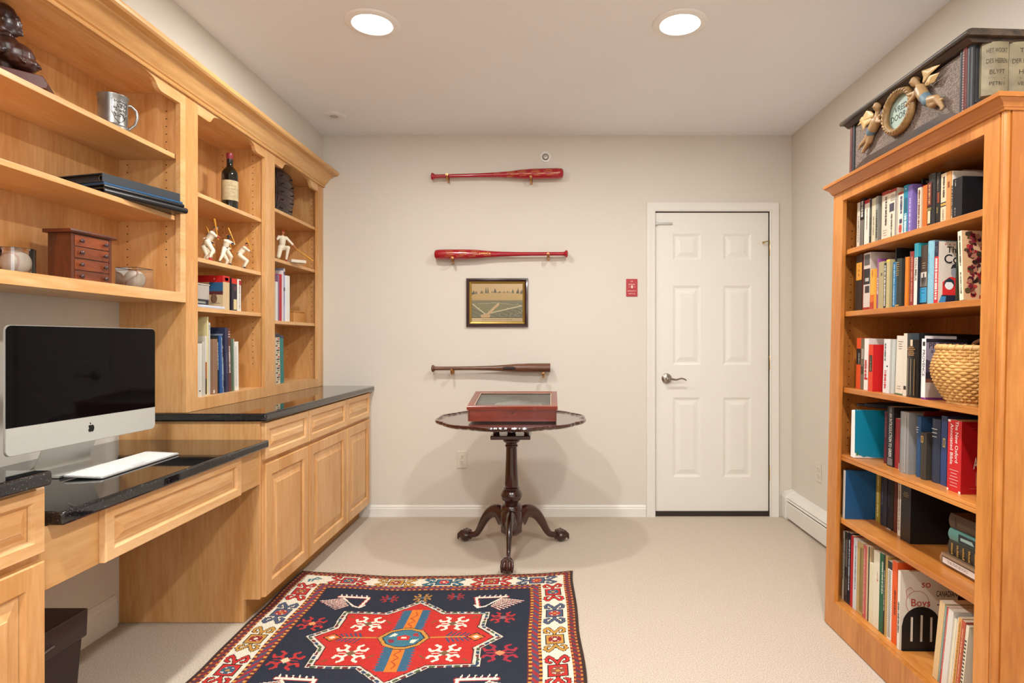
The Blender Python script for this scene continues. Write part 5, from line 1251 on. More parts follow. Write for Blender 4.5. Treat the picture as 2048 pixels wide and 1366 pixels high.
# binders lying on the middle shelf
z = 1.7004; A = Vector((-1.575, 2.109)); Bv = Vector((-1.484, 2.443)); dirv = (Bv-A).normalized(); ang = math.atan2(dirv.y, dirv.x)-PI/2
def binder(label, off, out, L, dep, th, col, rough, rounded, ring=False, group=None):
    global z
    t = thing('binder', label, 'binder', (A.x, A.y, z), ang, 'binders lying in a pile on the middle shelf'); K_ = -1
    b = MB(); m = pm(col, rough)
    x1 = out; x0 = out-dep
    b.box(x0, x1-th*.3, off, off+L, 0, .003); b.box(x0, x1-th*.3, off, off+L, th-.003, th)
    if rounded: pr = [(x1-th*.5+th*.5*math.cos(a), th/2+th*.5*math.sin(a)) for a in [(-PI/2)+PI*i/8 for i in range(9)]]+[(x1-th*.5, th-.003), (x1-.004, th/2), (x1-th*.5, .003)]
    else: pr = [(x1-th*.3, 0), (x1, 0), (x1, th), (x1-th*.3, th), (x1-th*.3, th-.003), (x1-.003, th-.003), (x1-.003, .003), (x1-th*.3, .003)]
    b.prism(pr, 'Y', off, off+L)
    c = b.build('binder_cover', m, t, smooth=40 if rounded else None)
    b = MB(); b.box(x0+.01, x1-.035, off+.012, off+L-.012, .0035, th-.0035); b.build('page_block', pm('26282c', .7), t)
    if ring:
        b = MB(); b.tube([(x1-.02+.010*math.cos(a), off+.012, th/2+.010*math.sin(a)) for a in [2*PI*i/14 for i in range(14)]], .0016, 6, closed=True); b.build('ring', STEEL, t, smooth=60)
    z += th+.0006
binder('thick black binder with a rounded spine at the bottom of the binder pile', .0, .012, .345, .215, .022, '1b1b1e', .35, True)
binder('black padded folder second from the bottom of the binder pile', .005, .004, .330, .21, .014, '15151a', .3, True)
binder('thin blue folder in the binder pile', .005, .0, .325, .21, .007, '1c4f78', .4, False)
binder('charcoal ring binder with an open end, on top of the binder pile', -.0, .0, .318, .21, .030, '2b3038', .5, False, True)
# little chest of drawers
CH = wood('small_chest_wood', '6a3018', '43200f', 'Z', rough=.35, scale=12, coat=.2); CHF = wood('small_chest_front', '8c4420', '5c2a14', 'Y', rough=.35, scale=14, coat=.2)
zf = 1.3785
ct = thing('miniature_chest', 'small reddish brown chest with four little drawers on the lower wall shelf', 'miniature chest', (-1.62, 2.025, zf), math.radians(-6))
Wc, Dc, Hc = .165, .085, .184
MB().box(-Dc, 0, 0, Wc, .002, Hc-.012).build('chest_body', CH, ct, bevel=.001)
b = MB(); b.prism([(-Dc-.008, Hc-.012), (.010, Hc-.012), (.013, Hc-.006), (.010, Hc), (-Dc-.008, Hc)], 'Y', -.012, Wc+.012); b.build('chest_top', CH, ct)
for y_ in (0, Wc-.012): MB().box(-.004, .002, y_, y_+.012, .002, Hc-.013).build('corner_post', CH, ct)
for k in range(4):
    z0_ = .008+k*.0405
    MB().box(-.002, .0035, .014, Wc-.014, z0_, z0_+.037).build('drawer', CHF, ct, bevel=.0012)
    dr_ = ct.children[-1]
    for y in (.034, Wc-.034):
        b = MB(); b.lathe([(.0025, 0), (.003, .004), (.0065, .007), (.0075, .011), (.005, .014), (.0001, .015)], (.003, y, z0_+.0185), 'X', 14)
        b.build('knob', mat('4c3838', .25, metal=.3), dr_, smooth=50)
# baseballs in clear cases
LEATHER = mat('e9e0cc', .5, amount=.06, scale=30); STITCH = mat('b5432f', .6); CLEAR = glass('clear_acrylic', (.97, .96, .97), .01, 1.5)
def baseball(parent, c, rot):
    R = .0372
    b = MB(); b.sphere((0, 0, 0), R, 32); o = b.build('ball', LEATHER, parent, smooth=80); o.location = c; o.rotation_euler = rot
    b = MB(); a_ = .44; pts = []
    for i in range(108):
        t = 2*PI*i/108
        x = math.cos(t)+a_*math.cos(3*t)*.55; y = math.sin(t)-a_*math.sin(3*t)*.55; zz_ = 1.05*math.sin(2*t)
        v = Vector((x, y, zz_)).normalized(); pts.append(v)
    for i, v in enumerate(pts):
        tn = (pts[(i+1) % 108]-pts[i-1]).normalized(); sd = v.cross(tn)
        for s in (-1, 1):
            b.tube([v*(R+.0002)-tn*.0003, (v*(R)+sd*s*.0032+tn*.0011).normalized()*(R+.0003)], .00045, 4)
    b.build('red_stitching', STITCH, o)
    return o
bb = thing('cased_baseball', 'baseball in a round clear display case at the left end of the lower wall shelf', 'baseball', (-1.602, 1.797, zf))
baseball(bb, (0, 0, .041), (.6, .3, 1.0))
b = MB(); b.lathe([(.047, 0), (.047, .081), (.0001, .081)], n=48); b.lathe([(.0455, .0), (.0455, .0795), (.0001, .0795)], n=48); b.build('clear_case', CLEAR, bb, smooth=40)
b = MB(); b.lathe([(.0001, .0), (.048, 0), (.048, .003), (.0001, .003)], n=48); b.build('case_base', glass('clear_base', (.85, .85, .86), .02), bb)
bb = thing('cased_baseball', 'older baseball in a clear cube case at the right end of the lower wall shelf', 'baseball', (-1.612, 2.325, zf), math.radians(-4))
o = baseball(bb, (0, 0, .041), (.2, 1.1, .4))
q = .0425
b = MB(); b.box(-q, q, -q, q, 0, .085); b.build('clear_case', CLEAR, bb)
b = MB()
for x in (-q, q):
    for y in (-q, q): b.tube([(x, y, 0), (x, y, .085)], .0010, 4)
for zz_ in (.0, .085):
    for (x0_, y0_, x1_, y1_) in ((-q, -q, q, -q), (q, -q, q, q), (q, q, -q, q), (-q, q, -q, -q)): b.tube([(x0_, y0_, zz_), (x1_, y1_, zz_)], .0010, 4)
b.build('case_edge', glass('acrylic_edge', (.85, .72, .74), .2, 1.8), bb)

# ------------------------------------------------------------------ two-bay unit: bottle, chest, figurines
bt = thing('wine_bottle', 'old dark wine bottle with a stained cream label and red capsule', 'bottle', (-1.622, 3.035, 1.8385))
b = MB(); b.lathe([(.0001, .006), (.03, .0), (.037, .002), (.0385, .01), (.0385, .178), (.036, .196), (.026, .212), (.0165, .222), (.0145, .235), (.0140, .268)], n=48)
b.build('glass_body', mat('10130c', .08, amount=.1, coat=.5), bt, smooth=50)
b = MB(); b.lathe([(.0142, .240), (.0148, .241), (.0148, .262), (.0146, .262)], n=32); b.build('neck_foil', mat('171314', .3), bt, smooth=50)
b = MB(); b.lathe([(.0148, .262), (.0152, .270), (.0165, .272), (.0165, .288), (.0150, .293), (.0001, .294)], n=32); b.build('capsule', mat('8e2c34', .35, amount=.2), bt, smooth=40)
b = MB(); n = 24; vs = []
a0, a1 = -2.15, .45
for i in range(n+1):
    a = a0+(a1-a0)*i/n
    for zz_ in (.050, .150): vs.append((.0390*math.cos(a), .0390*math.sin(a), zz_))
b.add(vs, [(2*i, 2*i+2, 2*i+3, 2*i+1) for i in range(n)]); b.build('label', mat('cdbb94', .8, amount=.35, scale=45), bt, smooth=60, fix=False)
b = MB()
def bt_txt(s, ang0, zc, size):
    v, f = text_faces(s, size); b.add([(.0393*math.cos(ang0+p[0]/.0393), .0393*math.sin(ang0+p[0]/.0393), zc+p[1]) for p in v], f)
for zc, n_g, sz in ((.122, 7, .0042), (.106, 9, .003), (.090, 4, .003), (.070, 8, .0026)):
    for g_i in range(n_g):
        a = -.75+(g_i-n_g/2)*sz*1.25/.0393; da = sz*.4/.0393
        b.add([(.0393*math.cos(a), .0393*math.sin(a), zc-sz*.7), (.0393*math.cos(a+da), .0393*math.sin(a+da), zc-sz*.7), (.0393*math.cos(a+da), .0393*math.sin(a+da), zc+sz*(.7+.4*(g_i % 3 == 0))), (.0393*math.cos(a), .0393*math.sin(a), zc+sz*.7)], [(0, 1, 2, 3)])
b.build('label_print', mat('5f4c38', .7), bt, fix=False)
# bombe chest
DC = wood('dark_chest', '36191a', '1c0d0e', 'Y', rough=.3, coat=.3)
dc = thing('miniature_chest', 'dark bow-fronted miniature chest on the top shelf of the far bay', 'miniature chest', (-1.60, 3.47, 1.9325), math.radians(-3))
n = 12; Ly = .215; Hc = .255
def fr_(y, z): q = (y/Ly)*2-1; zz_ = z/Hc; return .018*(1-q*q)+.016*math.sin(PI*zz_)-.004
b = MB(); vs = []; m = 10
for j in range(m+1):
    for i in range(n+1): y = Ly*i/n; zq = Hc*j/m; vs.append((fr_(y, zq), y, zq))
k0 = len(vs)
for j in range(m+1):
    for i in (0, n): vs.append((-.11, Ly*i/n, Hc*j/m))
fs = [(j*(n+1)+i, j*(n+1)+i+1, (j+1)*(n+1)+i+1, (j+1)*(n+1)+i) for j in range(m) for i in range(n)]
fs += [(j*(n+1), k0+2*j, k0+2*j+2, (j+1)*(n+1)) for j in range(m)]+[(j*(n+1)+n, k0+2*j+1, k0+2*j+3, (j+1)*(n+1)+n) for j in range(m)]
fs += [tuple(range(n+1))+(k0+1, k0), tuple(range(m*(n+1), m*(n+1)+n+1))+(k0+2*m+1, k0+2*m), tuple([k0+2*j for j in range(m+1)]+[k0+2*j+1 for j in range(m, -1, -1)])]
b.add(vs, fs); b.build('chest_body', DC, dc, smooth=40)
for k in range(5):
    za, zb = .010+k*.048, .050+k*.048; b = MB(); vs = []
    for i in range(n+1):
        y = .012+(Ly-.024)*i/n
        for zq in (za, zb): vs.append((fr_(y, zq)+.003, y, zq))
        for zq in (za, zb): vs.append((fr_(y, zq)-.002, y, zq))
    b.add(vs, [(4*i, 4*i+4, 4*i+5, 4*i+1) for i in range(n)]+[(4*i, 4*i+2, 4*i+6, 4*i+4) for i in range(n)]+[(4*i+1, 4*i+5, 4*i+7, 4*i+3) for i in range(n)]+[(0, 1, 3, 2), (4*n, 4*n+2, 4*n+3, 4*n+1)])
    d_ = b.build('drawer', DC, dc)
    for y in (.05, Ly-.05): b = MB(); b.lathe([(.003, 0), (.003, .005), (.006, .008), (.006, .011), (.0001, .013)], (fr_(y, (za+zb)/2)+.002, y, (za+zb)/2), 'X', 12); b.build('knob', mat('1c1012', .3), d_, smooth=50)

# baseball figurines
SKIN = {'l': 'b9764c', 'd': '4a2c20'}
def figurine(label, x, y, z, H, face, cap, skin='l', sleeve=None, sock='1a1a1c', hips=(0, 0, .50), sh=(.07, 0, .76), head=(.13, 0, .88), hands=(.26, .06, .66), bat=((.26, .06, .60), (.10, -.06, 1.14)), feet=((-.06, .17), (.08, -.15)), kn=((.10, .15, .27), (.14, -.10, .27)), band=None, helmet=False, stand=None, lowarm=None, group='baseball player figurines on the wall shelves'):
    t = thing('baseball_figurine', label, 'figurine', (x, y, z), face, group)
    S = H; V = lambda p: tuple(c*S for c in p)
    U, SKN, CAP, SLV, SOK, BLT = 0, 1, 2, 3, 4, 5
    ms = [mat('e6dcc4', .5, amount=.04), mat(SKIN[skin], .5), mat(cap, .35), mat(sleeve or 'e6dcc4', .5), mat(sock, .5), mat(band or '26262a', .5)]
    P = []
    def C_(a, b, r0, r1, tg): g_ = 1.14 if tg in (0, 3) else 1.26 if tg == 5 else 1.05; P.append(('c', V(a), V(b), r0*S*g_, r1*S*g_, tg))
    hx, hy, hz = hips; sx, sy, sz = sh
    C_((hx, .045, hz), (hx, -.045, hz), .072, .072, U); C_((hx, 0, hz+.045), (hx, 0, hz+.05), .068, .068, BLT)
    C_((hx, 0, hz+.07), ((hx+sx)/2, 0, (hz+sz)/2), .070, .080, U); C_(((hx+sx)/2, 0, (hz+sz)/2), (sx, 0, sz-.04), .080, .082, U); C_((sx, .085, sz-.01), (sx, -.085, sz-.01), .046, .046, U)
    C_((sx, 0, sz+.02), head, .030, .030, SKN)
    P.append(('s', V(head), (.052*S, .044*S, .060*S), SKN)); P.append(('s', V((head[0]+.05, 0, head[2]-.008)), (.012*S, .009*S, .012*S), SKN))
    P.append(('s', V((head[0]+.035, 0, head[2]-.035)), (.022*S, .025*S, .016*S), SKN))
    P.append(('s', V((head[0]-.006, 0, head[2]+.030)), ((.060 if helmet else .055)*S, (.054 if helmet else .048)*S, (.042 if helmet else .032)*S), CAP)); C_((head[0]+.03, 0, head[2]+.026), (head[0]+.085, 0, head[2]+.018), .020, .012, CAP)
    for i, s in enumerate((1, -1)):
        fx, fy = feet[i]; k = kn[i]
        C_((hx, s*.045, hz-.01), k, .066, .050, U); C_(k, (fx, fy, .10), .048, .030, U); C_((fx, fy, .115), (fx, fy, .035), .029, .024, SOK)
        C_((fx-.01, fy, .020), (fx+.065, fy, .018), .024, .018, SOK if sock != 'a01c22' else SOK)
        hd = hands if (lowarm is None or i == 0) else lowarm
        S0 = (sx, s*.105, sz); mid = ((sx+hd[0])/2+(.02 if i else .05), (s*.14+hd[1])/2, (sz+hd[2])/2-.04)
        C_(S0, mid, .038, .030, SLV if sleeve == 'full' else U); C_(mid, hd, .026, .019, SLV if sleeve else SKN)
        P.append(('s', V(hd), (.026*S, .022*S, .024*S), SKN))
        for q in range(4): C_((hd[0]+.012, hd[1]+.012-.008*q, hd[2]-.012+.004*q), (hd[0]+.024, hd[1]+.010-.008*q, hd[2]+.004), .007, .006, SKN)
    o = mesh_obj('player', blob(P, .0019*H/.16, 1, ms), t)
    b = MB(); A_, B_ = Vector(V(bat[0])), Vector(V(bat[1])); L_ = B_-A_
    b.tube([A_-L_*.06, A_-L_*.04, A_, A_+L_*.3, A_+L_*.6, A_+L_*.8, B_-L_*.01, B_], [.014*S, .016*S, .011*S, .012*S, .018*S, .024*S, .024*S, .012*S], 12); b.build('bat', mat('d99a34', .4, amount=.08), t, smooth=50)
    if stand: b = MB(); b.box(*stand); b.build('stand', mat('d8cfbc', .5), t, bevel=.002)
    return t
zA = 1.5525
figurine('white-uniformed batter figurine with red sleeve and red socks, bat held upright', -1.585, 2.775, zA, .172, 0.35, '4a4a50', sleeve='a8202a', sock='b01c28', bat=((.24, .03, .62), (.18, -.16, 1.12)), band='a82a2a', sh=(.10, 0, .76), head=(.19, 0, .885))
figurine('helmeted dark-skinned batter figurine with navy sleeves and wide stance', -1.575, 2.905, zA, .150, -0.15, '20222c', 'd', sleeve='23253a', sock='26262a', helmet=True, feet=((-.02, .26), (.02, -.28)), kn=((.06, .20, .28), (.06, -.20, .28)), hands=(.20, .20, .70), bat=((.20, .20, .70), (-.04, .20, 1.22)))
figurine('player figurine with dark cap at the left, half behind the red-sleeved batter', -1.675, 2.905, zA, .160, -0.1, '22242a', sleeve='23232b', sock='26262a')
figurine('player figurine standing behind the helmeted batter', -1.69, 3.10, zA, .158, 0.3, '20222a', sock='26262a')
figurine('lone crouching batter figurine at the right of the shelf, facing right', -1.598, 3.095, zA, .152, 0.45, '26262c', sock='17171a', hips=(-.03, 0, .47), sh=(.10, 0, .74), head=(.19, 0, .85), feet=((.06, .10), (.12, -.10)), kn=((.16, .12, .27), (.20, -.08, .28)), hands=(.36, .02, .60), bat=((.36, .02, .60), (.16, -.10, 1.06)), sleeve=None)
figurine('red-capped kneeling player figurine with a bat swung down, far bay', -1.60, 3.575, 1.6515, .205, -.75, 'a8202c', sock='a01c22', feet=((.06, .10), (-.12, -.12)), kn=((.14, .12, .42), (.08, -.13, .14)), hips=(0, 0, .42), sh=(.04, 0, .72), head=(.07, 0, .86), hands=(.16, .34, .42), lowarm=(.10, -.20, .62), bat=((.16, .34, .42), (.16, .86, .10)), band='e6dcc4', sleeve=None, stand=(-.02, .05, .035, .125, 0.0005, .018))

# books and boxes on the two-bay unit
G1 = 'books on the third shelf of the near bay'
row(MLS, 1.332, .04, [
 dict(x=(446, 459), y=551, c='cdb38a', d=.035, dep=.205, hard=True, l='large baseball book with red head, its tan and blue cover turned to the room', o=[('band', .82, 1, 'c01e1c'), ('rect', .86, .95, .3, .8, 'd8602c'),
    ('crect', 0, 1, 0, 1, 'cdb38a'), ('crect', 0, 1, .80, 1, 'bf1a1a', 1), ('crect', .0, .32, .48, .80, '2e5c84', 1), ('crect', 0, .34, .44, .54, '5a2a2c', 2), ('ctext', 'CH', .03, .36, .040, 'c0392c'), ('crect', .06, .3, .18, .2, '8a7858', 2), ('cdisc', .2, .9, .004, 'e0a878', 2)]),
 dict(x=(460, 463), y=556, c='15151c', l='thin black book between the tan and the navy ones', d=.05),
 dict(x=(463.4, 474), y=556.5, c='23222e', hard=True, l='navy book with red head and cream sticker on its spine', o=[('band', .84, 1, 'c8241e'), ('rect', .04, .36, .35, .95, 'd8c894'), ('rect', .62, .76, .45, .8, '5c2a3a')]),
 dict(x=(474.4, 482), y=558, c='e2ddd4', l='white book with a red patch at its head', o=[('rect', .82, .97, .45, 1, 'a8182a'), ('dash', .1, .8, '9a938a', .6, .3)]),
], G1, right=False, yref=600)
r = thing('notebook', 'white and blue spiral notebook lying flat at the front of the near bay shelf', 'notebook', (-1.598, 2.640, 1.3325), 0)
MB().box(-.05, .040, 0, .225, .001, .011).build('page_block', pm('ccd2e0', .7), r); b = MB()
for i in range(36): b.tube([(.041+.006*math.cos(a), .004+i*.0062, .0065+.006*math.sin(a)) for a in [2*PI*k/8 for k in range(8)]], .0008, 4, closed=True)
o = b.build('spiral_wire', mat('dfe3ea', .3, metal=.3), r); o['kind'] = 'stuff'
r = thing('book', 'black book lying flat on the spiral notebook, dark spine to the room', 'book', (-1.598, 2.630, 1.3445), 0, G1)
MB().box(-.06, .034, 0, .115, 0, .024).build('cover', pm('20242a', .4), r, bevel=.002)
b = MB()
for g_i in range(9): b.add([(.0345, .02+g_i*.008, .008), (.0345, .0255+g_i*.008, .008), (.0345, .0255+g_i*.008, .014+.003*(g_i % 2)), (.0345, .02+g_i*.008, .016)], [(0, 1, 2, 3)])
b.build('lettering', pm('b9b7ae'), r, fix=False)
r = thing('clear_box', 'clear frosted plastic box standing on the black book', 'box', (-1.612, 2.632, 1.3692), 0)
b = MB(); b.box(-.045, .045, 0, .125, 0, .066); b.build('box_body', mat('b5aba2', .25, amount=.1, coat=.3), r, bevel=.003)
b = MB(); b.box(-.047, .047, -.002, .127, .0665, .072); b.build('box_lid', mat('cfc9c2', .2, coat=.4), r, bevel=.002)
r = thing('wooden_disc', 'round dark brown medallion leaning against the large baseball book', 'medallion', (-1.556, 2.772, 1.3575), 0)
b = MB(); b.lathe([(.0001, -.004), (.014, -.005), (.020, -.003), (.0215, .001), (.0205, .004), (.0001, .004)], (0, 0, .0215), 'X', 28); b.build('disc', mat('5c3818', .4, amount=.4, scale=60), r, smooth=40)
G2 = 'books on the bottom of the near bay'
row(MLS, .934, .05, [
 dict(x=(395.5, 404), y=687, c='d8d6cc', d=.028, l='white slim binder at the left end of the near bay bottom', o=[('rect', .10, .12, .3, .7, '2a2a2a')], ym=740),
 dict(x=(404.4, 410), y=683, c='bdbab0', d=.035, l='pale grey folder beside the white binder at the bottom of the near bay', ym=740),
 dict(x=(410.2, 414), y=672, c='d9d2c4', d=.04, l='book with white head and brown photo foot on its spine', o=[('rect', .28, .56, .1, .9, 'a2582c'), ('rect', .02, .28, .1, .9, '4a3228')], ym=740),
 dict(x=(414.2, 417.0), y=633.5, c='dcd09a', d=.045, dep=.19, l='tall pale yellow folder rising above the white binders', ym=700),
 dict(x=(417.5, 425), y=645, c='ccd0d4', d=.05, l='tall light grey book near the left of the near bay bottom', o=[('dash', .9, .96, '33363a', .4, .4)], ym=700),
 dict(x=(425.6, 435), y=678, c='8a6850', d=.038, l='brown translucent magazine file holder', o=[('rect', .02, .08, .1, .4, 'd8d4cc')], ym=740, dep=.17),
 dict(x=(435.6, 440.5), y=671, c='1d222a', d=.045, l='black book with white slanted lettering at the bottom of the near bay', o=[('dash', .4, .88, 'c8ccd0', .5, .6)], ym=740, lean=2),
 dict(x=(440.8, 446), y=671, c='1b4f90', d=.04, dep=.16, hard=True, l='royal blue book leaning slightly at the bottom of the near bay', ym=740, lean=2, o=[('dash', .1, .96, 'c8dcf0', .85, .2)]),
 dict(x=(446.2, 451.8), y=668, c='8e9aa4', d=.05, l='book with a patchy grey and brown photo spine', ym=740, lean=2, o=[('rect', .8, .98, .1, .9, '1c1f24'), ('rect', .6, .75, .1, .9, '4a3a28'), ('rect', .3, .5, .1, .9, 'c3ccd2'), ('rect', .1, .2, .3, .9, '4f5a60')]),
 dict(x=(452, 457.4), y=655, c='2a2c4c', d=.04, hard=True, l='tall navy art book with rounded pale flap on top', ym=740, lean=2, dep=.2, o=[('dash', .3, .6, '6c7098', .5, .3)]),
 dict(x=(457.8, 462.8), y=657, c='5f3030', d=.045, l='maroon book with white vertical lettering at the bottom of the near bay', ym=740, lean=2, o=[('rect', .90, .915, .1, .9, 'cdb8a8'), ('rect', .86, .875, .1, .9, 'cdb8a8'), ('rect', .94, .955, .1, .9, 'a87a68'), ('dash', .3, .72, 'e0d4c8', .5, .6)]),
 dict(x=(463.2, 469.6), y=678, c='4c6450', d=.045, l='grey-green book near the right of the near bay bottom', ym=740, lean=1.5, o=[('rect', 0, 1, .7, 1, 'aeb4ac')]),
 dict(x=(470.2, 477.4), y=683.5, c='e8e6de', d=.045, l='white book at the right end of the near bay bottom', ym=740, lean=1, o=[('dash', .1, .9, 'a8a49c', .3, .2)]),
], G2, right=False, yref=740)
G3 = 'books in the far bay'
row(MLS, 1.298, .045, [
 dict(x=(551.4, 555.6), y=563, c='e2e2dc', d=.035, l='white book partly hidden at the left of the far bay', ym=600),
 dict(x=(556, 558.4), y=549, c='8a6c8c', d=.04, l='thin mauve book in the far bay', ym=600),
 dict(x=(558.8, 563.4), y=548, c='b81c34', d=.04, l='crimson book in the far bay', ym=600),
 dict(x=(563.8, 567), y=541, c='e4d6d8', d=.045, l='pinkish white book right of the crimson one in the far bay', ym=600),
 dict(x=(567.2, 572.6), y=536.5, c='9aa2c2', d=.045, l='pale blue-violet book with a black mark on its spine, far bay', ym=600, o=[('rect', .57, .64, 0, 1, '26242a'), ('rect', .88, .94, .1, .8, '26242a'), ('rect', .94, 1, 0, 1, 'dcd6da'), ('dash', .3, .55, '5a6080', .4, .3)]),
 dict(x=(573.2, 579.4), y=551, c='e9e8e2', d=.035, l='plain white book at the right of the far bay row', ym=600),
], G3, right=False, yref=600)
t = thing('wooden_box', 'small plain wooden box with a lid in the far bay', 'box', (-1.665, 3.735, 1.2985), 0)
lw = wood('box_wood', 'c98f4c', 'b0783a', 'Y'); MB().box(-.05, .07, 0, .155, 0, .062).build('box_body', lw, t, bevel=.002); MB().box(-.052, .072, -.002, .157, .0625, .074).build('lid', lw, t, bevel=.002)
row(MLS, .934, .045, [
 dict(x=(551.6, 560.6), y=668, c='d4c6ae', d=.035, hard=True, l='patterned black, white and red book at the bottom of the far bay', ym=720, lean=2, dep=.18, o=
   [('rect', random.Random(i).uniform(0, .88), 0, 0, 0, K) for i in range(0)]+[('rect', .03+.045*i, .055+.045*i, [.1, .4, .25, .55][i % 4], [.5, .8, .9, .95][i % 4], ['1c1a1c', 'c03a30', '1c1a1c', '8a7a5c'][(i*7) % 4]) for i in range(20)]+[('band', .93, 1, '1d2338')]),
 dict(x=(561, 568), y=671, c='2e7d78', d=.04, hard=True, l='teal book at the bottom of the far bay', ym=720, lean=2, dep=.18, o=[('band', .94, 1, '2a3654')]),
], G3, right=False, yref=720)

# ------------------------------------------------------------------ basket on the third bookcase shelf
bk = thing('basket', 'round woven wicker basket on the third shelf of the bookcase', 'basket')
bk.matrix_world = MBC @ Matrix.Translation((.086, .231, SH['C']+.0006))
WICK = wood('wicker', 'dcae68', 'b98646', 'X', rough=.6, scale=30, coat=0)
b = MB(); rows = 17; nst = 22
def rb_(h): # belly profile, h 0..1
    return .058+.040*math.sin(min(1, h*1.55)*PI/2)-.016*max(0, (h-.62)/.38)**1.5
for i in range(rows):
    h = (i+.5)/rows; R0 = rb_(h); z = .010+h*.152; pts = []
    for k in range(176):
        a = 2*PI*k/176; pts.append(((R0+.0032*math.sin(a*nst/2*2+i*PI))*math.cos(a), (R0+.0032*math.sin(a*nst/2*2+i*PI))*math.sin(a), z))
    b.tube(pts, .0050, 6, closed=True)
b.build('woven_body', WICK, bk, smooth=60)
b = MB()
for k in range(nst*2):
    a = 2*PI*(k+.5)/(nst*2); b.tube([(rb_(h)*math.cos(a), rb_(h)*math.sin(a), .006+h*.160) for h in (0, .25, .5, .75, 1)], .0024, 5)
b.build('stake_ring', WICK, bk, smooth=60)
b = MB(); b.lathe([(.0001, .012), (.056, .012), (.060, .004), (.060, .0), (.052, .004), (.0001, .008)], n=40); b.build('basket_bottom', WICK, bk, smooth=40)
b = MB(); pts = [((rb_(1)+.001)*math.cos(2*PI*k/120), (rb_(1)+.001)*math.sin(2*PI*k/120), .170) for k in range(120)]; b.tube(pts, .0085, 10, closed=True)
pts = []
for k in range(480):
    a = 2*PI*k/480; q = a*26; pts.append(((rb_(1)+.001+.0090*math.cos(q))*math.cos(a), (rb_(1)+.001+.0090*math.cos(q))*math.sin(a), .170+.0090*math.sin(q)))
b.tube(pts, .0016, 5, closed=True); b.build('wrapped_rim', wood('rim_cane', 'e2bc80', 'c99a58', 'X', rough=.5, scale=20), bk, smooth=60)
b = MB(); b.tube([(.0, .074, .172), (.004, .066, .186), (.0, .03, .196), (-.002, -.01, .198), (.0, -.05, .190), (.0, -.072, .172)], .006, 8); 
b.v = [(x+.055, y, z) for x, y, z in b.v]; b.build('handle', mat('8a5a34', .6, amount=.3, scale=80), bk, smooth=60)

# ------------------------------------------------------------------ carved church box on top of the bookcase
MBX = MBC @ Matrix.Translation((.022, .183, 1.8330))
cb = thing('carved_box', 'old painted wooden box with two cherubs holding a wreath, on top of the bookcase', 'carved box'); cb.matrix_world = MBX
LB, HB, DB = .672, .228, .33
OLD = wood('old_dark_wood', '4a3426', '2a2019', 'Y', rough=.6, coat=0, scale=14); OLDR = mat('6b2c24', .6, amount=.5, scale=40); OLDK = mat('24262a', .5, amount=.4, scale=40)
BURL = mat('75665a', .8, amount=.35, scale=200)
pn, n_, l_, b_ = nt('punched_ground'); tc = n_.new('ShaderNodeTexCoord'); vo = n_.new('ShaderNodeTexVoronoi'); vo.inputs['Scale'].default_value = 150; vo.inputs['Randomness'].default_value = .35
l_.new(tc.outputs['Object'], vo.inputs['Vector']); rp = n_.new('ShaderNodeValToRGB'); rp.color_ramp.elements[0].color = (*lin('87766a'), 1); rp.color_ramp.elements[1].color = (*lin('4a3d36'), 1); rp.color_ramp.elements[0].position = .3; rp.color_ramp.elements[1].position = .75
l_.new(vo.outputs['Distance'], rp.inputs[0]); l_.new(rp.outputs[0], b_.inputs['Base Color']); bp = n_.new('ShaderNodeBump'); bp.invert = True; bp.inputs['Strength'].default_value = .7; bp.inputs['Distance'].default_value = .002
l_.new(vo.outputs['Distance'], bp.inputs['Height']); l_.new(bp.outputs[0], b_.inputs['Normal']); b_.inputs['Roughness'].default_value = .7
b = MB(); b.box(.012, DB, .012, LB-.012, .0, HB); b.build('box_body', OLD, cb)
b = MB(); b.box(.006, .0119, .03, LB-.03, .035, HB-.018); b.build('front_panel', pn, cb)
b = MB(); b.prism([(.03+ (LB-.06)*x, z) for x, z in [(0, .0), (1, 0), (1, .030), (.93, .048), (.86, .058), (.14, .058), (.07, .048), (0, .030)]][::1], 'X', .0005, .0058); b.build('arched_apron', OLD, cb)
b = MB(); b.prism([(-.030, HB), (-.034, HB+.006), (-.030, HB+.016), (-.018, HB+.020), (DB, HB+.020), (DB, HB)], 'Y', -.045, LB+.03); b.build('lid', wood('old_lid', '5a4a3c', '2c2520', 'Y', rough=.45, coat=.1, scale=18), cb, bevel=.002)
b = MB(); b.prism([(-.006, HB-.014), (-.022, HB-.001), (DB, HB-.001), (DB, HB-.014)], 'Y', -.03, LB+.015); b.build('cornice', OLD, cb)
for yy, rd in ((.008, 1), (LB-.008, 1)):
    s = 1 if yy < .1 else -1
    b = MB(); b.lathe([(.0085, 0), (.0085, HB-.014)], (.004, yy, 0), n=14); b.build('red_column', OLDR, cb, smooth=40)
    b = MB(); b.lathe([(.0065, 0), (.0065, HB-.014)], (.004, yy+s*.016, 0), n=14); b.build('black_column', OLDK, cb, smooth=40)
b = MB(); b.lathe([(.0105, 0), (.0105, HB-.014)], (.010, -.006, 0), n=14); b.build('black_column', OLDK, cb, smooth=40)
b = MB(); rn = random.Random(8)
for k in range(24): z_ = .02+k*.0078; b.add([(-.0048, .006+rn.uniform(-.001, .001), z_), (-.0048, .011, z_), (-.0048, .011, z_+.004), (-.0048, .006, z_+.003)], [(0, 1, 2, 3)])
b.build('flaked_paint', mat('c09a90', .7, amount=.3), cb, fix=False)
MBXi = MBX
def fp(px, py, x=-.006):
    u, z = on_plane(MBX, px, py, 0.006); return (x, u, z)
WREATH = mat('9c7a4a', .45, amount=.35, scale=60); WING = mat('c9a973', .45, amount=.2, scale=40); FLESH = mat('a8865c', .45, amount=.25, scale=40); BLUE = mat('5e7480', .6)
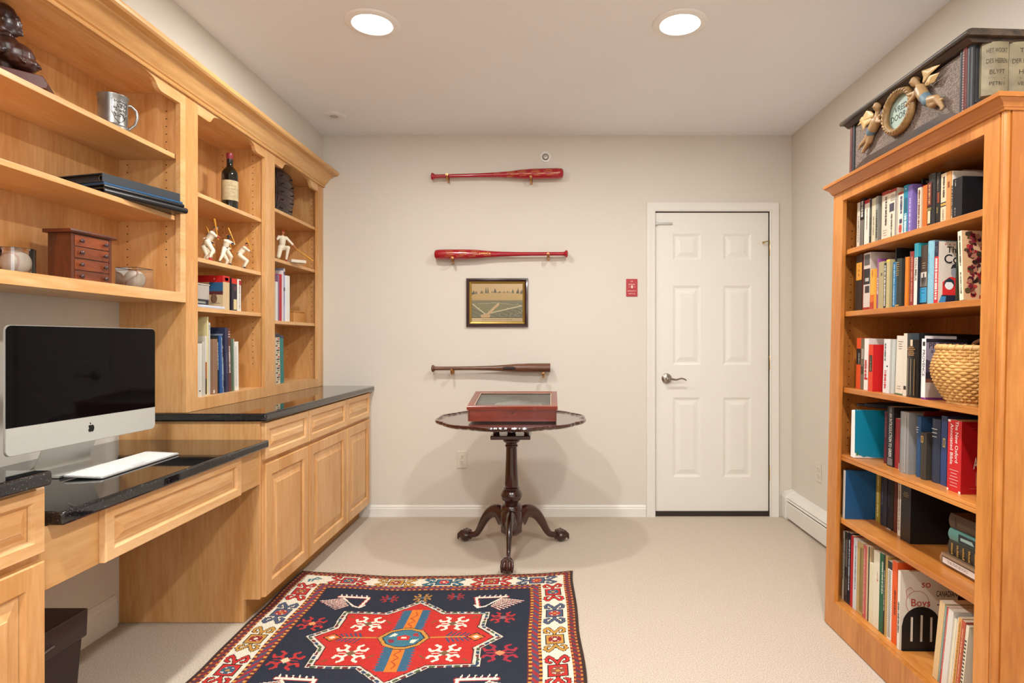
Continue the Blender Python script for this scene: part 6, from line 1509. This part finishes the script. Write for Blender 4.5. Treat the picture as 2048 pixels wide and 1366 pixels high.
wc = fp(1804, 223); a_u = abs(fp(1777, 223)[1]-fp(1831, 223)[1])/2; a_z = abs(fp(1804, 184)[2]-fp(1804, 262)[2])/2
b = MB(); b.tube([(-.006, wc[1]+a_u*math.cos(a), wc[2]+a_z*math.sin(a)) for a in [2*PI*i/48 for i in range(48)]], .0125, 10, closed=True)
o = b.build('wreath', WREATH, cb, smooth=60)
b = MB()
for i in range(30):
    a = 2*PI*i/30; c = Vector((-.0175, wc[1]+a_u*math.cos(a), wc[2]+a_z*math.sin(a))); tn = Vector((0, -math.sin(a)*a_u, math.cos(a)*a_z)).normalized(); sd = Vector((0, math.cos(a), math.sin(a)))
    b.tube([c-tn*.010-sd*.005, c, c+tn*.009+sd*.006], [.002, .0060, .0015], 6)
b.build('laurel_leaf_band', WREATH, o, smooth=60)
b = MB(); b.add([(.0055, wc[1]+(a_u-.006)*math.cos(a), wc[2]+(a_z-.006)*math.sin(a)) for a in [2*PI*i/40 for i in range(40)]], [tuple(range(40))]); b.v = [(.0050, y, z) for x, y, z in b.v]
b.build('oval_plaque', mat('a3b5a8', .5, amount=.15, scale=40), cb, fix=False)
b = MB(); add_text(b, 'VREDE', .030, (.0046, wc[1]-.002, wc[2]+.016), (0, -1, 0), (0, 0, 1), bold=.012); add_text(b, 'DOOR HE', .030, (.0046, wc[1]-.002, wc[2]-.012), (0, -1, 0), (0, 0, 1), bold=.012, maxw=2*a_u-.02)
b.build('painted_words', mat('28302c', .6), cb, fix=False)
def cherub(label, pts, wings, fl):
    g = {k: Vector(fp(*v)) for k, v in pts.items()}
    P = []
    def C_(a, c, r0, r1, tg=0): P.append(('c', tuple(g[a] if isinstance(a, str) else a), tuple(g[c] if isinstance(c, str) else c), r0, r1, tg))
    o_ = Vector((-.010, 0, 0))
    P.append(('s', tuple(g['head']+o_*1.2), (.014, .014, .017), 0)); P.append(('s', tuple(g['head']+Vector((-.006, 0, .006))), (.015, .0155, .013), 1)); P.append(('s', tuple(g['head']+Vector((-.027, 0, -.003))), (.004, .003, .004), 0))
    C_(g['head']+o_*.6, g['chest']+o_*.6, .008, .010); C_(g['chest']+o_*.5, g['belly']+o_*.6, .020, .019); C_(g['belly']+o_*.5, g['hip']+o_*.5, .018, .018, 2)
    C_(g['hip']+o_*.5, g['knee1']+o_*.6, .015, .011); C_(g['knee1']+o_*.6, g['foot1']+o_*.3, .011, .006); C_(g['hip']+o_*.3, g['knee2']+o_*.2, .015, .011); C_(g['knee2']+o_*.2, g['foot2']+o_*.3, .011, .006)
    C_(g['foot1']+o_*.3, g['foot1']+o_*.6+Vector((0, 0, -.008)), .006, .004); C_(g['foot2']+o_*.3, g['foot2']+o_*.6+Vector((0, -.008, -.002)), .006, .004)
    C_(g['chest']+o_*.9, g['hand1']+o_*1.2, .009, .006); C_(g['chest']+o_*.3, g['hand2']+o_*1.0, .009, .006)
    t = mesh_obj('cherub', blob(P, .0030, 1, [FLESH, mat('6b4a2a', .5), BLUE]), cb); t['label'] = label
    b = MB()
    for w_ in wings:
        q = [Vector(fp(*p)) for p in w_]
        root, tip, mid = q[0], q[1], q[2]
        n_f = 7
        for k in range(n_f):
            f_ = k/(n_f-1); s0 = root.lerp(mid, .15+.3*f_); e0 = tip.lerp(mid, f_*.95)
            b.tube([s0+Vector((-.004, 0, 0)), s0.lerp(e0, .5)+Vector((-.012, 0, .003)), e0+Vector((-.006, 0, 0))], [.006, .0085, .0012], 8, flat=.55)
    b.build('wing', WING, t, smooth=60)
cherub('cherub right of the wreath', dict(head=(1843, 164), chest=(1852, 180), belly=(1858, 192), hip=(1866, 202), knee1=(1884, 196), foot1=(1894, 214), knee2=(1874, 210), foot2=(1893, 199), hand1=(1827, 211), hand2=(1830, 191)),
       [((1856, 168), (1891, 130), (1862, 136)), ((1858, 170), (1890, 146), (1880, 164))], 0)
cherub('cherub left of the wreath', dict(head=(1767, 213), chest=(1762, 243), belly=(1756, 256), hip=(1751, 264), knee1=(1744, 276), foot1=(1727, 294), knee2=(1747, 282), foot2=(1733, 304), hand1=(1774, 243), hand2=(1772, 231)),
       [((1759, 232), (1725, 250), (1742, 222)), ((1757, 238), (1735, 262), (1728, 240))], 0)
# open carved book on the near end
bkz0, bkz1 = .062, .216
b = MB(); n = 14
def pagex(q): return -.030-.010*math.sin(PI*min(q*1.1, 1))
for (xa, xb, sgn) in ((.030, .098, 1), (.104, .190, -1)):
    vs = []; fs = []
    for i in range(n+1):
        q = i/n; x = xa+(xb-xa)*q; o_ = -.030-.012*math.sin(PI*(q if sgn > 0 else q))
        if sgn > 0: o_ = -.018-.020*math.sin(PI/2*min(q*1.5, 1))*(1-.25*q)
        else: o_ = -.022-.016*math.sin(PI*min(1, q*.8+.1))
        vs += [(x, o_, bkz0-.006*q*0), (x, o_, bkz1), (x, 0.004, bkz0-.010), (x, .004, bkz1)]
    for i in range(n):
        k = 4*i; fs += [(k, k+4, k+5, k+1), (k+1, k+5, k+7, k+3), (k, k+2, k+6, k+4)]
    fs += [(0, 1, 3, 2), (4*n, 4*n+2, 4*n+3, 4*n+1)]
    b.add(vs, fs)
bo = b.build('open_book_carving', mat('93876a', .6, amount=.4, scale=25), cb, smooth=45)
b = MB(); b.box(.020, .200, -.010, .0, bkz0-.016, bkz1+.004); b.build('carved_cover', OLDK, bo, bevel=.002)
b = MB()
def onpage(k0):
    for k in range(k0, len(b.v)):
        x, y, z = b.v[k]
        if x < .101: q = (x-.030)/.068; o_ = -.018-.020*math.sin(PI/2*min(max(q, 0)*1.5, 1))*(1-.25*q)
        else: q = (x-.104)/.086; o_ = -.022-.016*math.sin(PI*min(1, max(q, 0)*.8+.1))
        b.v[k] = (x, o_-.0006, z)
for i, (s, z_) in enumerate((('HET WOORT', .190), ('DES HEEREN', .160), ('BLYFT', .128), ('PETRI I', .094))): add_text(b, s, .019 if i < 3 else .015, (.066, -.0405, z_), (1, 0, 0), (0, 0, 1), maxw=.054 if i < 2 else .04)
for i, (s, z_) in enumerate((('TOT', .190), ('DER EEUWIG', .160), ('HEID', .128), ('VERS 25', .094))): add_text(b, s, .019 if i < 3 else .015, (.147, -.0405, z_), (1, 0, 0), (0, 0, 1), maxw=.072 if i in (1,) else .045)
b.add([(.055, -.0405, .110), (.088, -.0405, .110), (.088, -.0405, .1112), (.055, -.0405, .1112)], [(0, 1, 2, 3)]); b.add([(.13, -.0405, .110), (.165, -.0405, .110), (.165, -.0405, .1112), (.13, -.0405, .1112)], [(0, 1, 2, 3)])
onpage(0)
b.build('carved_words', mat('3c342a', .8), bo, fix=False)
# ------------------------------------------------------------------ the rug
RX0, RW, RY0, RL = -1.264, 1.382, .80, 2.235
cv = Canvas(RW, RL, 330, 500, '1d2436')     # y measured from the near edge
U, V = cv.X, RL-cv.Y                        # V: distance from the far edge
oo, cc, ii = .048, .105, .056
sx_ = np.minimum(U, RW-U); sy_ = np.minimum(V, RL-V)*1.13
Q = np.minimum(sx_, sy_); side = sx_ < sy_; AL = np.where(side, V, U)
def tick(mask, per, c1, c2, ph=0): k = (np.floor((AL+ph)/per) % 2) == 0; cv.put(mask & k, c1); cv.put(mask & ~k, c2)
RED, DKR, NAVY, CREAM, GOLDR, BLUER, ORG = 'c22a22', '8c1f20', '1d2436', 'eadfca', 'c48f3c', '2f6c84', 'd8702a'
cv.put(Q < .014, '38241f'); tick((Q >= .014) & (Q < .021), .013, 'c8803c', '6a2320')
m = (Q >= .021) & (Q < .037); k_ = (np.floor((AL+Q*1.0)/.017) % 2) == 0; cv.put(m & k_, '8e2426'); cv.put(m & ~k_, '4a3440')
tick((Q >= .037) & (Q < .045), .012, 'd0883c', '7a2320'); cv.put((Q >= .045) & (Q < oo), '2a1e22')
cv.put((Q >= oo) & (Q < oo+cc), CREAM)
e = oo+cc
cv.put((Q >= e) & (Q < e+.003), '2a2026'); tick((Q >= e+.003) & (Q < e+.013), .013, 'd8943e', '5a2226')
m = (Q >= e+.013) & (Q < e+.040); k_ = (np.floor((AL+Q*1.4)/.024) % 2) == 0; cv.put(m & k_, 'a02a30'); cv.put(m & ~k_, '4c4a66')
tick((Q >= e+.040) & (Q < e+.051), .013, 'd8943e', '5a2226'); cv.put((Q >= e+.051) & (Q < e+ii), '6a2226')
def T(cx, cv_, rot, k=1.0):
    ca, sa = math.cos(rot), math.sin(rot)
    return lambda a, b: (cx+(a*ca-b*sa)*k, RL-(cv_)+(a*sa+b*ca)*k)
def P_(f, pts): return [f(a, b) for a, b in pts]
def gul(cx, v, rot, col, c2, c3):
    f = T(cx, v, rot)
    for w_, c in ((.017, '2a1e22'), (.011, col)):
        for s in (-1, 1):
            cv.line(P_(f, [(s*.02, 0), (s*.055, 0)]), w_, c)
            for q in (-1, 1): cv.line(P_(f, [(s*.048, 0), (s*.070, q*.012), (s*.092, q*.028), (s*.076, q*.040), (s*.058, q*.038), (s*.052, q*.026)]), w_, c)
    cv.poly(P_(f, [(-.038, -.036), (.038, -.036), (.038, .036), (-.038, .036)]), '2a1e22'); cv.poly(P_(f, [(-.034, -.032), (.034, -.032), (.034, .032), (-.034, .032)]), col)
    cv.poly(P_(f, [(-.024, -.012), (-.012, -.024), (.012, -.024), (.024, -.012), (.024, .012), (.012, .024), (-.012, .024), (-.024, .012)]), c2)
    cv.poly(P_(f, [(-.010, 0), (0, -.010), (.010, 0), (0, .010)]), c3)
    for s in (-1, 1):
        for q in (-1, 1): cv.poly(P_(f, [(s*.012, q*.010), (s*.020, q*.008), (s*.012, q*.020)]), CREAM)
cyc = [(RED, '3d5a70', GOLDR), (GOLDR, DKR, CREAM), (BLUER, RED, CREAM), (RED, '8e4a3a', GOLDR), ('4e5a74', 'b03a2c', GOLDR)]
yb = (oo+cc/2)/1.13; xb = oo+cc/2
gul(xb+.012, yb, 0, '3a7280', CREAM, RED) if False else None
for i, x in enumerate((.285, .522, .755, .985, 1.205)): gul(x, yb, 0, *cyc[i]); gul(x, RL-yb, 0, *cyc[(i+2) % 5])
f = T(.105, yb, .7)
for s in (-1, 1): cv.line(P_(f, [(0, 0), (s*.02, .01), (s*.03, -.014)]), .010, '3f7884'); cv.line(P_(f, [(0, 0), (s*.016, -.016)]), .010, '3f7884')
vs_ = [.237+.2215*i for i in range(9)]
for i, v in enumerate(vs_):
    if v > RL-.2: continue
    gul(RW-xb, v, PI/2, *[cyc[0], cyc[4], cyc[1], cyc[3], cyc[2]][i % 5]); gul(xb, v+.0, PI/2, *[cyc[3], cyc[4], cyc[1], cyc[0], cyc[2]][i % 5])
def flower(cx, v, k, col, c2, rot=0):
    f = T(cx, v, rot, k)
    for s in (-1, 1):
        for q in (-1, 1):
            cv.line(P_(f, [(0, 0), (s*.022, q*.020), (s*.044, q*.014), (s*.050, q*.028)]), .0105*k, col); cv.line(P_(f, [(s*.022, q*.020), (s*.016, q*.040), (s*.030, q*.050)]), .0105*k, col)
        cv.line(P_(f, [(s*.016, 0), (s*.038, 0)]), .007*k, col)
    cv.poly(P_(f, [(-.017, 0), (0, -.017), (.017, 0), (0, .017)]), c2)
def medallion(cx, v):
    f = T(cx, v, 0)
    h = [(0, .335), (.125, .215), (.305, .215), (.300, .085), (.378, 0), (.300, -.085), (.305, -.215), (.125, -.215), (0, -.335)]
    star = h+[(-x, y) for x, y in h[-2:0:-1]]
    # serrated white border
    cv.poly(P_(f, [(x*1.055, y*1.055) for x, y in star]), '2a2024'); cv.poly(P_(f, [(x*1.04, y*1.04) for x, y in star]), 'ddd3c2')
    n = len(star)
    for i in range(n):
        a, b_ = star[i], star[(i+1) % n]; L = math.hypot(a[0]-b_[0], a[1]-b_[1]); m = max(int(L/.026), 1)
        for j in range(m):
            t0, t1 = (j+.15)/m, (j+.60)/m
            cv.line(P_(f, [((a[0]+(b_[0]-a[0])*t)*1.005, (a[1]+(b_[1]-a[1])*t)*1.005) for t in (t0, t1)]), .012, ['2f4560', '6b2a30', '4a5a3c'][(i+j) % 3])
    cv.poly(P_(f, [(x*.965, y*.965) for x, y in star]), 'd8c8b4'); cv.poly(P_(f, [(x*.95, y*.95) for x, y in star]), '3a1c20'); cv.poly(P_(f, [(x*.935, y*.935) for x, y in star]), RED)
    # upright bar with serrated blue sides
    for s in (-1, 1):
        pts = [(s*.022, s2) for s2 in (.05, .24)]; saw = []
        for q in (-1, 1):
            saw = [(s*.022, q*.07)]
            for j in range(9): y = q*(.07+j*.019); saw += [(s*.052, y), (s*.066, y+q*.0095)]
            saw += [(s*.050, q*.245), (s*.022, q*.245)]; cv.poly(P_(f, saw), '35627e')
    for q in (-1, 1):
        cv.poly(P_(f, [(-.022, q*.06), (.022, q*.06), (.022, q*.25), (-.022, q*.25)]), 'df7a26'); cv.line(P_(f, [(0, q*.08), (.010, q*.10), (-.010, q*.125), (.010, q*.15), (-.010, q*.175), (.010, q*.20), (0, q*.23)]), .006, 'b8481e')
    for s in (-1, 1):
        cv.line(P_(f, [(s*.10, 0), (s*.24, 0)]), .007, 'c08a3c')
        cv.poly(P_(f, [(s*.245, 0), (s*.285, .034), (s*.325, 0), (s*.285, -.034)]), '2a2024'); cv.poly(P_(f, [(s*.252, 0), (s*.285, .027), (s*.318, 0), (s*.285, -.027)]), 'd9742c'); cv.poly(P_(f, [(s*.27, 0), (s*.285, .012), (s*.30, 0), (s*.285, -.012)]), CREAM)
        for j in range(5):
            for q in (-1, 1): cv.line(P_(f, [(s*(.17+j*.018), q*.008), (s*(.185+j*.018), q*(.040-.003*j))]), .007, '3a4a68')
    hexa = [(-.105, 0), (-.07, .062), (-.02, .088), (.02, .088), (.07, .062), (.105, 0), (.07, -.062), (.02, -.088), (-.02, -.088), (-.07, -.062)]
    cv.poly(P_(f, hexa), '3a2420'); cv.poly(P_(f, [(x*.96, y*.96) for x, y in hexa]), 'c98f3e'); cv.poly(P_(f, [(x*.82, y*.82) for x, y in hexa]), '2a2430'); cv.poly(P_(f, [(x*.76, y*.76) for x, y in hexa]), '3b7488')
    cv.poly(P_(f, [(-.022, -.016), (.022, -.016), (.026, .012), (0, .026), (-.026, .012)]), RED)
    for s, q, c in ((1, 1, 'a83038'), (-1, 1, CREAM), (1, -1, CREAM), (-1, -1, '8c2a3c')): cv.poly(P_(f, [(s*.035, q*.014), (s*.060, q*.010), (s*.046, q*.042), (s*.030, q*.036)]), c)
    cv.poly(P_(f, [(-.010, -.004), (.010, -.004), (.010, .008), (-.010, .008)]), CREAM)
    for s in (-1, 1):
        for q in (-1, 1): flower(cx+s*.175, v-q*.118, 1.15, 'f0e6d2', '7a5a3c')
    for s, q in ((1, 1), (-1, 1), (1, -1), (-1, -1)):
        cv.line(P_(f, [(s*.085, q*.13), (s*.105, q*.15)]), .006, '6a5a30'); cv.line(P_(f, [(s*.25, q*.165), (s*.268, q*.18)]), .006, '6a5a30')
def bird(cx, v, s, q=1):
    f = lambda a, b: (cx+a*s, RL-v+b*q)
    # bracket with teeth
    br = [(-.06, .040), (.075, .040), (.055, -.055), (.015, -.060)]
    for w_, c in ((.022, 'a83030'), (.012, 'efe2d0')): cv.line(P_(f, [(-.06, .044), (.080, .044), (.065, -.05)]), w_, c)
    for j in range(6): cv.line(P_(f, [(-.05+j*.024, .050), (-.056+j*.024, .068)]), .006, 'efe2d0')
    cv.line(P_(f, [(.03, -.045), (.065, -.060), (.082, -.035)]), .010, 'efe2d0')
    for j in range(8):
        cv.line(P_(f, [(-.035+j*.006, .028-j*.010), (-.135+j*.014, -.006-j*.011)]), .0060, 'f0d8c8'); cv.line(P_(f, [(-.035+j*.006, .023-j*.010), (-.135+j*.014, -.011-j*.011)]), .0030, 'a03030')
    cv.line(P_(f, [(-.035, .032), (.030, -.042)]), .008, 'efe2d0')
CU = .684
for v in (.640, 1.595):
    medallion(CU, v)
    for (du, dv, k, c, c2) in ((-.41, -.105, 1.0, 'b82e2e', 'e8a060'), (-.40, .185, 1.15, 'b82e2e', 'e8c8a0'), (.378, -.168, .95, 'b82e2e', '8c6a70'), (.385, .125, 1.25, 'a8283a', 'e89060'), (-.15, -.371, .72, 'a8282c', '3a5a78'), (0, -.379, .75, 'c08a3c', '3a5a78'), (.15, -.385, .72, 'a8282c', '3a5a78')):
        flower(CU+du, v+dv, k, c, c2)
    for s in (-1, 1):
        bird(CU+s*.325, v-.325, -s if False else (1 if s < 0 else -1)); bird(CU+s*.325, v+.345, 1 if s < 0 else -1)
# slight unevenness of dye and wear
rng = np.random.default_rng(5); cv.a *= (0.86+.22*rng.random(cv.a.shape[:2]))[..., None]
for j in range(0, 500, 1): cv.a[j] *= .95+.08*rng.random()
def far_edge(x): q = (x-RW*.5)/(RW*.5); return 3.003+.066*q*q-RY0+.004*np.sin(x*9)
def rug_map(gx, gy):
    Y = RY0+gy/RL*far_edge(gx); X = RX0+gx+.006*np.sin(gy*5+1)+.004*np.sin(gy*11)
    z = .0085+.0012*np.sin(gx*17+gy*7)+.0012*np.sin(gy*23-gx*5); z = z-.004*(gy > RL-.004)
    return np.stack([X-RX0, Y-RY0, z], 1)
rg = thing('rug', 'oriental wool rug with a navy field, red star medallion and cream hooked border', 'rug', (RX0, RY0, 0))
cv.build('pile', attr_mat('wool_pile', .95, bump=.6, bscale=330), rug_map, rg)
b = MB(); n = 60
pts = [(x, 0) for x in np.linspace(0, RW, 40)]; edge = []
gx = np.concatenate([np.linspace(0, RW, 80), np.full(120, RW), np.linspace(RW, 0, 80), np.zeros(120)]); gy = np.concatenate([np.zeros(80), np.linspace(0, RL, 120), np.full(80, RL), np.linspace(RL, 0, 120)])
co = rug_map(gx, gy); m = len(co); vs = [tuple(c) for c in co]+[(c[0], c[1], .0008) for c in co]
b.add(vs, [(i, (i+1) % m, m+(i+1) % m, m+i) for i in range(m)]); b.build('bound_edge', mat('4a2c26', .9, amount=.3, scale=90), rg)
b = MB(); rn = random.Random(21)
for i in range(330):
    gxv = RW*(i+rn.random())/330; p = rug_map(np.array([gxv]), np.array([RL]))[0]; L = rn.uniform(.008, .030); dx = rn.uniform(-.012, .012)
    if abs(gxv-1.044) < .05: continue
    b.tube([(p[0], p[1]-.002, .005), (p[0]+dx*.4, p[1]+L*.5, .006+rn.random()*.004), (p[0]+dx, p[1]+L, .002+rn.random()*.003)], [.0016, .0013, .0006], 4)
o = b.build('fringe', mat('cfc2a8', .9), rg); o['kind'] = 'stuff'
